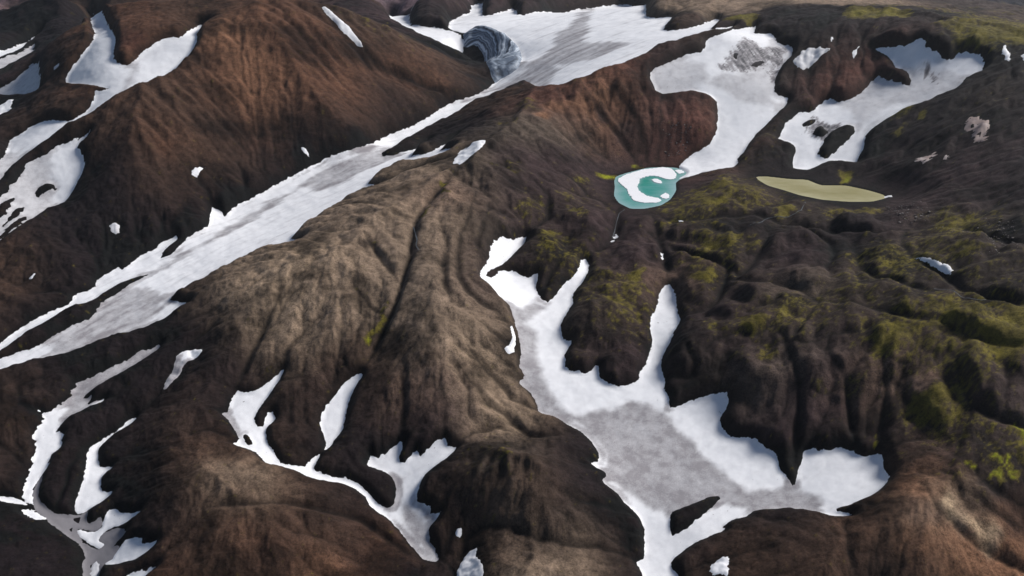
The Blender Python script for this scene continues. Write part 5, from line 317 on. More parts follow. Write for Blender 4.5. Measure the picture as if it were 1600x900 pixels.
  {'label': 'big ragged snowfield on the right hand scarp above the olive pond', 'polys': [[(1285.5, 2777.1),(1288.7, 2760.7),(1301.6, 2753.4),(1315.8, 2747.3),(1331.7, 2735.0),(1348.6, 2723.4),(1365.6, 2713.2),(1381.1, 2703.1),(1396.4, 2705.8),(1412.7, 2711.2),(1422.7, 2695.8),(1426.5, 2671.9),(1420.2, 2643.0),(1435.1, 2628.4),(1451.8, 2615.6),(1459.8, 2598.4),(1473.0, 2588.9),(1487.1, 2583.8),(1500.5, 2594.4),(1515.2, 2606.3),(1532.6, 2602.6),(1548.4, 2593.3),(1558.9, 2581.0),(1566.3, 2566.0),(1565.8, 2542.6),(1560.1, 2515.4),(1537.3, 2480.1),(1512.5, 2461.7),(1499.3, 2465.7),(1487.4, 2469.4),(1469.8, 2452.2),(1451.1, 2431.7),(1432.9, 2416.3),(1414.7, 2404.5),(1396.7, 2403.8),(1378.6, 2405.5),(1360.2, 2405.0),(1341.4, 2395.3),(1323.0, 2385.7),(1306.2, 2385.4),(1289.6, 2386.9),(1272.6, 2386.8),(1255.6, 2381.3),(1238.6, 2374.4),(1221.4, 2367.3),(1204.4, 2359.8),(1187.9, 2350.5),(1171.7, 2341.0),(1155.4, 2330.9),(1138.3, 2317.4),(1121.4, 2299.9),(1106.5, 2268.2),(1094.9, 2241.3),(1082.0, 2224.6),(1069.4, 2207.8),(1057.8, 2186.7),(1037.6, 2186.7),(1019.6, 2193.4),(1001.9, 2200.7),(981.6, 2206.1),(960.8, 2197.8),(940.1, 2186.3),(920.0, 2174.3),(900.9, 2164.3),(886.3, 2166.0),(872.6, 2170.4),(863.0, 2179.6),(871.3, 2209.5),(883.0, 2241.6),(893.0, 2264.2),(900.1, 2285.6),(894.2, 2306.5),(880.8, 2317.4),(866.2, 2326.0),(856.1, 2336.4),(867.5, 2357.1),(884.5, 2382.8),(904.6, 2417.8),(923.9, 2439.4),(943.4, 2458.5),(963.4, 2476.5),(982.7, 2483.0),(1001.4, 2485.9),(1020.6, 2494.0),(1044.1, 2526.5),(1069.5, 2544.1),(1092.3, 2552.0),(1102.7, 2538.3),(1111.6, 2522.2),(1128.6, 2522.1),(1147.6, 2526.9),(1168.3, 2540.1),(1189.3, 2554.6),(1210.0, 2570.8),(1230.4, 2596.6),(1249.9, 2621.3),(1266.6, 2633.9),(1281.2, 2637.5),(1288.5, 2610.8),(1294.2, 2579.1),(1303.5, 2558.5),(1314.3, 2542.4),(1324.3, 2527.8),(1335.2, 2520.2),(1347.5, 2541.1),(1348.3, 2566.7),(1345.1, 2591.0),(1335.5, 2610.4),(1329.4, 2635.6),(1333.3, 2667.7),(1330.5, 2689.2),(1324.2, 2705.6),(1314.8, 2719.3),(1304.7, 2734.6),(1293.7, 2758.0)], [(995.2, 2309.6),(1013.3, 2329.1),(1033.1, 2347.0),(1053.7, 2360.3),(1073.7, 2368.7),(1090.6, 2361.2),(1102.3, 2347.5),(1092.2, 2320.9),(1075.4, 2303.5),(1057.7, 2287.9),(1037.6, 2269.3),(1017.9, 2250.7),(1002.1, 2236.7),(987.1, 2223.5),(972.9, 2214.6),(962.2, 2226.4),(956.0, 2243.7),(968.4, 2265.1),(983.7, 2287.5)], [(957.7, 2413.2),(980.2, 2431.4),(999.4, 2439.4),(1009.8, 2437.1),(990.4, 2407.2),(972.5, 2398.6),(958.1, 2398.7)], [(971.4, 2347.8),(986.6, 2370.7),(1006.2, 2392.1),(1015.1, 2388.6),(1010.1, 2364.0),(1021.1, 2352.2),(1010.7, 2337.2),(995.0, 2325.2),(980.5, 2333.4)]], 'grey': [[(1109.7, 2518.6),(1146.2, 2549.4),(1181.9, 2577.5),(1217.5, 2604.7),(1253.0, 2631.3),(1270.8, 2604.0),(1284.1, 2569.0),(1300.1, 2540.5),(1316.7, 2517.8),(1333.8, 2496.8),(1346.5, 2545.9),(1354.5, 2586.6),(1379.0, 2580.4),(1405.3, 2578.1),(1431.6, 2575.8),(1445.7, 2558.5),(1457.4, 2537.5),(1468.7, 2505.8),(1478.4, 2472.4),(1450.0, 2438.9),(1421.9, 2405.9),(1398.1, 2404.8),(1374.0, 2403.5),(1349.8, 2401.9),(1325.1, 2399.7),(1307.2, 2411.2),(1288.8, 2422.2),(1270.0, 2432.8),(1240.2, 2419.2),(1210.1, 2404.5),(1179.1, 2382.5),(1149.2, 2361.9),(1120.1, 2343.0),(1112.9, 2363.2),(1118.5, 2427.0),(1114.4, 2472.5)]], 'dark': [[(1379.4, 2584.4),(1392.8, 2589.4),(1406.3, 2594.5),(1418.1, 2584.9),(1429.1, 2574.0),(1427.5, 2556.9),(1424.2, 2536.8),(1416.1, 2511.3),(1406.9, 2483.7),(1408.8, 2522.2),(1400.0, 2540.5),(1380.6, 2531.1),(1379.8, 2548.9),(1377.5, 2564.2)], [(956.2, 2395.6),(974.7, 2411.6),(993.6, 2428.4),(1012.8, 2445.6),(1024.0, 2426.4),(1034.9, 2407.2),(1045.7, 2388.2),(1064.1, 2389.4),(1082.1, 2389.8),(1065.3, 2374.6),(1048.5, 2359.5),(1031.9, 2344.4),(1012.9, 2331.1),(993.8, 2317.4),(982.7, 2324.8),(971.5, 2332.3),(960.3, 2339.8),(958.1, 2367.2)]], 'greyamt': 0.45},
  {'label': 'slim white snow figure on the dark scarp at the right, beside the big ragged snowfield', 'polys': [[(1608.5, 2517.2),(1631.4, 2551.6),(1629.3, 2535.2),(1625.8, 2513.3),(1610.8, 2479.8),(1600.1, 2447.8),(1586.7, 2427.4),(1589.0, 2444.9),(1595.7, 2473.9)]]},
  {'label': 'white snow patch cut by the right edge high on the scarp', 'polys': [[(1636.9, 2464.8),(1664.8, 2486.1),(1688.2, 2494.2),(1711.3, 2502.0),(1736.1, 2512.1),(1762.4, 2524.2),(1780.1, 2526.2),(1755.8, 2479.8),(1729.1, 2432.5),(1705.6, 2390.1),(1684.9, 2356.9),(1670.8, 2356.4),(1658.2, 2363.1),(1645.8, 2370.3),(1633.8, 2378.1),(1623.6, 2390.7),(1622.7, 2424.6)]]},
  {'label': 'ragged pinkish grey snow smear on the dark slope right of the olive pond', 'polys': [[(1155.2, 2066.1),(1169.7, 2069.0),(1187.2, 2070.1),(1205.7, 2073.6),(1225.0, 2081.0),(1226.6, 2062.3),(1215.2, 2048.5),(1200.2, 2037.2),(1179.4, 2030.6),(1164.9, 2037.6),(1154.3, 2049.8)]], 'dirt': 0.8, 'pink': 1},
  {'label': 'tiny pinkish grey snow dab beside the ragged smear right of the olive pond', 'polys': [[(1224.0, 2025.0),(1236.3, 2038.4),(1241.2, 2029.8),(1231.0, 2018.3)]], 'dirt': 0.9, 'pink': 1},
  {'label': 'pinkish grey dusty snow streak on the dark slope below the right hand scarp', 'polys': [[(1330.4, 2146.1),(1347.1, 2174.3),(1364.2, 2196.5),(1369.8, 2185.3),(1373.7, 2167.2),(1381.7, 2150.6),(1387.8, 2133.6),(1380.2, 2110.0),(1368.8, 2084.6),(1353.9, 2058.3),(1338.8, 2037.2),(1327.8, 2042.8),(1319.7, 2055.9),(1321.7, 2076.5),(1325.3, 2098.9),(1326.7, 2121.8)]], 'dirt': 1.0, 'pink': 1},
  {'label': 'white ice edge at the right tip of the olive pond', 'polys': [[(1022.2, 1959.5),(1034.6, 1963.5),(1050.3, 1965.5),(1061.6, 1962.6),(1070.2, 1958.3),(1068.9, 1952.5),(1057.6, 1950.4),(1044.3, 1950.0),(1031.1, 1954.5)]]},
  {'label': 'tiny far snow patch cut by the right edge on the dark plain', 'polys': [[(3203.0, 4924.9),(3261.9, 4983.8),(3307.7, 5002.2),(3348.2, 5011.1),(3388.0, 5018.9),(3427.2, 5025.7),(3441.9, 5002.1),(3357.4, 4869.7),(3313.2, 4845.4),(3282.2, 4849.8),(3250.1, 4852.8),(3217.1, 4854.3),(3189.9, 4865.1)]]},
  {'label': 'tiny far snow speck on the blue plain at the upper right corner', 'polys': [[(3585.7, 5787.2),(3647.6, 5852.7),(3726.1, 5957.7),(3716.4, 5920.8),(3644.5, 5807.3),(3565.7, 5719.2)]]},
 ],
 'GULLY': [
  [(-148.3,1969.1),(-161.4,1934.9),(-174.0,1900.4),(-187.3,1863.1),(-200.2,1826.0),(-212.8,1791.7),(-224.0,1760.1),(-235.1,1730.6),(-237.1,1698.0),(-238.9,1665.4),(-240.9,1636.0),(-240.2,1604.5),(-239.6,1575.1),(-239.0,1545.8),(-240.9,1510.9),(-242.7,1477.1),(-244.3,1447.5),(-246.3,1421.4),(-248.8,1402.4),(-251.5,1384.4),(-254.2,1366.9),(-258.8,1347.2),(-263.3,1328.0),(-268.0,1309.6),(-272.9,1294.7),(-277.8,1279.8),(-282.4,1264.3),(-286.9,1248.7),(-291.4,1233.4),(-301.9,1215.1)],
  [(-354.0,1630.0),(-340.8,1605.5),(-328.2,1582.7),(-315.9,1560.6),(-298.2,1530.7),(-280.8,1500.4),(-267.6,1477.7),(-254.6,1455.4)],
  [(-340.1,1427.5),(-329.2,1412.0),(-318.5,1396.8),(-297.3,1375.7),(-277.7,1354.5)],
  [(-98.7,1844.3),(-101.6,1778.7),(-105.1,1729.4),(-110.8,1701.3),(-116.5,1673.0),(-121.8,1643.4),(-124.6,1617.8),(-127.2,1591.3),(-129.5,1562.8),(-126.7,1533.0),(-123.6,1499.9),(-120.6,1467.8),(-108.9,1437.3),(-97.9,1412.9),(-83.5,1400.1),(-69.3,1388.4),(-51.9,1380.9),(-34.6,1374.0),(-20.0,1361.3),(-5.5,1348.8)],
  [(-118.2,1899.2),(-108.3,1871.5),(-98.7,1844.3)],
  [(-59.0,1811.9),(-62.7,1749.4),(-67.3,1720.6),(-72.1,1699.0),(-79.2,1669.3),(-85.9,1636.2),(-79.5,1608.3),(-73.2,1578.5)],
  [(-73.9,1323.6),(-62.3,1314.2),(-50.7,1305.4),(-35.3,1296.5),(-19.9,1287.6),(-4.0,1279.4)],
  [(-88.2,1251.2),(-80.0,1239.7),(-71.9,1228.4),(-63.9,1217.2),(-56.0,1207.4),(-48.2,1197.8),(-38.3,1189.3),(-28.5,1181.0),(-18.8,1172.6),(-9.4,1161.0),(0.0,1148.9),(12.4,1145.2),(24.8,1140.7),(37.1,1135.5),(49.3,1129.7)],
  [(-65.4,1266.1),(-54.4,1260.3),(-43.5,1254.5),(-32.6,1248.7),(-21.7,1242.4),(-10.8,1235.8),(0.0,1229.0),(7.7,1218.7),(15.4,1208.2)],
  [(-107.4,1202.7),(-97.3,1188.7),(-87.3,1174.7),(-78.6,1164.3),(-70.0,1154.0),(-61.5,1144.3),(-54.0,1135.7),(-46.5,1128.0),(-35.0,1122.9),(-23.6,1117.1),(-12.2,1110.3),(0.0,1093.6),(12.0,1082.8),(23.8,1071.1),(35.5,1057.7),(51.1,1055.3),(66.6,1052.6),(82.2,1051.3)],
  [(-172.3,1656.3),(-165.4,1631.9),(-158.7,1608.4),(-152.0,1584.1),(-155.4,1548.8),(-158.3,1509.9),(-154.3,1478.0),(-150.6,1449.2),(-147.5,1425.9),(-141.5,1405.8),(-135.7,1386.6),(-129.9,1367.8)],
  [(-425.0,1348.9),(-431.7,1336.4),(-438.5,1324.0),(-445.1,1311.8),(-454.1,1295.9),(-462.8,1279.9),(-463.1,1259.8),(-463.2,1239.5)],
  [(-212.4,1211.6),(-209.7,1193.5),(-207.2,1176.6),(-204.9,1160.8),(-205.0,1148.2),(-205.0,1135.7),(-205.1,1123.2),(-204.8,1107.5),(-204.5,1091.5),(-204.1,1075.4),(-203.5,1059.1)],
  [(-344.4,1250.4),(-333.6,1224.9),(-312.3,1206.3)],
  [(-360.2,1212.3),(-349.4,1187.9)],
  [(-511.3,1427.3),(-513.8,1407.6),(-517.1,1390.4),(-520.5,1374.0),(-523.8,1357.7),(-526.9,1341.3),(-530.0,1324.9),(-532.9,1308.6),(-535.7,1292.4),(-538.5,1276.4),(-541.2,1260.6),(-542.8,1243.7),(-544.1,1226.5),(-545.0,1208.8),(-545.5,1190.5)],
  [(-704.5,1200.8),(-711.4,1185.0),(-718.6,1170.1),(-725.7,1160.0),(-732.8,1150.2)],
  [(-763.5,1361.0),(-751.7,1374.4),(-739.3,1387.2),(-726.4,1399.4),(-714.1,1406.8),(-701.5,1413.8),(-688.8,1420.5),(-675.8,1427.1),(-662.8,1433.6)],
  [(-700.5,1318.6),(-693.2,1329.5),(-685.6,1339.9),(-677.7,1350.2),(-669.9,1360.6),(-658.5,1371.8),(-647.2,1383.4),(-636.0,1395.6)],
  [(-577.7,1124.6),(-560.8,1130.2)],
  [(337.3,1963.5),(318.2,1936.4),(299.5,1909.5),(287.6,1855.3),(276.7,1806.2),(262.8,1757.4),(245.7,1728.7),(229.2,1702.3),(209.9,1687.3),(190.7,1670.8)],
  [(383.5,1856.3),(381.0,1807.0),(379.4,1762.8),(377.9,1720.7),(376.2,1679.2),(375.4,1646.1),(374.4,1613.7),(373.6,1582.5),(367.1,1535.5)],
  [(66.4,1958.8),(81.9,1933.4),(97.1,1909.0),(97.1,1876.6),(97.2,1846.9),(97.3,1818.6),(79.6,1796.7),(62.1,1775.3),(39.8,1747.0)],
  [(153.3,2051.8),(174.2,2038.2),(194.9,2023.5),(204.4,2000.6),(213.6,1976.3),(234.0,1966.4),(253.8,1953.4),(269.8,1916.3),(285.3,1879.8)],
  [(143.6,1729.2),(130.9,1683.0),(117.1,1616.5),(108.1,1589.3),(95.8,1568.4),(83.6,1546.6),(77.2,1518.0),(70.7,1483.3)],
  [(332.2,1862.3),(353.0,1864.9),(373.5,1866.5),(393.9,1867.0),(410.5,1838.7),(426.8,1811.3),(449.2,1811.6),(471.7,1812.5),(494.9,1815.8),(517.6,1816.2),(540.6,1817.4),(563.7,1819.2),(581.6,1819.1),(599.7,1819.5),(617.8,1820.1),(636.1,1820.9)],
  [(360.9,1766.5),(375.4,1743.2),(389.5,1719.8),(396.0,1696.6),(402.3,1673.6),(419.9,1661.6),(437.3,1649.7),(453.5,1633.5),(469.3,1617.1),(484.7,1600.6),(499.9,1584.3),(513.1,1564.5),(498.7,1527.0),(484.9,1491.5),(469.8,1458.2),(455.2,1426.0),(441.1,1409.6),(427.2,1393.8),(409.1,1388.0),(391.0,1382.4),(369.0,1380.9)],
  [(647.0,1694.3),(627.2,1661.6),(608.0,1629.8),(589.5,1599.3),(571.7,1570.4),(548.4,1540.1),(526.2,1511.9),(519.9,1538.1),(513.1,1564.5)],
  [(532.1,1283.2),(533.8,1262.6),(535.6,1242.8),(537.5,1223.5),(536.8,1204.4),(536.3,1185.8),(535.9,1168.1),(536.0,1148.7),(537.2,1132.2),(534.5,1117.8),(531.8,1103.5),(528.2,1091.4),(524.5,1079.3),(521.0,1067.5),(517.4,1055.6),(513.6,1043.4),(509.3,1029.9),(504.6,1015.7),(499.7,1001.0),(494.5,986.0),(489.1,970.6),(483.6,955.0)],
  [(646.1,1344.6),(626.9,1323.7),(608.6,1304.1),(595.5,1286.4),(583.0,1269.8),(571.0,1254.3),(557.7,1236.9),(545.1,1220.7)],
  [(646.1,1344.6),(639.6,1363.4),(633.0,1382.5),(626.2,1402.1),(614.5,1417.9),(602.6,1434.2),(589.0,1446.1),(575.2,1458.2),(558.5,1465.1),(541.7,1472.3),(524.8,1479.5),(508.2,1492.5),(491.2,1505.3)],
  [(646.1,1344.6),(658.2,1337.7),(670.2,1330.7),(681.9,1323.5),(693.4,1316.2),(704.7,1304.8),(715.6,1293.2),(726.0,1281.3),(736.1,1269.4),(746.5,1258.6),(756.6,1247.8),(766.5,1237.0),(776.2,1226.4),(788.3,1219.2),(801.2,1213.7),(815.6,1210.5),(820.7,1199.4),(826.0,1188.7),(833.7,1179.8),(841.0,1170.7),(848.1,1161.4),(857.3,1152.2),(866.1,1142.9),(874.5,1133.3),(882.7,1123.7),(892.1,1115.6),(901.5,1107.9),(911.6,1101.2),(922.9,1096.1)],
  [(612.8,1215.0),(608.1,1194.8),(604.3,1176.5),(601.3,1160.1),(609.5,1144.4),(618.1,1129.7),(616.4,1116.8),(614.9,1104.4),(613.7,1092.2),(612.5,1080.2),(611.2,1068.2),(609.4,1055.9),(607.3,1043.3),(605.0,1030.5),(602.4,1017.2),(600.6,995.7)],
  [(545.1,1220.7),(559.4,1212.4),(573.6,1204.5),(586.5,1207.8),(599.6,1211.3),(612.8,1215.0),(625.6,1217.5),(638.4,1219.9),(651.3,1222.4),(661.4,1217.6),(671.5,1212.9),(681.5,1208.1)],
  [(690.6,1201.1),(689.6,1182.6),(689.5,1166.2),(690.4,1151.4),(688.4,1136.3),(686.8,1121.9),(684.3,1110.0),(681.9,1098.4),(677.8,1087.2),(673.8,1076.2),(669.7,1065.2),(664.4,1053.3),(659.0,1041.5),(653.6,1029.4),(647.8,1017.0),(641.7,1004.0),(633.5,981.9)],
  [(739.4,1146.7),(734.4,1132.1),(729.7,1118.1),(722.4,1107.0),(715.2,1096.1),(708.0,1085.2),(705.1,1073.2),(702.0,1061.0),(705.4,1048.6),(708.4,1035.6),(710.8,1022.3),(712.9,1008.8),(714.8,995.1),(718.9,982.1),(722.9,969.3),(727.0,956.9)],
  [(803.9,1155.2),(802.3,1137.6),(800.6,1120.1),(798.7,1102.5),(796.6,1087.5),(794.3,1072.5),(792.0,1057.7),(790.0,1042.9),(788.1,1028.6),(786.5,1014.7),(790.8,1004.6),(795.6,995.1),(800.7,986.3),(806.1,978.1),(814.2,972.8),(822.7,968.0),(831.6,963.8),(840.4,959.3),(849.1,954.6),(857.2,949.5),(865.0,944.1)],
  [(862.4,1126.3),(864.2,1108.3),(865.7,1090.2),(867.2,1072.7),(871.0,1059.4),(876.6,1048.6),(883.9,1040.0),(891.9,1032.2)],
  [(549.4,1105.8),(561.4,1101.1),(573.4,1096.5),(585.1,1097.8),(596.7,1099.0),(608.2,1100.0)],
  [(681.5,1104.5),(690.9,1099.2),(700.0,1093.8),(709.2,1082.3)],
  [(697.7,1138.9),(703.5,1131.0),(709.4,1123.1),(720.6,1123.7),(731.7,1124.1)],
  [(701.5,1880.8),(727.0,1899.9),(752.9,1919.2),(780.1,1941.1),(809.4,1967.1),(851.0,1996.6)],
  [(636.1,1820.9),(652.3,1807.6),(668.3,1794.3),(684.1,1780.9),(699.7,1767.5),(714.8,1753.8),(732.9,1747.6),(750.7,1741.1),(768.1,1733.9),(784.4,1724.6),(799.0,1712.2),(814.3,1703.6),(828.8,1694.0),(842.8,1683.5),(856.1,1672.3),(869.3,1661.2),(882.3,1650.3),(902.8,1653.7),(922.9,1656.4),(942.6,1658.4),(961.9,1659.7)],
  [(714.8,1753.8),(726.7,1737.4),(737.9,1720.0),(748.0,1700.8),(756.6,1679.0),(764.1,1655.7),(770.9,1631.9),(760.5,1574.1),(738.6,1536.9),(717.9,1501.8)],
  [(961.9,1659.7),(933.2,1607.2),(907.1,1559.4),(900.4,1519.4),(894.7,1482.3),(897.6,1461.3),(900.1,1440.4),(902.3,1419.5),(904.1,1398.6),(904.3,1373.9),(904.6,1350.2),(905.4,1327.9),(906.8,1307.1),(914.7,1292.9),(923.0,1279.8),(931.8,1267.8),(940.9,1256.4),(950.6,1247.5),(960.4,1238.9),(970.4,1230.8),(980.5,1223.1),(990.8,1215.9)],
  [(961.9,1659.7),(979.9,1655.8),(997.4,1651.4),(1014.4,1646.5),(1029.3,1640.1),(1043.9,1633.5),(1058.2,1626.7),(1072.2,1619.7),(1073.7,1591.7),(1075.4,1564.9),(1077.5,1539.4),(1080.2,1515.6),(1084.1,1494.2),(1090.4,1475.9),(1098.0,1459.9),(1106.5,1445.6),(1115.6,1432.3)],
  [(1072.2,1619.7),(1095.3,1636.1),(1118.6,1652.6),(1142.0,1669.0),(1165.3,1684.9),(1189.2,1701.8),(1212.5,1717.7),(1235.3,1732.6)],
  [(816.6,1602.3),(804.2,1560.5),(792.9,1521.8),(782.8,1485.9),(786.3,1460.7),(790.0,1436.6),(793.8,1413.5),(805.1,1400.8),(815.2,1386.5),(822.9,1368.7),(829.6,1350.0),(838.0,1335.5),(846.6,1321.7),(855.5,1309.0),(864.9,1297.3)],
  [(386.8,1237.8),(401.9,1250.9),(417.6,1265.8),(430.8,1268.4),(444.0,1271.0),(457.3,1273.8),(471.2,1265.8),(485.1,1258.0),(500.5,1265.8),(516.1,1274.2),(532.1,1283.2)],
  [(353.3,1256.2),(357.8,1229.6),(363.5,1208.4),(356.0,1199.7),(348.3,1190.5),(335.4,1194.7),(322.4,1198.9),(309.2,1203.1)],
  [(542.6,864.0),(548.3,855.5),(553.9,847.2),(559.4,839.2),(570.8,838.0),(582.0,836.6),(592.9,835.0)],
  [(515.5,820.3),(511.1,807.4),(507.2,795.4),(503.9,784.2),(501.6,773.7),(499.8,763.9),(499.3,752.9),(499.1,742.3),(499.0,732.2)],
  [(637.0,857.5),(635.3,841.1),(636.0,828.2),(639.7,819.6),(643.8,811.4),(648.0,803.7),(652.5,796.4),(658.0,790.2),(663.9,784.5),(670.0,779.2),(676.5,774.3),(685.1,770.9),(693.8,767.5),(702.4,764.2),(710.9,760.7),(719.9,757.5),(728.3,753.8),(736.0,749.5),(743.3,744.7),(750.2,739.6),(756.8,734.4)],
  [(725.3,887.7),(728.8,875.5),(733.4,864.8),(739.0,855.5),(745.4,847.3),(753.8,843.9),(762.2,840.6),(770.6,837.2),(778.8,833.7),(789.4,831.7),(799.4,829.2),(809.0,826.3)],
  [(680.8,881.5),(683.9,868.3),(688.0,856.7),(693.0,846.4),(699.4,838.6),(707.0,832.2),(715.3,826.7),(723.8,821.6),(732.9,817.9),(742.0,814.3),(751.0,810.5),(759.7,806.4),(768.0,802.0)],
  [(788.2,1007.1),(777.3,993.4),(766.4,979.6),(755.3,965.5),(743.8,951.0),(734.9,938.9),(725.7,926.3),(716.2,913.4)],
  [(553.4,789.1),(547.3,780.3),(541.4,771.6),(535.6,763.2),(533.8,752.9),(532.2,742.9),(530.8,733.3)],
  [(164.2,969.1),(151.8,969.9),(139.4,970.4),(128.7,976.9),(118.0,984.0)],
  [(157.8,872.2),(170.9,868.3),(183.7,863.6),(194.2,861.4),(204.4,858.7),(214.4,855.0)],
  [(125.0,866.3),(131.8,861.0),(138.4,855.4),(145.0,849.4),(155.1,843.9),(165.0,837.8),(177.7,834.3),(190.2,830.1)],
  [(64.1,871.6),(72.0,867.4),(79.8,862.8),(87.6,858.1),(95.0,849.6),(102.4,841.5),(107.1,830.9)],
  [(35.5,826.5),(48.8,826.2),(61.9,824.0),(74.9,821.4),(88.0,819.8),(99.5,820.6),(111.2,822.3),(122.9,824.3),(134.7,826.0),(145.7,824.8),(156.7,823.7),(167.7,822.4),(178.7,820.9),(187.9,816.6),(197.0,811.7)],
  [(79.1,901.9),(91.4,898.5),(103.8,895.5),(116.2,892.7),(130.9,895.3),(145.7,897.5),(160.5,898.7),(175.1,899.2),(189.6,898.6),(203.9,897.3)],
  [(-79.7,887.7),(-86.5,880.9),(-93.2,873.5),(-97.8,864.7),(-102.2,854.7),(-106.3,843.3),(-109.7,832.0),(-113.0,820.7)],
  [(-113.0,820.7),(-99.7,806.1),(-93.7,794.5),(-87.8,781.9)],
  [(-98.4,1029.9),(-84.8,1044.1),(-71.1,1061.9),(-55.6,1069.5),(-39.8,1074.4),(-24.0,1080.5),(-9.0,1075.8),(6.0,1070.1),(20.8,1064.3),(35.5,1057.7)],
  [(-82.2,821.7),(-79.4,833.3),(-76.4,844.1),(-73.3,853.4),(-64.6,856.9),(-55.8,860.2),(-47.1,863.1),(-35.1,858.4),(-23.3,853.9),(-11.6,850.3),(0.0,847.5),(11.9,839.2),(23.8,832.3),(35.5,826.5)],
  [(-541.9,2833.2),(-509.7,2811.5),(-491.6,2802.7),(-473.6,2794.2),(-450.6,2792.6),(-427.6,2791.2),(-404.5,2790.0),(-381.4,2789.1),(-358.6,2792.5),(-335.7,2796.4),(-312.7,2800.5),(-289.5,2804.4),(-262.9,2795.1),(-235.7,2778.4)],
  [(-923.4,2062.6),(-907.7,2043.8),(-891.8,2024.2),(-868.4,1991.7)],
  [(-1055.1,1791.8),(-1048.1,1766.1),(-1040.3,1739.4),(-1031.7,1701.0),(-1021.7,1661.1)],
  [(-1115.6,1766.3),(-1090.4,1729.3),(-1065.2,1692.0),(-1044.7,1665.0),(-1024.0,1637.6)],
  [(-1140.5,1548.9),(-1126.0,1551.5),(-1111.3,1553.7),(-1096.6,1556.1),(-1071.8,1545.2),(-1047.0,1533.8)],
  [(-1000.4,1844.2),(-991.0,1811.4),(-981.3,1778.4),(-970.5,1732.5)],
  [(-956.3,1890.4),(-947.9,1854.3),(-939.4,1818.5),(-933.2,1787.2)],
  [(-834.7,2170.1),(-817.0,2137.2),(-798.8,2102.9),(-790.7,2071.5),(-782.1,2039.1)],
  [(723.9,2681.5),(707.1,2638.8),(691.6,2600.7),(677.4,2566.9),(663.7,2535.1)],
  [(507.2,2512.4),(497.3,2474.8),(487.5,2437.4),(485.1,2406.4),(482.7,2375.2),(480.4,2345.0),(474.0,2315.3),(467.7,2286.0),(461.1,2254.7)],
  [(342.9,2496.4),(355.1,2478.9),(367.2,2461.2),(379.0,2442.3),(390.4,2421.3),(401.7,2394.5),(412.5,2365.6),(423.3,2338.5),(427.1,2307.9),(430.7,2277.1),(433.2,2241.8)],
  [(226.9,2539.5),(235.6,2506.3),(244.9,2481.0),(254.3,2458.5),(263.8,2437.6),(276.2,2421.1),(288.5,2405.2),(300.7,2388.7),(312.6,2370.3),(329.3,2350.6),(345.7,2329.2),(361.7,2307.3),(377.5,2285.1),(389.8,2256.7),(401.1,2224.1)],
  [(150.8,2509.2),(156.9,2468.2),(163.3,2433.5),(169.7,2402.0),(176.1,2372.8),(188.5,2342.7),(200.9,2315.9),(213.3,2290.3),(233.1,2277.2),(253.0,2264.7),(272.6,2251.8)],
  [(365.7,1392.3),(366.0,1379.5)],
  [(-776.2,1079.4),(-783.8,1070.1),(-791.3,1061.0),(-798.7,1052.0),(-802.4,1035.5),(-806.2,1019.5),(-799.8,1000.5),(-794.0,982.5),(-792.2,967.0),(-790.4,951.8),(-788.5,936.7),(-786.3,921.6)],
  [(-929.0,1073.8),(-911.5,1057.9),(-894.3,1042.3),(-878.7,1019.5)],
  [(-966.3,1075.0),(-947.4,1062.9),(-928.9,1051.1),(-910.7,1039.5),(-894.9,1025.7),(-879.5,1012.0)],
  [(-591.5,1058.8),(-580.3,1061.9),(-569.3,1065.4),(-558.5,1069.5),(-544.9,1064.2),(-531.9,1059.8),(-518.9,1055.6)],
  [(-470.0,877.3),(-456.8,877.6),(-443.6,878.0),(-430.5,878.6),(-417.7,879.7),(-405.2,881.5),(-392.9,884.1),(-380.9,887.1),(-368.8,890.4),(-355.6,888.1),(-342.3,885.5),(-329.1,883.0),(-316.1,881.2),(-303.8,881.3),(-291.8,882.6),(-279.8,883.7),(-267.5,884.4),(-255.0,884.5),(-243.7,878.4),(-232.4,872.0),(-221.1,865.3),(-209.8,858.3),(-198.5,851.1),(-187.2,843.7),(-176.0,836.1),(-164.9,828.5)],
  [(-966.2,1244.1),(-979.1,1236.0),(-992.4,1228.5),(-1006.6,1222.3),(-992.7,1201.5),(-980.4,1182.9),(-970.2,1166.8),(-953.2,1161.9),(-936.7,1157.5)],
  [(-830.2,1175.0),(-838.9,1166.2),(-847.3,1157.1),(-855.4,1147.8)],
 ],
 'POND': [
  {'z': 150,'poly': [(309.5,2121.4),(317.1,2148.6),(329.4,2162.3),(342.5,2173.0),(355.8,2183.4),(369.6,2192.3),(383.5,2201.0),(397.5,2209.8),(411.6,2218.6),(425.6,2226.3),(438.6,2228.9),(451.4,2230.2),(464.2,2231.6),(477.0,2232.5),(490.1,2231.2),(503.2,2229.3),(515.5,2226.4),(524.5,2218.2),(532.7,2209.0),(539.8,2198.0),(540.0,2178.3),(528.3,2157.0),(514.5,2136.9),(501.7,2120.6),(490.5,2103.0),(485.4,2075.2),(480.6,2046.5),(471.0,2021.8),(460.4,1998.3),(449.9,1976.5),(438.5,1961.5),(427.1,1948.0),(415.6,1935.8),(403.7,1929.1),(391.6,1923.6),(379.6,1918.1),(367.9,1913.5),(357.9,1912.7),(348.1,1912.7),(338.3,1912.7),(328.7,1914.6),(319.6,1925.8),(310.6,1939.1),(302.3,1953.8),(297.9,1975.1),(295.3,1998.3),(297.7,2021.8),(301.1,2045.8),(304.4,2070.2),(306.7,2095.2)]},
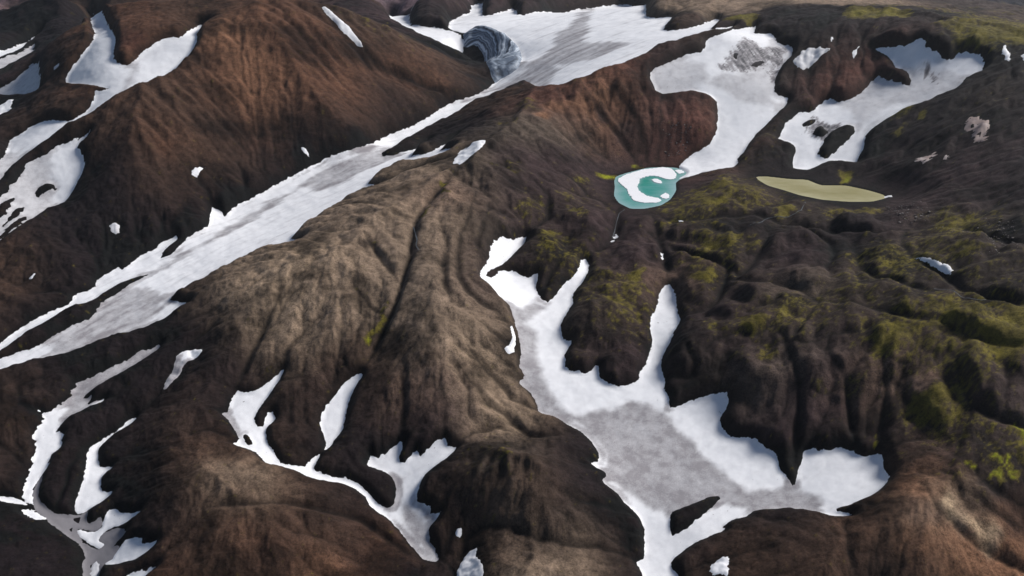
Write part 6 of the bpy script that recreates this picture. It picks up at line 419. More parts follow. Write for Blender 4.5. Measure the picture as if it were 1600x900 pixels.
  {'z': 165,'poly': [(731.2,2109.9),(741.7,2113.8),(754.5,2113.8),(766.9,2113.3),(777.4,2110.3),(787.6,2106.9),(797.7,2103.5),(807.7,2100.1),(817.8,2096.7),(827.8,2093.6),(837.8,2092.3),(847.7,2091.3),(857.6,2090.2),(867.6,2089.2),(877.1,2086.1),(884.6,2073.1),(891.6,2059.3),(898.4,2050.8),(905.8,2044.5),(916.6,2043.4),(928.1,2043.4),(939.6,2043.4),(951.1,2043.4),(962.6,2043.4),(973.6,2042.6),(982.2,2037.8),(990.2,2032.1),(998.2,2026.4),(1006.1,2020.8),(1014.0,2015.2),(1021.9,2009.3),(1030.0,2001.4),(1038.0,1993.1),(1045.9,1984.9),(1053.1,1974.6),(1054.1,1956.3),(1042.4,1947.1),(1028.3,1940.3),(1014.3,1933.6),(1000.8,1927.9),(989.4,1926.9),(978.4,1926.9),(967.5,1926.9),(956.5,1926.9),(945.5,1926.9),(934.8,1927.2),(925.1,1928.8),(915.6,1930.7),(906.2,1932.6),(896.7,1934.5),(887.2,1936.4),(877.7,1938.4),(868.3,1940.8),(859.6,1945.6),(850.9,1950.8),(842.3,1956.1),(833.6,1961.5),(824.9,1966.8),(816.2,1972.8),(807.8,1981.5),(799.4,1990.8),(791.0,2000.2),(782.5,2009.5),(773.6,2018.0),(764.6,2026.4),(755.6,2034.9),(747.1,2044.4),(741.4,2058.2),(736.4,2073.1),(731.7,2089.7)]},
 ],
 'FLOE': [
  {'label': 'white curling C shaped ice floe on the turquoise pond', 'poly': [(318.3, 2120.6),(325.2, 2134.3),(334.1, 2148.3),(342.9, 2161.1),(351.2, 2168.3),(359.4, 2174.3),(367.6, 2180.3),(375.9, 2186.4),(384.1, 2192.5),(392.5, 2198.6),(400.8, 2204.7),(409.2, 2210.3),(417.6, 2213.3),(426.0, 2215.7),(434.4, 2218.1),(442.8, 2220.5),(451.2, 2223.0),(459.6, 2225.4),(468.1, 2227.8),(476.4, 2229.2),(484.4, 2225.6),(492.3, 2221.0),(499.2, 2214.9),(502.0, 2201.8),(504.0, 2187.3),(505.0, 2172.3),(502.3, 2154.4),(498.3, 2138.3),(491.7, 2132.6),(484.6, 2129.2),(477.7, 2126.6),(471.2, 2128.3),(465.0, 2131.5),(458.8, 2137.4),(452.6, 2143.9),(446.4, 2150.4),(439.9, 2156.0),(431.7, 2157.0),(423.3, 2157.0),(414.7, 2156.0),(405.9, 2150.0),(397.0, 2143.0),(389.0, 2134.8),(385.0, 2120.6),(381.2, 2104.9),(375.3, 2087.6),(370.2, 2069.9),(370.9, 2050.6),(373.3, 2032.5),(378.5, 2020.2),(384.2, 2009.2),(390.0, 1999.5),(396.1, 1995.5),(402.2, 1992.7),(408.4, 1989.9),(414.5, 1987.1),(420.4, 1982.0),(423.1, 1967.7),(417.3, 1959.2),(409.9, 1953.5),(402.6, 1952.5),(395.4, 1952.5),(388.2, 1952.5),(380.9, 1952.5),(373.7, 1953.0),(366.5, 1955.8),(359.4, 1959.2),(352.1, 1962.6),(345.7, 1967.3),(343.0, 1978.2),(341.0, 1990.5),(339.3, 2003.4),(338.7, 2018.6),(338.4, 2034.5),(337.5, 2049.7),(334.3, 2060.4),(330.5, 2070.2),(326.8, 2080.6),(323.4, 2093.5),(319.9, 2107.0)]},
  {'label': 'small white ice floe inside the curl of the C shaped floe', 'poly': [(421.5, 2124.6),(428.1, 2130.9),(436.2, 2134.0),(441.7, 2127.4),(446.7, 2118.9),(450.3, 2109.3),(446.9, 2097.7),(441.0, 2096.8),(435.0, 2098.5),(429.1, 2101.9),(424.2, 2112.9)]},
  {'label': 'small broken white ice floe near the lower right shore of the turquoise pond', 'poly': [(426.5, 1996.9),(432.0, 2007.6),(439.2, 2017.1),(446.1, 2023.7),(451.2, 2017.1),(454.4, 2005.5),(449.8, 1987.6),(442.9, 1982.8),(436.0, 1981.3),(429.4, 1982.7)]},
  {'label': 'small white ice floe against the snow at the upper right of the turquoise pond', 'poly': [(507.6, 2203.1),(513.5, 2206.3),(521.0, 2207.2),(527.9, 2206.1),(532.0, 2195.9),(533.8, 2185.0),(527.6, 2180.1),(519.7, 2176.5),(512.5, 2175.9),(508.9, 2189.1)]},
 ],
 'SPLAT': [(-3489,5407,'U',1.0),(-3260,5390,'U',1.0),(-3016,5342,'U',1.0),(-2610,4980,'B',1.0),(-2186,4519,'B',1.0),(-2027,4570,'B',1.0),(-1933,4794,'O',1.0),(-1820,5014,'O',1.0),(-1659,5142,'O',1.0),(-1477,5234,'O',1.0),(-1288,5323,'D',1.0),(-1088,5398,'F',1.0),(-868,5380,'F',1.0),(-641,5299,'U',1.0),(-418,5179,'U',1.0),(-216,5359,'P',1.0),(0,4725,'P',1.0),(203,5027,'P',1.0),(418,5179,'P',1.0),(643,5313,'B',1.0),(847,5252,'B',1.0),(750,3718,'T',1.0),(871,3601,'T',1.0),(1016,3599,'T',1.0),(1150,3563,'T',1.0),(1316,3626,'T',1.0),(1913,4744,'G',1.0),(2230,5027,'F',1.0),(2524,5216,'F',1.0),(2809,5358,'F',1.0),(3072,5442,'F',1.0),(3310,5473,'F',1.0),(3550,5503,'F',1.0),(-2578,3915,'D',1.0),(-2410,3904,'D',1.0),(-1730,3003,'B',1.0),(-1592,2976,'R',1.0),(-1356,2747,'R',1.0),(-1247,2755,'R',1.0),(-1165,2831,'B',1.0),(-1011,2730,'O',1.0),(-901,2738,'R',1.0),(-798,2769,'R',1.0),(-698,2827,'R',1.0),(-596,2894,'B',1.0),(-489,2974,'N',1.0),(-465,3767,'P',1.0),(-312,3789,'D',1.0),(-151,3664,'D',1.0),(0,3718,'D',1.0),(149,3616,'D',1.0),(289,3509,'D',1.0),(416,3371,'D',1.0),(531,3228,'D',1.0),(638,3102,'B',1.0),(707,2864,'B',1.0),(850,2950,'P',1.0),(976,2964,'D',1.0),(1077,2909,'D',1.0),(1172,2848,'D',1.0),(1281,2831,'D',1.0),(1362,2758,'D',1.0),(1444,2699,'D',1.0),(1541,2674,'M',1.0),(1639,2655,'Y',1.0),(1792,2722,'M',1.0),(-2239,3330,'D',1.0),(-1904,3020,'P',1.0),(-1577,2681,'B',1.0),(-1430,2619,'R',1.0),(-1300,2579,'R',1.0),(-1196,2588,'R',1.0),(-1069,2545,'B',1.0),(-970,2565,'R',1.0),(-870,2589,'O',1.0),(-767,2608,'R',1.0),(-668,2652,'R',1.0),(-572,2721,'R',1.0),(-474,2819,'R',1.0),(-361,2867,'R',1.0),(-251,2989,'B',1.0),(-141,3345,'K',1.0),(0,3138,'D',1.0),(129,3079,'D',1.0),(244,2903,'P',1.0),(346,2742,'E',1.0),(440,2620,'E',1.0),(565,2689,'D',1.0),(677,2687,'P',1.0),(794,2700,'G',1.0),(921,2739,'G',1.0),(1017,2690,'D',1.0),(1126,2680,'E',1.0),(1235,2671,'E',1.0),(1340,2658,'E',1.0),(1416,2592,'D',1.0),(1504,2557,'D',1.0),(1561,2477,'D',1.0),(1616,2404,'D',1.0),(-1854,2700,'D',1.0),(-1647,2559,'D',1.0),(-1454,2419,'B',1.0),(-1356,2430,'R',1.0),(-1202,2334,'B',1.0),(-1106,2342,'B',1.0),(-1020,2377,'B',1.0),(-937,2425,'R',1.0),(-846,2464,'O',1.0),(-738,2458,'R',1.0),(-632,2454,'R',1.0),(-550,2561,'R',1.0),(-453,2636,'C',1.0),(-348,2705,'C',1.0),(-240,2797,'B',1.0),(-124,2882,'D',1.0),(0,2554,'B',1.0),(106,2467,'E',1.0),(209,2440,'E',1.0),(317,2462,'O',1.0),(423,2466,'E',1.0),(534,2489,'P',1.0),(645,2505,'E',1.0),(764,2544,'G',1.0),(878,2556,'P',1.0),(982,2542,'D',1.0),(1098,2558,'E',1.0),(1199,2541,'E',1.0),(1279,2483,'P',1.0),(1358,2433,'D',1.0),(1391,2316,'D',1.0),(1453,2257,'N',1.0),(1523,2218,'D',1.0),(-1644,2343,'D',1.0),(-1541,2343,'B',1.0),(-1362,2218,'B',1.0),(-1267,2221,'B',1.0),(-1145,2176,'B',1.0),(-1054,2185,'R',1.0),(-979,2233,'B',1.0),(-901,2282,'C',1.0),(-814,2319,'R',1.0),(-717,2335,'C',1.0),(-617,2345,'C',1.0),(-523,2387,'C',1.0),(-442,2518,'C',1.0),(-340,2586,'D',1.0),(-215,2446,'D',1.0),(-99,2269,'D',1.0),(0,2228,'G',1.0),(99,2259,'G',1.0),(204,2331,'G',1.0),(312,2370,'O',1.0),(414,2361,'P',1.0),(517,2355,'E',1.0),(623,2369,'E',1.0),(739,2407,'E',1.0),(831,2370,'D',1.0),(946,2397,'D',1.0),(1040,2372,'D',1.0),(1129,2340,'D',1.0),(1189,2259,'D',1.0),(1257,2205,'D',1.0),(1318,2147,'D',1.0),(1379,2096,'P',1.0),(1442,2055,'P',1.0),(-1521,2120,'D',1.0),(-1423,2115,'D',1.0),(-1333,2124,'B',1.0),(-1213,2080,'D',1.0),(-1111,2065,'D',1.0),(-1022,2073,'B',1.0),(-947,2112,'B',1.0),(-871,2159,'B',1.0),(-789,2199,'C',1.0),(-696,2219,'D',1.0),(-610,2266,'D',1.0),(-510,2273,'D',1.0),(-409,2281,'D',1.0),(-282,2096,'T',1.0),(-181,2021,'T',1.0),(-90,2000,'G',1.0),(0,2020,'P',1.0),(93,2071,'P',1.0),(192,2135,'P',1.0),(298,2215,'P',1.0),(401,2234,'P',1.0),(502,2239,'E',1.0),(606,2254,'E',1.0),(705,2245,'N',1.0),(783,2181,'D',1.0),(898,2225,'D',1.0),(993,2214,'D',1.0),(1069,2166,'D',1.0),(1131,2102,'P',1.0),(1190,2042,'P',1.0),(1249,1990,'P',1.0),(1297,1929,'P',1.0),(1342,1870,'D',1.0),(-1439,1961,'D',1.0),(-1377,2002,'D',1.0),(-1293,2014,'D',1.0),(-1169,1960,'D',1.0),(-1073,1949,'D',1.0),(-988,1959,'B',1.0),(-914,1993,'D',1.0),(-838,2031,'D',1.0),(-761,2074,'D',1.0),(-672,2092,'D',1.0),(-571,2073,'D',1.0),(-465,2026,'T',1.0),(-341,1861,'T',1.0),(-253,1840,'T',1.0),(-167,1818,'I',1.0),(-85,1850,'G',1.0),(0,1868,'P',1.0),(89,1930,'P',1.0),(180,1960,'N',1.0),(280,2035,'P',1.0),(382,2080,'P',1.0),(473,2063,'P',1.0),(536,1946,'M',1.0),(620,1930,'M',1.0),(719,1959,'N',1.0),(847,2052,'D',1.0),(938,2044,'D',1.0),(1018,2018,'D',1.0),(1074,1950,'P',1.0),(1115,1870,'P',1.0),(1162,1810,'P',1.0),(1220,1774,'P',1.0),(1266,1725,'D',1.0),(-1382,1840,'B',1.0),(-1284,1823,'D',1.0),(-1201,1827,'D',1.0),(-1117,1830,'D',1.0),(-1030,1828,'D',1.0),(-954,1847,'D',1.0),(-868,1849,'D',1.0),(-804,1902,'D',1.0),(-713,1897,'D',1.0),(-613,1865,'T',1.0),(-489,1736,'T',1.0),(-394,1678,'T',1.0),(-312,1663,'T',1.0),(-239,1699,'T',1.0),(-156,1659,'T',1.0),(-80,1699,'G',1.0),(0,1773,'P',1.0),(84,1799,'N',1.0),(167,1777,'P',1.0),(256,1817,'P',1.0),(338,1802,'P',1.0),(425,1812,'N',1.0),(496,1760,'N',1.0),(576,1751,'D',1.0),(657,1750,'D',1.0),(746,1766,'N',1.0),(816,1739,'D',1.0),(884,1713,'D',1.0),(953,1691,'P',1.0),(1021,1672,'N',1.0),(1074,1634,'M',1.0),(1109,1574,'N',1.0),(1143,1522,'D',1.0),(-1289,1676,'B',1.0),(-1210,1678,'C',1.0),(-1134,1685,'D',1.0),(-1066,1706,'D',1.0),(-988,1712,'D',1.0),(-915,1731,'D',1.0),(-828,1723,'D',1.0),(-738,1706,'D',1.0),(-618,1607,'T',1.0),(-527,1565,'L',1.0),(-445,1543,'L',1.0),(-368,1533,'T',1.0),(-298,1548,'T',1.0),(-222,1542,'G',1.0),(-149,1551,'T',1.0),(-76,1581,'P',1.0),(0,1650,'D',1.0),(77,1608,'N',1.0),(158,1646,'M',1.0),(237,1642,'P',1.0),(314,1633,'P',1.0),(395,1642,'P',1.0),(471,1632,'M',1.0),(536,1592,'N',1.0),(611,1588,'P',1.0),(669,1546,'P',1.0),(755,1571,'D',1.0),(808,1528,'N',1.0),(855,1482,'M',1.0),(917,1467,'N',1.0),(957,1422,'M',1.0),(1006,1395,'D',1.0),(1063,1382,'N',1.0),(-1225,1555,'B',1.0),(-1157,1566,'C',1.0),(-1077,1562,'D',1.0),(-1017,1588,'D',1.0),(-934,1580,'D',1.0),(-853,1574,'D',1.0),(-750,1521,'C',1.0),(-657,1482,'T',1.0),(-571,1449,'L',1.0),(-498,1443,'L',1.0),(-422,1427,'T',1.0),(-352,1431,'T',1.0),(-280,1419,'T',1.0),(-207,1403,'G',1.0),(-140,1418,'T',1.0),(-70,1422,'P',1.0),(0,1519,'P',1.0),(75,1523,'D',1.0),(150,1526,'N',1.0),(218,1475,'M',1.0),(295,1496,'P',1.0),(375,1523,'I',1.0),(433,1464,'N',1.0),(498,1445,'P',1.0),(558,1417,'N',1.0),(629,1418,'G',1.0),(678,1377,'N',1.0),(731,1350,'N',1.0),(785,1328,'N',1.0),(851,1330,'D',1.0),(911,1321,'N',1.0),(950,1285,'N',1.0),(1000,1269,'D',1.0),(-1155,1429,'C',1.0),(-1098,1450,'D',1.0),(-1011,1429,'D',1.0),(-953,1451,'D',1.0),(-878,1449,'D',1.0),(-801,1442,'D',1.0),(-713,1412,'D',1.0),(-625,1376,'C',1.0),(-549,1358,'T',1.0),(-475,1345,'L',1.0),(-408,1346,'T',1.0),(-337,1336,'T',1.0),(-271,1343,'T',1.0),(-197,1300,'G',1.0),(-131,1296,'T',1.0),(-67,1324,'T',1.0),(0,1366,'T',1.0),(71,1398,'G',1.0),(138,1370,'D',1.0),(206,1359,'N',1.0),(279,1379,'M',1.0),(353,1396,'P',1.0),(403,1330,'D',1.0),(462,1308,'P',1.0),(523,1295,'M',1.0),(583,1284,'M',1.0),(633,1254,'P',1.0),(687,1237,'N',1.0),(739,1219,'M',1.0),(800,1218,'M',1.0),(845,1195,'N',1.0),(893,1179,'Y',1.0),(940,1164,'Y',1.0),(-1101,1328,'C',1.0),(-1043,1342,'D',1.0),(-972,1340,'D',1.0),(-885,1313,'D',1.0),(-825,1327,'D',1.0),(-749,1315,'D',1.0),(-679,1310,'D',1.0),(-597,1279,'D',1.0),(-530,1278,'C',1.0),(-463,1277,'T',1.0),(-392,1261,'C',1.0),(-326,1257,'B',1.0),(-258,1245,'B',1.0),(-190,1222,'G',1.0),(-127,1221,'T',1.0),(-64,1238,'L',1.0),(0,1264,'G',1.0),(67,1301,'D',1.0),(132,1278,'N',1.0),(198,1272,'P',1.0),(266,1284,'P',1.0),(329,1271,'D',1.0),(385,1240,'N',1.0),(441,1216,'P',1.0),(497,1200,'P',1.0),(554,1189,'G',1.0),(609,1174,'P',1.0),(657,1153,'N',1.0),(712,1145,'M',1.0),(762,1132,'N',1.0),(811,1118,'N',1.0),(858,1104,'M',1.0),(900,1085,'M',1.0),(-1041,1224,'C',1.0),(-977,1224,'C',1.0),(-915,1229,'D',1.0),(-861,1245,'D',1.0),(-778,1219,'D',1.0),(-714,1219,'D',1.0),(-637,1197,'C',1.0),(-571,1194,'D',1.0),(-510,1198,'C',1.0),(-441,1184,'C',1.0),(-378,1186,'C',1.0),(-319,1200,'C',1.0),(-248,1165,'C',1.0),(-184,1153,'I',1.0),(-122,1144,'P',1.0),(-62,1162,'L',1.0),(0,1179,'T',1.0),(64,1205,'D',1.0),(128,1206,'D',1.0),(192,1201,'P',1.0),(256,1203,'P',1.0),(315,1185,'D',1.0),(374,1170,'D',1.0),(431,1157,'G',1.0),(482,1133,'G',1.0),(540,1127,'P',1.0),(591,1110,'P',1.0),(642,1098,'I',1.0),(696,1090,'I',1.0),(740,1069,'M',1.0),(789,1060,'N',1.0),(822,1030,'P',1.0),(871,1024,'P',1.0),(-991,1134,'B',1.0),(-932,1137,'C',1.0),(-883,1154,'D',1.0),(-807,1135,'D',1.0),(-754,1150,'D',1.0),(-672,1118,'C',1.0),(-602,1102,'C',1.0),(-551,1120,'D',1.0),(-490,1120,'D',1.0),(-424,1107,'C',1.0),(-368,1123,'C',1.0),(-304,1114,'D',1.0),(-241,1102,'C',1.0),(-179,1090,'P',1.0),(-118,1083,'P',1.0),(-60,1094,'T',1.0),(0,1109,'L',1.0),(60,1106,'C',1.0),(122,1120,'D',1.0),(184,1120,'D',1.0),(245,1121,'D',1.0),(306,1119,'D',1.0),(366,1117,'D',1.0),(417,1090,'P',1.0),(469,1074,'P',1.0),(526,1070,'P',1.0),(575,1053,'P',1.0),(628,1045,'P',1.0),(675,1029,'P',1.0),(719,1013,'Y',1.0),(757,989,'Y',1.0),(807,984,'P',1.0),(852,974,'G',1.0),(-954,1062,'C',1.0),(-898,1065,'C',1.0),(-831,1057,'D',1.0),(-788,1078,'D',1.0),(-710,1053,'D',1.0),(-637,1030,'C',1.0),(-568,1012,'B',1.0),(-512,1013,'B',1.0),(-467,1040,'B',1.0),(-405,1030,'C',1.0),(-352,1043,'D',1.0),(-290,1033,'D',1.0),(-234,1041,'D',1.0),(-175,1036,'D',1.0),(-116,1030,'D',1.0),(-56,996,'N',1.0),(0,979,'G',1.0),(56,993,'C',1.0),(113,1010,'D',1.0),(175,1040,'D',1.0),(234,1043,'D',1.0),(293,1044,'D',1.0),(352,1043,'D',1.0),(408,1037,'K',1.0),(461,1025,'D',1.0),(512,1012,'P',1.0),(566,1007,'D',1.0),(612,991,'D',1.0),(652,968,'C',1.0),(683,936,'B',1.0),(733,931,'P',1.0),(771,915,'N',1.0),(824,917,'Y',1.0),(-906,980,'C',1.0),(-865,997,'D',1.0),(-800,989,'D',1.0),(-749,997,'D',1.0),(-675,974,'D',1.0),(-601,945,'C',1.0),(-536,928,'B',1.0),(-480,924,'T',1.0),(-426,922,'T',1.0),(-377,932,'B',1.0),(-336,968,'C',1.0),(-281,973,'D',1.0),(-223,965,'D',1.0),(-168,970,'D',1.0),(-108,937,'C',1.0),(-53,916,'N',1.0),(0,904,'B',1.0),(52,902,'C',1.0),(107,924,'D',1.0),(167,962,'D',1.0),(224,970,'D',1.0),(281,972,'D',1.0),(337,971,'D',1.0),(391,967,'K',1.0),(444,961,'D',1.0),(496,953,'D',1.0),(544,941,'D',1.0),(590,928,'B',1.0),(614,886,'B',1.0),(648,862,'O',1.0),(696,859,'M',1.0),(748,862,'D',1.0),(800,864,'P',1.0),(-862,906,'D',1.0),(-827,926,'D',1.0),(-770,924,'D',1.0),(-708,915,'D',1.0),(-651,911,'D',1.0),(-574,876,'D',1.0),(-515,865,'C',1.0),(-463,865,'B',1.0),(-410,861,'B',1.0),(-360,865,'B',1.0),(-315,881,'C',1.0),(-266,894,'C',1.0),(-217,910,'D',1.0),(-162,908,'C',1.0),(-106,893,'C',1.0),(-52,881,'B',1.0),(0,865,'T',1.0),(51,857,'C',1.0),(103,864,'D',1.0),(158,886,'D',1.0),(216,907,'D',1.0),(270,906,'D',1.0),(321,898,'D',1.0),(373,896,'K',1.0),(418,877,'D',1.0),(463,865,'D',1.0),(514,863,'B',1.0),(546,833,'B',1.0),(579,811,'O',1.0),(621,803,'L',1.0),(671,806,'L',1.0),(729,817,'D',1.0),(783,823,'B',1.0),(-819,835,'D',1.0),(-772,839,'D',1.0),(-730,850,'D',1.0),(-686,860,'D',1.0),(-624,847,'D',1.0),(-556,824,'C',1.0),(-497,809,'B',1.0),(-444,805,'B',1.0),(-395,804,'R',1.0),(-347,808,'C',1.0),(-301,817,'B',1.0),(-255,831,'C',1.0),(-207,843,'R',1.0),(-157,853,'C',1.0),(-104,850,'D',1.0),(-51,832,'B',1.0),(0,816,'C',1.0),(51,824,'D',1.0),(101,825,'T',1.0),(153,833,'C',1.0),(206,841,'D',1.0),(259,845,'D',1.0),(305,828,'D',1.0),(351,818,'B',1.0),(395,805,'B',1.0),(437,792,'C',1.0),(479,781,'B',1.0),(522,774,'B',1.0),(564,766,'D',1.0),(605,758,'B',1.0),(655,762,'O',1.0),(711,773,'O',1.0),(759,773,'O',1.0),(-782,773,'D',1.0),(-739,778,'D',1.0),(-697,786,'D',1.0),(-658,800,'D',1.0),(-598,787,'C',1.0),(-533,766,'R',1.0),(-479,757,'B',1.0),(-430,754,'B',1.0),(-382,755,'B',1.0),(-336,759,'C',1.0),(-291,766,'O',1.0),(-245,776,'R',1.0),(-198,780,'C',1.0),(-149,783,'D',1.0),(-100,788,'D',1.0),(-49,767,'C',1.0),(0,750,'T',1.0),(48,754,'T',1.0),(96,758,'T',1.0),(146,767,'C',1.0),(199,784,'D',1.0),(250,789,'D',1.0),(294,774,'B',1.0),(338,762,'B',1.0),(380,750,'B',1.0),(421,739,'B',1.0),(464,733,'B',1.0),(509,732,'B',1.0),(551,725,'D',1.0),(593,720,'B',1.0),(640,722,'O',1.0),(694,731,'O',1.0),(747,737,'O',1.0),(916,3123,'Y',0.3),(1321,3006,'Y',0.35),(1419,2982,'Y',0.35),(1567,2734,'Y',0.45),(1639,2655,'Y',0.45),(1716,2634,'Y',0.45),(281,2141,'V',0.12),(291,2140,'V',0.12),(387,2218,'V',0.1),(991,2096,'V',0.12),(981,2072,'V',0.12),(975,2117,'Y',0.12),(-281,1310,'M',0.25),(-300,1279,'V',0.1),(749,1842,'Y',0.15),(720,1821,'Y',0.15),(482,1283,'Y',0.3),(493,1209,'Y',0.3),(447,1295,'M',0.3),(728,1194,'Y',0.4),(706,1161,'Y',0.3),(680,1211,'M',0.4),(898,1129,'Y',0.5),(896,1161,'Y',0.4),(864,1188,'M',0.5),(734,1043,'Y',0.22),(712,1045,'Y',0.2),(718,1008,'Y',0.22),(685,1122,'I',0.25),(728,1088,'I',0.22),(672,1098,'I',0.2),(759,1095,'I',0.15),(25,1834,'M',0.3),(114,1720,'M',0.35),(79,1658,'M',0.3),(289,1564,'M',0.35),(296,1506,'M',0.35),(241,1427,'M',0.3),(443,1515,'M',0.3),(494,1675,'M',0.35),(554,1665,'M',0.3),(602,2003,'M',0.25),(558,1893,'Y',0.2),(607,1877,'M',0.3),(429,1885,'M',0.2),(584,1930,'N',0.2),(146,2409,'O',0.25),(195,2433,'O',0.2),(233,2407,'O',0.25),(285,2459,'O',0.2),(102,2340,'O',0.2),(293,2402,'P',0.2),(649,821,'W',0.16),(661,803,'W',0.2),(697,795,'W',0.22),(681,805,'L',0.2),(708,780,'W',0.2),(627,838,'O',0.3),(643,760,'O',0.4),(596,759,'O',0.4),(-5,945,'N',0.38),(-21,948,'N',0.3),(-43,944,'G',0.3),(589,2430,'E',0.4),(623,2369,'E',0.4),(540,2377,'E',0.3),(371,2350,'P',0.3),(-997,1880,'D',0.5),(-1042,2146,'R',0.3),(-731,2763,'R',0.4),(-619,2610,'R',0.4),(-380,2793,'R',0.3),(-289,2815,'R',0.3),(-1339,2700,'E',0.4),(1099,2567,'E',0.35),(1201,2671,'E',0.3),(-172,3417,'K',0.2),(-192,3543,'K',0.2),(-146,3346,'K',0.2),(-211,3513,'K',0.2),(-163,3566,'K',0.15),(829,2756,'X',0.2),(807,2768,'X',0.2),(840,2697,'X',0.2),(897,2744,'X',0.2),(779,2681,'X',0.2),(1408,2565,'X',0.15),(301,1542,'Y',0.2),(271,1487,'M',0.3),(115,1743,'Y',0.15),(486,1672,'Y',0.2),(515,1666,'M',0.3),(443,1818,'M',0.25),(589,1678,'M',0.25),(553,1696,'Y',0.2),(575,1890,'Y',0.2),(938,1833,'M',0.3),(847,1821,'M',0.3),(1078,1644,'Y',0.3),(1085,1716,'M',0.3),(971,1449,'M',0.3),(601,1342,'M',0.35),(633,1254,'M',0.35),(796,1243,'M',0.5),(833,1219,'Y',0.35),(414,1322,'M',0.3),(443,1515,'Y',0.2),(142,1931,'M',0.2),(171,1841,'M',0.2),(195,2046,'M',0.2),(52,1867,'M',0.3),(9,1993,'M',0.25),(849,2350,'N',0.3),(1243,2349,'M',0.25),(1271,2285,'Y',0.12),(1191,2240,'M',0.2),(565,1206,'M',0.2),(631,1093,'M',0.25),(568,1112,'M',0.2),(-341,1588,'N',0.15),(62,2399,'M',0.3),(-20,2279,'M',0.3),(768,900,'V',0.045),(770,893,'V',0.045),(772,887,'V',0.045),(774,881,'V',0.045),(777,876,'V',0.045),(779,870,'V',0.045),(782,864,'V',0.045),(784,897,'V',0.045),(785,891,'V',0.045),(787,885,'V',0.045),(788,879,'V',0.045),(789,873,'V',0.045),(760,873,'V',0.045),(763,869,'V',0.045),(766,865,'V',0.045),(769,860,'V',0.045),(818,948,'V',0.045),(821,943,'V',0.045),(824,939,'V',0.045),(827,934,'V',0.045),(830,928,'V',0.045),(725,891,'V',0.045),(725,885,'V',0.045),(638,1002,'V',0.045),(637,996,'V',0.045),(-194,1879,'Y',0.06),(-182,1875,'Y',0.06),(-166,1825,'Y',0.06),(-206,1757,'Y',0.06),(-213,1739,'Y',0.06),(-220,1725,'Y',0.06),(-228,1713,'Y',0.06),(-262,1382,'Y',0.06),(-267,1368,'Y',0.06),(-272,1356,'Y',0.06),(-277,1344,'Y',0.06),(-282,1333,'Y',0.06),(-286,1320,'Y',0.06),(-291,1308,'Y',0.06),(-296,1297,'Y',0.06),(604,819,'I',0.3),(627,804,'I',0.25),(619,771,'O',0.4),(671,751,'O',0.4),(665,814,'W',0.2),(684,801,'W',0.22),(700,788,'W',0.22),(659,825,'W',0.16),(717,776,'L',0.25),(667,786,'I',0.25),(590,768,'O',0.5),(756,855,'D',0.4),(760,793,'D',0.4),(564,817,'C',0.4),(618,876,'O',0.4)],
 'STREAM': [
  [(799.0,1885.8),(782.8,1855.4),(767.3,1826.5),(756.7,1816.9),(746.9,1809.1),(735.4,1803.9),(724.0,1799.1),(713.0,1795.0),(702.6,1794.2),(692.6,1794.5),(682.8,1795.2),(673.2,1796.5),(656.7,1773.7),(643.8,1760.0),(631.6,1747.8),(619.2,1741.8),(606.9,1735.9)],
  [(339.2,1964.3),(327.4,1950.7),(309.1,1896.7),(301.4,1889.2),(293.3,1879.5),(287.5,1859.1),(282.2,1841.9),(277.2,1821.3),(272.2,1799.9),(267.8,1783.4),(262.9,1763.0)],
  [(-242.9,1674.9),(-239.7,1665.0),(-235.4,1648.1),(-230.5,1625.6),(-225.7,1604.4),(-227.3,1587.8),(-221.9,1573.8),(-216.4,1557.9)],
  [(860.0,1323.2),(864.4,1317.3),(868.4,1310.7),(872.3,1304.3),(875.9,1297.4),(878.9,1289.6),(880.8,1279.7),(882.4,1269.6),(887.1,1263.9),(892.7,1259.7),(897.4,1254.2),(904.0,1251.2),(911.2,1249.3),(919.6,1249.0)],
 ],
 'SCREE': [
  [(1015.3,1876.1),(1065.8,1800.2),(1073.7,1722.7),(1020.6,1672.1),(960.5,1708.8)],
  [(1119.5,1618.7),(1143.3,1544.9),(1068.6,1413.5),(1011.1,1392.7),(1052.8,1511.1)],
  [(484.8,2429.3),(579.0,2357.4),(549.7,2285.3),(485.2,2274.4)],
 ],
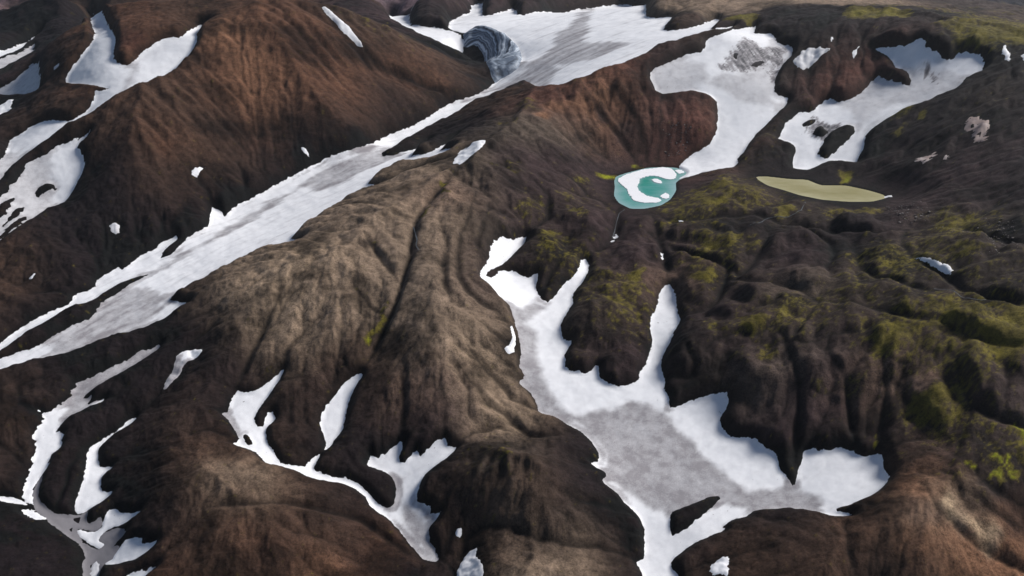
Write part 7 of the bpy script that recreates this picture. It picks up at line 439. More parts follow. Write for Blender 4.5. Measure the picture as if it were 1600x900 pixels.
 'SMOOTH': [(-1924.8,3013.8),(-1905.4,3055.1),(-2101.8,3452.1),(-2143.2,3607.1),(-2174.9,3752.1),(-2236.4,3956.1),(-2389.7,4336.1),(-2609.1,4858.1),(-2784.2,5322.0),(-2636.6,5195.5),(-2263.0,4601.4),(-2173.8,4565.6),(-2113.3,4589.5),(-2066.6,4646.3),(-2039.9,4753.8),(-2028.7,4906.9),(-2001.3,5031.3),(-1953.1,5111.8),(-1895.1,5172.0),(-1830.9,5220.2),(-1763.6,5263.4),(-1695.1,5307.2),(-1621.3,5338.2),(-1546.9,5370.1),(-1470.6,5399.2),(-1394.1,5431.0),(-1314.7,5454.6),(-1234.5,5477.9),(-1124.2,5284.8),(-926.2,4631.1),(-735.9,3931.5),(-631.4,3623.3),(-547.5,3394.9),(-472.7,3190.7),(-409.7,3061.4),(-362.7,3038.9),(-317.2,3028.0),(-272.3,3023.8),(-228.2,3034.9),(-182.1,3023.9),(-135.8,3010.6),(-89.8,3009.9),(-133.2,2899.8),(-176.2,2835.8),(-218.6,2785.9),(-258.7,2724.7),(-297.2,2663.8),(-335.2,2612.4),(-372.4,2564.9),(-408.8,2520.7),(-441.6,2462.3),(-466.8,2373.6),(-496.7,2319.7),(-527.1,2286.3),(-558.6,2260.8),(-589.5,2235.1),(-618.5,2204.6),(-646.9,2174.7),(-674.9,2145.9),(-702.1,2116.9),(-728.4,2087.3),(-756.7,2067.1),(-783.3,2043.6),(-808.9,2019.6),(-834.5,1997.2),(-865.8,1989.4),(-884.2,1947.8),(-908.0,1920.8),(-940.8,1914.1),(-972.1,1904.9),(-1000.5,1890.7),(-1032.9,1884.9),(-1064.8,1878.4),(-1100.3,1878.4),(-1137.0,1880.3),(-1169.5,1937.3),(-1197.3,1986.4),(-1232.0,2047.1),(-1275.0,2121.7),(-1244.1,2129.8),(-1221.6,2152.1),(-1203.4,2182.6),(-1188.5,2220.2),(-1174.1,2260.1),(-1221.6,2291.5),(-1310.7,2398.0),(-1365.8,2438.9),(-1402.8,2446.8),(-1510.9,2575.8),(-1566.4,2611.8),(-1653.1,2697.7),(-1821.7,2911.2)],
 'LUMPY': [(88.5,1930.2),(120.1,1910.6),(151.5,1895.0),(182.7,1881.7),(214.6,1876.1),(246.5,1871.2),(280.8,1882.0),(316.9,1901.2),(360.8,1960.1),(397.7,1974.6),(434.4,1986.0),(457.4,1938.7),(485.6,1918.8),(516.9,1913.3),(552.2,1922.6),(589.4,1937.9),(628.2,1956.7),(674.7,1996.7),(709.6,1994.1),(743.8,1989.3),(805.6,2055.1),(838.3,2044.2),(870.8,2033.2),(902.2,2020.6),(932.2,2005.7),(960.6,1988.4),(987.2,1968.7),(1012.2,1946.9),(998.4,1854.6),(1007.4,1809.0),(1028.6,1790.5),(1049.2,1772.1),(1070.9,1756.7),(1094.1,1744.4),(1115.5,1730.1),(1140.9,1722.6),(1167.0,1716.5),(1195.0,1713.4),(1199.0,1677.0),(1210.8,1653.0),(1225.8,1634.4),(1173.9,1551.1),(1142.7,1496.1),(1121.4,1454.8),(1081.3,1389.7),(1048.6,1335.1),(1023.5,1290.9),(1005.7,1256.3),(992.6,1228.0),(957.8,1173.5),(938.0,1137.9),(926.9,1113.3),(906.4,1077.8),(894.5,1052.9),(889.1,1035.8),(874.9,1008.8),(866.9,989.1),(861.8,972.9),(856.8,957.0),(842.5,930.9),(828.6,941.1),(812.3,948.8),(798.1,959.2),(784.5,970.9),(775.7,988.9),(760.4,999.4),(741.8,994.1),(727.2,994.5),(714.4,997.4),(688.7,982.2),(671.4,978.9),(656.4,979.1),(643.6,990.9),(626.6,997.0),(609.7,1003.5),(592.5,1010.0),(573.5,1014.0),(553.2,1015.7),(533.8,1019.1),(514.8,1023.8),(496.5,1033.8),(477.8,1043.3),(461.8,1059.4),(444.2,1073.1),(426.6,1087.6),(411.8,1110.7),(397.1,1136.4),(377.6,1150.1),(355.7,1157.5),(333.8,1164.8),(315.1,1184.8),(296.2,1202.8),(273.7,1208.2),(250.4,1210.1),(225.6,1204.4),(202.1,1205.4),(180.4,1217.6),(167.9,1251.0),(152.8,1268.3),(139.7,1306.0),(126.2,1345.1),(113.0,1398.8),(104.2,1447.8),(94.8,1495.6),(85.1,1549.8),(73.7,1580.5),(62.0,1612.6),(66.6,1664.1),(72.5,1745.8),(78.1,1816.6),(83.1,1868.8)],
 'ICE': [(-236.0,3749.7),(-213.8,3780.8),(-185.6,3802.5),(-157.2,3817.4),(-129.1,3799.4),(-101.4,3773.2),(-73.6,3742.1),(-44.2,3692.6),(-15.7,3625.4),(8.8,3528.4),(29.6,3468.2),(39.8,3406.2),(44.8,3319.4),(37.2,3160.8),(27.3,3118.3),(10.5,3099.3),(-7.8,3085.2),(-26.1,3079.0),(-45.1,3069.4),(-66.3,3045.3),(-84.5,3074.9),(-106.0,3184.6),(-122.6,3414.8),(-126.1,3491.0),(-128.9,3551.8),(-136.4,3596.8),(-146.2,3638.2),(-161.2,3669.5),(-179.2,3695.2),(-205.0,3698.0),(-229.4,3701.6)],
 'CAVE': [(-251.5,3577.3),(-242.7,3626.5),(-227.0,3674.9),(-203.5,3698.0),(-178.8,3704.5),(-158.3,3674.4),(-140.6,3637.1),(-130.3,3593.9),(-123.0,3548.5),(-121.5,3502.1),(-121.0,3446.7),(-124.2,3408.0),(-143.6,3423.1),(-163.4,3463.8),(-183.0,3509.3),(-201.6,3532.0),(-219.8,3545.3),(-237.9,3557.2)],
}

# ---------------------------------------------------------------- materials
def material(name):
    m = bpy.data.materials.new(name); m.use_nodes = True
    nt = m.node_tree; b = nt.nodes['Principled BSDF']
    b.inputs['Specular IOR Level'].default_value = .25
    return m, nt, b

def node(nt, kind, **kw):
    n = nt.nodes.new(kind)
    for k, x in kw.items():
        if k in n.inputs: n.inputs[k].default_value = x
        else: setattr(n, k, x)
    return n

def attr(nt, name):
    return node(nt, 'ShaderNodeAttribute', attribute_name=name)

def mathn(nt, op, a, b=None, clamp=False):
    n = node(nt, 'ShaderNodeMath', operation=op, use_clamp=clamp)
    for i, x in enumerate((a, b)):
        if x is None: continue
        if isinstance(x, (int, float)): n.inputs[i].default_value = x
        else: nt.links.new(x, n.inputs[i])
    return n.outputs[0]

def mixc(nt, fac, a, b, blend='MIX'):
    n = node(nt, 'ShaderNodeMix', data_type='RGBA', blend_type=blend)
    for k, x in ((0, fac), (6, a), (7, b)):
        if isinstance(x, (int, float)): n.inputs[k].default_value = x
        elif isinstance(x, tuple): n.inputs[k].default_value = (*x, 1)
        else: nt.links.new(x, n.inputs[k])
    return n.outputs[2]

def soil_material():
    m, nt, b = material('volcanic_soil'); L = nt.links
    g = node(nt, 'ShaderNodeNewGeometry')
    n1 = node(nt, 'ShaderNodeTexNoise', Scale=.05, Detail=8.0, Roughness=.66); L.new(g.outputs['Position'], n1.inputs['Vector'])
    n2 = node(nt, 'ShaderNodeTexNoise', Scale=.3, Detail=6.0, Roughness=.8); L.new(g.outputs['Position'], n2.inputs['Vector'])
    n3 = node(nt, 'ShaderNodeTexNoise', Scale=.008, Detail=3.0); L.new(g.outputs['Position'], n3.inputs['Vector'])
    k = mathn(nt, 'ADD', mathn(nt, 'MULTIPLY', n1.outputs['Fac'], 2.3), mathn(nt, 'MULTIPLY', mathn(nt, 'SUBTRACT', n2.outputs['Fac'], .5), mathn(nt, 'MULTIPLY', n3.outputs['Fac'], 6.0)))
    k = mathn(nt, 'MAXIMUM', mathn(nt, 'SUBTRACT', k, .15), .25)
    cc = node(nt, 'ShaderNodeCombineXYZ')
    for i in range(3): L.new(k, cc.inputs[i])
    col = mixc(nt, 1.0, attr(nt, 'soil').outputs['Color'], cc.outputs[0], 'MULTIPLY')
    L.new(col, b.inputs['Base Color']); b.inputs['Roughness'].default_value = .92
    b.inputs['Specular IOR Level'].default_value = .12
    bp = node(nt, 'ShaderNodeBump', Strength=.6, Distance=4.0)
    h = mathn(nt, 'ADD', n1.outputs['Fac'], mathn(nt, 'MULTIPLY', n2.outputs['Fac'], .5))
    L.new(h, bp.inputs['Height']); L.new(bp.outputs[0], b.inputs['Normal'])
    return m

def snow_material():
    m, nt, b = material('summer_snow'); L = nt.links
    g = node(nt, 'ShaderNodeNewGeometry')
    n1 = node(nt, 'ShaderNodeTexNoise', Scale=.05, Detail=8.0, Roughness=.65); L.new(g.outputs['Position'], n1.inputs['Vector'])
    n2 = node(nt, 'ShaderNodeTexNoise', Scale=.5, Detail=4.0, Roughness=.7); L.new(g.outputs['Position'], n2.inputs['Vector'])
    d = attr(nt, 'dirt').outputs['Fac']; p = attr(nt, 'pink').outputs['Fac']
    dn = mathn(nt, 'ADD', mathn(nt, 'MULTIPLY', n1.outputs['Fac'], 1.0), mathn(nt, 'MULTIPLY', n2.outputs['Fac'], .8))
    dn = mathn(nt, 'ADD', dn, .1)
    dd = mathn(nt, 'MULTIPLY', d, dn, True)
    spk = mathn(nt, 'MULTIPLY', mathn(nt, 'SUBTRACT', n1.outputs['Fac'], .52, True), .5)
    dd = mathn(nt, 'ADD', dd, spk, True)
    dirty = mixc(nt, p, (.29, .275, .29), (.33, .25, .225))
    col = mixc(nt, dd, (.85, .855, .88), dirty)
    col = mixc(nt, mathn(nt, 'SUBTRACT', d, 1.05, True), col, (.075, .075, .085))
    n3 = node(nt, 'ShaderNodeTexNoise', Scale=.16, Detail=2.0, Roughness=.5); L.new(g.outputs['Position'], n3.inputs['Vector'])
    n4 = node(nt, 'ShaderNodeTexNoise', Scale=.012, Detail=2.0); L.new(g.outputs['Position'], n4.inputs['Vector'])
    lim = mathn(nt, 'SUBTRACT', n3.outputs['Fac'], mathn(nt, 'SUBTRACT', .95, mathn(nt, 'MULTIPLY', n4.outputs['Fac'], .38)), True)
    col = mixc(nt, mathn(nt, 'MULTIPLY', lim, 12.0, True), col, (.09, .075, .07))
    L.new(col, b.inputs['Base Color']); b.inputs['Roughness'].default_value = .75
    bp = node(nt, 'ShaderNodeBump', Strength=.35, Distance=1.5)
    L.new(mathn(nt, 'ADD', n1.outputs['Fac'], mathn(nt, 'MULTIPLY', n2.outputs['Fac'], .3)), bp.inputs['Height']); L.new(bp.outputs[0], b.inputs['Normal'])
    return m

def ice_material():
    m, nt, b = material('layered_glacier_ice'); L = nt.links
    g = node(nt, 'ShaderNodeNewGeometry')
    n1 = node(nt, 'ShaderNodeTexNoise', Scale=.02, Detail=6.0); L.new(g.outputs['Position'], n1.inputs['Vector'])
    r = attr(nt, 'ring').outputs['Fac']
    t = mathn(nt, 'ADD', mathn(nt, 'MULTIPLY', r, 330.0), mathn(nt, 'MULTIPLY', n1.outputs['Fac'], 2.2))
    cx = node(nt, 'ShaderNodeCombineXYZ'); L.new(t, cx.inputs[0])
    n2 = node(nt, 'ShaderNodeTexNoise', Scale=1.0, Detail=4.0, Roughness=.7); L.new(cx.outputs[0], n2.inputs['Vector']); n2.inputs['Detail'].default_value = 1.5
    cr = node(nt, 'ShaderNodeValToRGB'); L.new(n2.outputs['Fac'], cr.inputs[0])
    e = cr.color_ramp.elements; e[0].position = .38; e[0].color = (.03, .036, .05, 1); e[1].position = .62; e[1].color = (.62, .68, .75, 1)
    x = e.new(.50); x.color = (.19, .23, .29, 1)
    L.new(cr.outputs[0], b.inputs['Base Color']); b.inputs['Roughness'].default_value = .55
    return m

def water_material(name, deep, shallow, rough=.06, scale=.02, contrast=.9):
    m, nt, b = material(name); L = nt.links
    g = node(nt, 'ShaderNodeNewGeometry')
    n1 = node(nt, 'ShaderNodeTexNoise', Scale=scale, Detail=4.0, Roughness=.6); L.new(g.outputs['Position'], n1.inputs['Vector'])
    mp = node(nt, 'ShaderNodeMapping'); mp.inputs['Scale'].default_value = (.6, 1.6, 1); L.new(g.outputs['Position'], mp.inputs['Vector']); L.new(mp.outputs[0], n1.inputs['Vector'])
    d = attr(nt, 'shallow').outputs['Fac']
    f = mathn(nt, 'ADD', d, mathn(nt, 'MULTIPLY', mathn(nt, 'SUBTRACT', n1.outputs['Fac'], .5), contrast), True)
    L.new(mixc(nt, f, deep, shallow), b.inputs['Base Color'])
    b.inputs['Roughness'].default_value = rough; b.inputs['IOR'].default_value = 1.33; b.inputs['Specular IOR Level'].default_value = .5
    n2 = node(nt, 'ShaderNodeTexNoise', Scale=.6, Detail=3.0); L.new(g.outputs['Position'], n2.inputs['Vector'])
    bp = node(nt, 'ShaderNodeBump', Strength=.05, Distance=.3); L.new(n2.outputs['Fac'], bp.inputs['Height']); L.new(bp.outputs[0], b.inputs['Normal'])
    return m

SOIL = soil_material(); SNOWM = snow_material(); ICEM = ice_material()
WATER1 = water_material('turquoise_meltwater', (.04, .27, .22), (.27, .42, .43))
WATER2 = water_material('silty_olive_water', (.27, .235, .085), (.43, .39, .215), .10, .010, 2.4)

# ---------------------------------------------------------------- mesh helpers
def mesh_np(name, V, F, mat, floats=None, colors=None, smooth=True):
    me = bpy.data.meshes.new(name); n = len(V); k = len(F)
    me.vertices.add(n); me.vertices.foreach_set('co', np.ascontiguousarray(V, np.float32).ravel())
    w = F.shape[1]
    me.loops.add(k * w); me.loops.foreach_set('vertex_index', np.ascontiguousarray(F, np.int32).ravel())
    me.polygons.add(k); me.polygons.foreach_set('loop_start', np.arange(0, k * w, w, dtype=np.int32))
    me.polygons.foreach_set('use_smooth', np.full(k, smooth))
    for nm, a in (floats or {}).items():
        at = me.attributes.new(nm, 'FLOAT', 'POINT'); at.data.foreach_set('value', np.ascontiguousarray(a, np.float32))
    for nm, a in (colors or {}).items():
        at = me.attributes.new(nm, 'FLOAT_COLOR', 'POINT'); c4 = np.ones((n, 4), np.float32); c4[:, :3] = a
        at.data.foreach_set('color', c4.ravel())
    me.update(calc_edges=True); me.validate(); me.materials.append(mat)
    ob = bpy.data.objects.new(name, me); C.objects.link(ob)
    return ob

def structure(ob, label=None):
    ob['kind'] = 'structure'
    if label: ob['label'] = label
    return ob

def thing(ob, label, cat, group=None):
    ob['label'] = label; ob['category'] = cat
    if group: ob['group'] = group
    return ob

# ---------------------------------------------------------------- the ground: heights
XC, YC, SC, uc, vc, base, Dg, snow_in = build_terrain(DATA)
QX, QY = XC / SC, np.log(SC)
rough = np.clip(sstep(.0005, .012, Dg), 0, 1) * (~snow_in)
zc = base + relief(Dg) * SC
zc = zc + SC * rough * (.0042 * fbm(QX * 22, QY * 22, 4, 11) + .0016 * fbm(QX * 70, QY * 70, 3, 31, ridged=True))
far = sstep(3500, 4300, YC) * sstep(.0, .03, Dg)
zc += far * SC * .026 * fbm(QX * 6 + 3, QY * 10, 5, 77, ridged=True)
ze, ACC = erode(zc, SC, uc, vc, rough)
ze = ze - zc                                  # keep the fine carving, not a lowering of whole flanks
wgt = blur(rough + 1e-6, 40)
zc = zc + rough * (ze - blur(ze * rough, 40) / wgt) * .8

lump = sstep(-.03, .05, sdist(XC, YC, SC, uc, vc, [DATA['LUMPY']], .06))
calm = sstep(-.02, .03, sdist(XC, YC, SC, uc, vc, [DATA['SMOOTH']], .05))
wx = QX + .012 * fbm(QX * 25, QY * 25, 3, 401); wy = QY + .012 * fbm(QX * 25, QY * 25, 3, 411)
zc = zc + SC * rough * (.0012 + .0050 * lump) * (1 - .8 * calm) * (np.abs(perlin(wx * 17, wy * 15, 421)) * 2.3 + np.abs(perlin(wx * 39 + 5, wy * 33, 431)) * 1.0 - .9)
zc = zc + rills(zc, SC, uc, vc, QX, QY, rough * (1 - .8 * calm) * (1 - .55 * lump), [(22, .0042, 6), (48, .0024, 3)])
X, Y, S, u, v = make_grid(2 * NXC - 1, 2 * NYC - 1)
Z = up2(blur(zc, 1)); B = up2(base); RO = up2(rough); DG = up2(Dg); LA = up2(np.log(ACC))
qx, qy = X / S, np.log(S)
CALM = up2(calm)
Z += rills(Z, S, u, v, qx, qy, RO * (1 - .45 * CALM) * (1 - .2 * up2(lump)), [(95, .0010, 3), (210, .0004, 1)], 340)
LI = lic(Z, S, u, v, 5); LI2 = lic(Z, S, u, v, 16, 9)
LR = lic(Z, S, u, v, 22, 13, .012).clip(-1, 4)
_, rc = receivers(blur(Z, 2), S, u, v); LF = np.log(accumulate(rc))
chan = np.clip(sstep(3.4, 6.5, LF) * (.5 + .5 * sstep(.03, .15, np.hypot(*np.gradient(blur(Z, 3))) / S / .0018 )), 0, 1) * RO
GD = np.full(X.shape, .012)
seg_dist(GD, X + S * .004 * fbm(qx * 60, qy * 60, 3, 501), Y + S * .004 * fbm(qx * 60, qy * 60, 3, 511), S, u, v, DATA['GULLY'], .012)
Z -= S * (.0013 * blur(chan, 1) + .0019 * np.exp(-GD / .0020) * RO)
slope = np.hypot(*np.gradient(blur(Z, 3))) / S / .0018
Z += S * RO * ((.00007 * LI2 * np.clip(slope, 0, 1) + .00004 * LI) - .00018 * np.clip(LR, 0, 3) * np.clip(slope, 0, 1) + .0012 * fbm(qx * 120, qy * 120, 4, 41, .68) + .0008 * (.4 + .6 * up2(lump)) * fbm(qx * 90, qy * 90, 4, 47, .6, True))

# ponds and ice hollow
for p in DATA['POND']:
    sd = sdist(X, Y, S, u, v, [p['poly']], .06)
    lev = p['z']
    zo = lev + (Z - lev) * sstep(-.004, .055, -sd) + S * .0012 * sstep(0, .003, -sd) * (1 - sstep(.02, .055, -sd))
    Z = np.where(sd > 0, lev - S * np.clip(sd * .3, 0, .004), np.where(-sd < .0595, zo, Z))
    p['sd'] = sd
cave = sdist(X, Y, S, u, v, [DATA['CAVE']], .06)
pit = S * .014 * np.exp(-(np.clip(-cave, 0, 1) / .011) ** 2) * (cave > -.059)
Z = Z - pit

# ---------------------------------------------------------------- the ground: soil colours
def lin(r, g, b):
    return np.array([((c / 255 + .055) / 1.055) ** 2.4 for c in (r, g, b)])
PAL = dict(U=lin(128, 106, 110), F=lin(40, 42, 54), R=lin(90, 63, 49), B=lin(73, 55, 45), T=lin(134, 115, 98), L=lin(152, 131, 110), C=lin(54, 42, 37), D=lin(30, 24, 26),  # F tints the far ground blue, distance haze painted into the colour
           K=lin(20, 18, 19), P=lin(58, 45, 46), E=lin(99, 65, 55), O=lin(138, 100, 76), G=lin(94, 82, 72), I=lin(134, 108, 92), W=lin(190, 165, 135), X=lin(98, 98, 106))  # K splats in the ice hollow paint its shade black
MOSS = dict(M=.48, N=.27, Y=.85, V=1.25)
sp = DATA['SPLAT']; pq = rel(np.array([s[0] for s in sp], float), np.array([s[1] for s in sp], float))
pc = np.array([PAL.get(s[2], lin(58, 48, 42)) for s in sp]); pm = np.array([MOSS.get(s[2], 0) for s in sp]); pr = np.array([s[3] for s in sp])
q = rel(XC.ravel(), YC.ravel())
q = q + .010 * np.stack([fbm(QX * 30, QY * 30, 3, 51), fbm(QX * 30, QY * 30, 3, 61)], -1).reshape(-1, 2) * 1.6
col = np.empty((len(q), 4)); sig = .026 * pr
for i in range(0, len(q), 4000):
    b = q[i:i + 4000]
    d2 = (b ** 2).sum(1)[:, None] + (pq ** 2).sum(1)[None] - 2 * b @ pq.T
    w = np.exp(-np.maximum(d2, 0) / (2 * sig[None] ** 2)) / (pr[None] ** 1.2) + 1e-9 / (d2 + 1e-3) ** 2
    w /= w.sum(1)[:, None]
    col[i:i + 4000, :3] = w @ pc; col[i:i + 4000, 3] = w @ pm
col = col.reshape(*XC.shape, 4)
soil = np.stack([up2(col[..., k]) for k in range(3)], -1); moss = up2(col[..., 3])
# patchy ground, rills, darker drainage lines and hollows, damp rim of the snow
pn = fbm(qx * 26, qy * 26, 5, 71, .6)
soil *= .92 * np.exp(.45 * pn + .03 * LI2)[..., None]
steep = np.clip(slope, 0, 1)
dk = sstep(-.02, .36, fbm(qx * 11, qy * 13, 5, 171, .58) + .09 * LI2 * steep)[..., None]
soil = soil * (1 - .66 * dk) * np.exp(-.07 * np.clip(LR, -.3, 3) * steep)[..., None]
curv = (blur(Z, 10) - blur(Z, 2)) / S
darken = .75 * blur(chan, 1) + .8 * np.exp(-GD / .0020) + np.clip(curv * 900, 0, 1) * .35  # channels, traced gullies and concave ground are coloured darker
edge = np.full(X.shape, .03)
seg_dist(edge, X, Y, S, u, v, [list(p) + [p[0]] for s in DATA['SNOW'] for p in s['polys']] + [list(p['poly']) + [p['poly'][0]] for p in DATA['POND']], .03)
darken = darken + .45 * np.exp(-DG / .004) + .8 * np.exp(-(edge / (.012 * (1 + 1.6 * fbm(qx * 16, qy * 16, 3, 81) + .1 * LI2).clip(.12, 3))) ** 1.2)
darken = np.clip(darken, 0, 1)[..., None]
soil = soil * (1 - darken) + darken * (soil * .32 + .0015)
crest = np.clip(-curv * 500, -1, 1)
mm = sstep(.25, .60, moss + .16 * crest + .55 * fbm(qx * 170, qy * 170, 3, 99, .7) + .30 * fbm(qx * 60, qy * 60, 4, 91, .65) + .05 * LI2)
bright = np.clip((moss - .75) / .5, 0, 1)[..., None]
mcol = (lin(104, 95, 32) * np.exp(.7 * fbm(qx * 45, qy * 45, 3, 95))[..., None]) * (1 - bright) + bright * lin(165, 172, 22)
mm = np.maximum(mm, sstep(.8, 1.1, moss))
soil = soil + (mcol - soil) * (mm * .62)[..., None]
soil = np.clip(soil, .006, .6)

# taper the sheet's outer margin down to the plain round it
um = np.broadcast_to(np.abs(u)[None], X.shape)
tap = np.maximum(sstep(.690, .715, um), np.maximum(sstep(7900, 8500, Y), sstep(640, 610, Y)))
Z = Z * (1 - tap) - 34 * tap

ny, nx = X.shape
def grid_faces(keep):
    """quads of the grid whose four corners are all kept -> (vertex ids, faces)"""
    ky, kx = keep.shape; idx = np.arange(ky * kx).reshape(ky, kx)
    f = np.stack([idx[:-1, :-1], idx[:-1, 1:], idx[1:, 1:], idx[1:, :-1]], -1)
    k = keep[:-1, :-1] | keep[:-1, 1:] | keep[1:, 1:] | keep[1:, :-1]
    f = f[k]; ids = np.unique(f); remap = np.full(ky * kx, -1); remap[ids] = np.arange(len(ids))
    return ids, remap[f]

# ---------------------------------------------------------------- snow
rag = .0019 * fbm(qx * 140, qy * 140, 4, 101, .62) + .0003 * LI2
patch_n = fbm(qx * 18, qy * 30, 4, 111)
streak = fbm((qx * .75 + qy * .66) * 18, (qy * .75 - qx * .66) * 110, 4, 121)
streak2 = fbm((qx * .77 + qy * .64) * 22, (qy * .77 - qx * .64) * 260, 3, 125)
du_, dv_ = u[1] - u[0], v[1] - v[0]
n_fine = fbm(qx * 50, qy * 50, 4, 131, .6); n_rim = (.4 + fbm(qx * 80, qy * 80, 2, 141)).clip(0, 1)
for s in DATA['SNOW']:
    p = np.concatenate([np.array(q_) for q_ in s['polys']])
    iu = p[:, 0] / (p[:, 1] + APEX); iv = np.log(p[:, 1] + APEX)
    i0 = max(0, int((iu.min() - u[0]) / du_) - 22); i1 = min(nx, int((iu.max() - u[0]) / du_) + 23)
    j0 = max(0, int((iv.min() - v[0]) / dv_) - 16); j1 = min(ny, int((iv.max() - v[0]) / dv_) + 17)
    if i1 - i0 < 3 or j1 - j0 < 3: continue
    W = (slice(j0, j1), slice(i0, i1)); x, y, sc, uu_, vv_ = X[W], Y[W], S[W], u[i0:i1], v[j0:j1]
    sd = sdist(x, y, sc, uu_, vv_, s['polys'], .02) + rag[W]
    a_ = np.array(s['polys'][0]); ext = ((a_.max(0) - a_.min(0)) / (a_[:, 1].mean() + APEX)).max()
    if ext < .045: sd = sd + (.0022 * n_fine[W] + .0006 * LI2[W]) * min(1, ext / .02)
    if s.get('fringe'): sd = sd + .0030 * streak2[W] + .002 * streak[W]
    if s.get('pink'): sd = sd + .0016 * LI2[W] - .001 + .003 * n_fine[W]
    cap = .0002 if s.get('low') or s.get('pink') else .0006
    h = np.clip(sd * .27, -.0012, cap * (1 + .3 * patch_n[W]))
    ids, F = grid_faces(sd > 0)
    st = streak[W]; dirt = np.full(x.shape, s.get('dirt', 0.0))
    for g in s.get('grey', []):
        gs = sdist(x, y, sc, uu_, vv_, [g], .03) + .006 * n_fine[W]
        gs = gs + .010 * (1 - sstep(.003, .010, sd)) * (gs > -.012)
        if s.get('main'): gs = gs + .008 * st
        dirt = np.maximum(dirt, s.get('greyamt', .9) * sstep(-.005, .006, gs) * (.92 + .16 * patch_n[W] + .14 * n_fine[W] + (.4 * st if s.get('main') else 0)))
    if s.get('main'): dirt = dirt + .16 * sstep(.12, .5, st) + .18 * sstep(.1, .5, streak2[W])
    dirt = dirt + .16 * np.clip(st, 0, 1) + .10 * np.clip(patch_n[W], 0, 1) + .03 * np.abs(n_fine[W]) + .35 * np.exp(-np.clip(sd, 0, 1) / .0016) * n_rim[W]
    for g in s.get('dark', []):
        gs = sdist(x, y, sc, uu_, vv_, [g], .03) + .010 * n_fine[W] + .004 * patch_n[W] + .0015 * LI2[W]
        dirt = np.maximum(dirt, 1.9 * sstep(-.004, .004, gs) * (.55 + .9 * np.abs(n_fine[W]) + .25 * LI[W]))
    und = .00055 * fbm(qx[W] * 60, qy[W] * 60, 3, 151) * sstep(.001, .006, sd)
    V = np.stack([x, y, Z[W] + sc * (h + und)], -1).reshape(-1, 3)[ids]
    ctr = V.mean(0); ctr[2] = V[:, 2].min()
    ob = mesh_np('snow_patch', V - ctr, F, SNOWM, dict(dirt=dirt.ravel()[ids], pink=np.full(len(ids), float(s.get('pink', 0)))))
    ob.location = ctr
    thing(ob, s['label'], 'snow patch', 'snow patches on the dark hills')

# layered ice wall of the hollow
sd = sdist(X, Y, S, u, v, [DATA['ICE']], .03)
sdc = sdist(X, Y, S, u, v, [DATA['CAVE']], .06)
ids, F = grid_faces(sd + rag * .5 > 0)
h = np.clip(sd * .5, -.0014, .0024)
V = np.stack([X, Y, Z + S * h], -1).reshape(-1, 3)[ids]; ctr = V.mean(0)
ob = mesh_np('ice_wall', V - ctr, F, ICEM, dict(ring=(.15 * sd - sdc).ravel()[ids])); ob.location = ctr
thing(ob, 'curved blue grey wall of layered ice round a dark hollow at the foot of the icefield', 'ice wall')

# ---------------------------------------------------------------- the ground sheet
ids, F = grid_faces(np.ones(X.shape, bool))
V = np.stack([X, Y, Z], -1).reshape(-1, 3)
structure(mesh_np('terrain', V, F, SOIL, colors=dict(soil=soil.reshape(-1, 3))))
gs = 20000.0
gv = np.array([(-gs, -gs, -30), (gs, -gs, -30), (gs, gs, -30), (-gs, gs, -30)], float)
structure(mesh_np('ground', gv, np.array([[0, 1, 2, 3]]), SOIL, colors=dict(soil=np.tile(lin(52, 44, 42), (4, 1)))))

# ---------------------------------------------------------------- ponds and their ice
for p, m, lab in zip(DATA['POND'], (WATER1, WATER2), ('round turquoise meltwater pond with curling ice', 'long olive green silty pond under the right hand scarp')):
    sd = p['sd']; ids, F = grid_faces(sd > -.001)
    V = np.stack([X, Y, np.full(X.shape, p['z'] - .0)], -1).reshape(-1, 3)[ids]; ctr = V.mean(0)
    sh = np.exp(-np.clip(sd, 0, 1) / .011) * (1 if m is WATER1 else .8)
    if m is WATER1:
        fl = np.full(X.shape, .02); seg_dist(fl, X, Y, S, u, v, [list(f['poly']) + [f['poly'][0]] for f in DATA['FLOE']], .02)
        sh = np.maximum(sh, .75 * np.exp(-fl / .0022))
    ob = mesh_np('pond', V - ctr, F, m, dict(shallow=sh.ravel()[ids])); ob.location = ctr
    structure(ob, lab)

def slab(name, poly, z0, z1, mat):
    bm = bmesh.new(); rg = np.random.default_rng(len(poly)); q_ = np.array(poly)
    q_ = np.concatenate([q_[:, None], .5 * (q_ + np.roll(q_, -1, 0))[:, None]], 1).reshape(-1, 2); poly = [tuple(x) for x in q_ + rg.normal(0, 1.3, q_.shape)]; c = np.array(poly).mean(0)
    vs_ = [bm.verts.new((x - c[0], y - c[1], 0)) for x, y in poly]
    f = bm.faces.new(vs_); f.normal_update()
    if f.normal.z < 0: f.normal_flip()
    r = bmesh.ops.extrude_face_region(bm, geom=[f])
    for e in r['geom']:
        if isinstance(e, bmesh.types.BMVert): e.co.z += z1 - z0
    bmesh.ops.recalc_face_normals(bm, faces=bm.faces[:])
    bmesh.ops.triangulate(bm, faces=bm.faces[:])
    me = bpy.data.meshes.new(name); bm.to_mesh(me); bm.free(); me.materials.append(mat)
    ob = bpy.data.objects.new(name, me); C.objects.link(ob); ob.location = (c[0], c[1], z0)
    return ob
for f in DATA['FLOE']:
    thing(slab('ice_floe', f['poly'], 149.3, 151.2, SNOWM), f['label'], 'ice floe', 'ice floes on the turquoise pond')

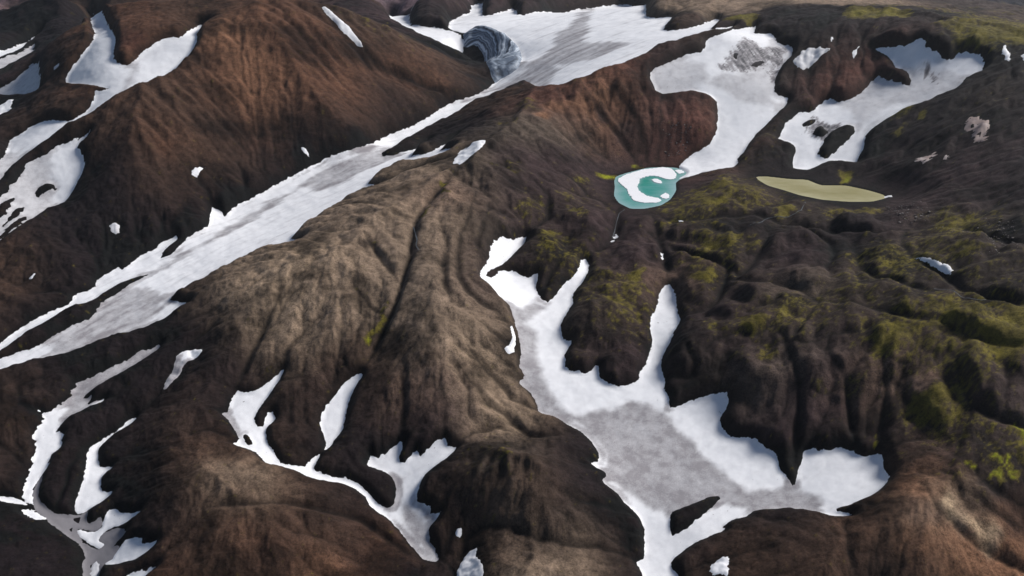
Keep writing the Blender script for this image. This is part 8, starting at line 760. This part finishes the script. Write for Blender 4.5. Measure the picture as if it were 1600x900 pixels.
# ---------------------------------------------------------------- meltwater streams and scree
STREAMM, nt_, b_ = material('bright_meltwater'); b_.inputs['Base Color'].default_value = (.10, .105, .11, 1); b_.inputs['Roughness'].default_value = .25
for L in DATA['STREAM']:
    p = np.array(L); z = sample(Z, p[:, 0], p[:, 1], u, v) + .9
    d = np.gradient(p, axis=0); d /= np.linalg.norm(d, axis=1)[:, None] + 1e-9
    rngs = np.random.default_rng(len(L)); wd = (.5 + .8 * rngs.random(len(p)))[:, None] * (p[:, 1:2] / 1500)
    nrm = np.stack([-d[:, 1], d[:, 0]], 1)
    a = p + nrm * wd; b = p - nrm * wd
    za = np.maximum(z, sample(Z, a[:, 0], a[:, 1], u, v) + .5); zb = np.maximum(z, sample(Z, b[:, 0], b[:, 1], u, v) + .5)
    Vs = np.concatenate([np.column_stack([a, za]), np.column_stack([b, zb])]); n = len(p)
    ctr = Vs.mean(0)
    ob = mesh_np('stream', Vs - ctr, np.array([[i, i + 1, n + i + 1, n + i] for i in range(n - 1)]), STREAMM); ob.location = ctr
    structure(ob)
ROCKM, nt_, b_ = material('grey_scree'); b_.inputs['Roughness'].default_value = .9
gr = node(nt_, 'ShaderNodeNewGeometry'); rr = node(nt_, 'ShaderNodeValToRGB'); nt_.links.new(gr.outputs['Random Per Island'], rr.inputs[0])
rr.color_ramp.elements[0].color = (.06, .05, .048, 1); rr.color_ramp.elements[1].color = (.26, .23, .22, 1); nt_.links.new(rr.outputs[0], b_.inputs['Base Color'])
rng = np.random.default_rng(12)
CUBE = np.array([(x, y, z) for z in (-.4, 1) for y in (-1, 1) for x in (-1, 1)], float)
CF = np.array([(0, 2, 3, 1), (4, 5, 7, 6), (0, 1, 5, 4), (1, 3, 7, 5), (3, 2, 6, 7), (2, 0, 4, 6)])
for poly in DATA['SCREE']:
    p = np.array(poly); Vl = []; Fl = []
    k = 0
    while k < 170:
        x, y = rng.uniform(p.min(0), p.max(0))
        c = False
        for (ax, ay), (bx, by) in zip(poly, poly[1:] + poly[:1]):
            if (ay > y) != (by > y) and x < (bx - ax) * (y - ay) / (by - ay) + ax: c = not c
        if not c and rng.random() < .85: continue
        z = float(sample(Z, np.array([x]), np.array([y]), u, v)[0]); r = .5 + 1.8 * rng.random() ** 4
        a = rng.uniform(0, 6.28); cs, sn = math.cos(a), math.sin(a)
        q8 = CUBE * rng.uniform(.6, 1.25, (8, 3)) * r * rng.uniform(.7, 1.2, 3)
        q8 = np.column_stack([q8[:, 0] * cs - q8[:, 1] * sn, q8[:, 0] * sn + q8[:, 1] * cs, q8[:, 2]]) + (x, y, z)
        Fl.append(CF + 8 * k); Vl.append(q8); k += 1
    Vl = np.concatenate(Vl); ctr = Vl.mean(0)
    ob = mesh_np('scree', Vl - ctr, np.concatenate(Fl), ROCKM, smooth=False); ob.location = ctr
    ob['kind'] = 'stuff'

# ---------------------------------------------------------------- thin mountain air
hm = bpy.data.materials.new('mountain_air'); hm.use_nodes = True; hn = hm.node_tree; hn.nodes.remove(hn.nodes['Principled BSDF'])
pv = hn.nodes.new('ShaderNodeVolumePrincipled'); pv.inputs['Density'].default_value = HAZE; pv.inputs['Color'].default_value = (.80, .88, 1, 1); pv.inputs['Anisotropy'].default_value = .2
hn.links.new(pv.outputs[0], hn.nodes['Material Output'].inputs['Volume'])
bm = bmesh.new(); bmesh.ops.create_cube(bm, size=1.0); me = bpy.data.meshes.new('haze'); bm.to_mesh(me); bm.free(); me.materials.append(hm)
hz = bpy.data.objects.new('haze', me); C.objects.link(hz); hz['kind'] = 'stuff'
hz.location = (0, 0, 535); hz.scale = (2 * gs + 40, 2 * gs + 40, 1140)
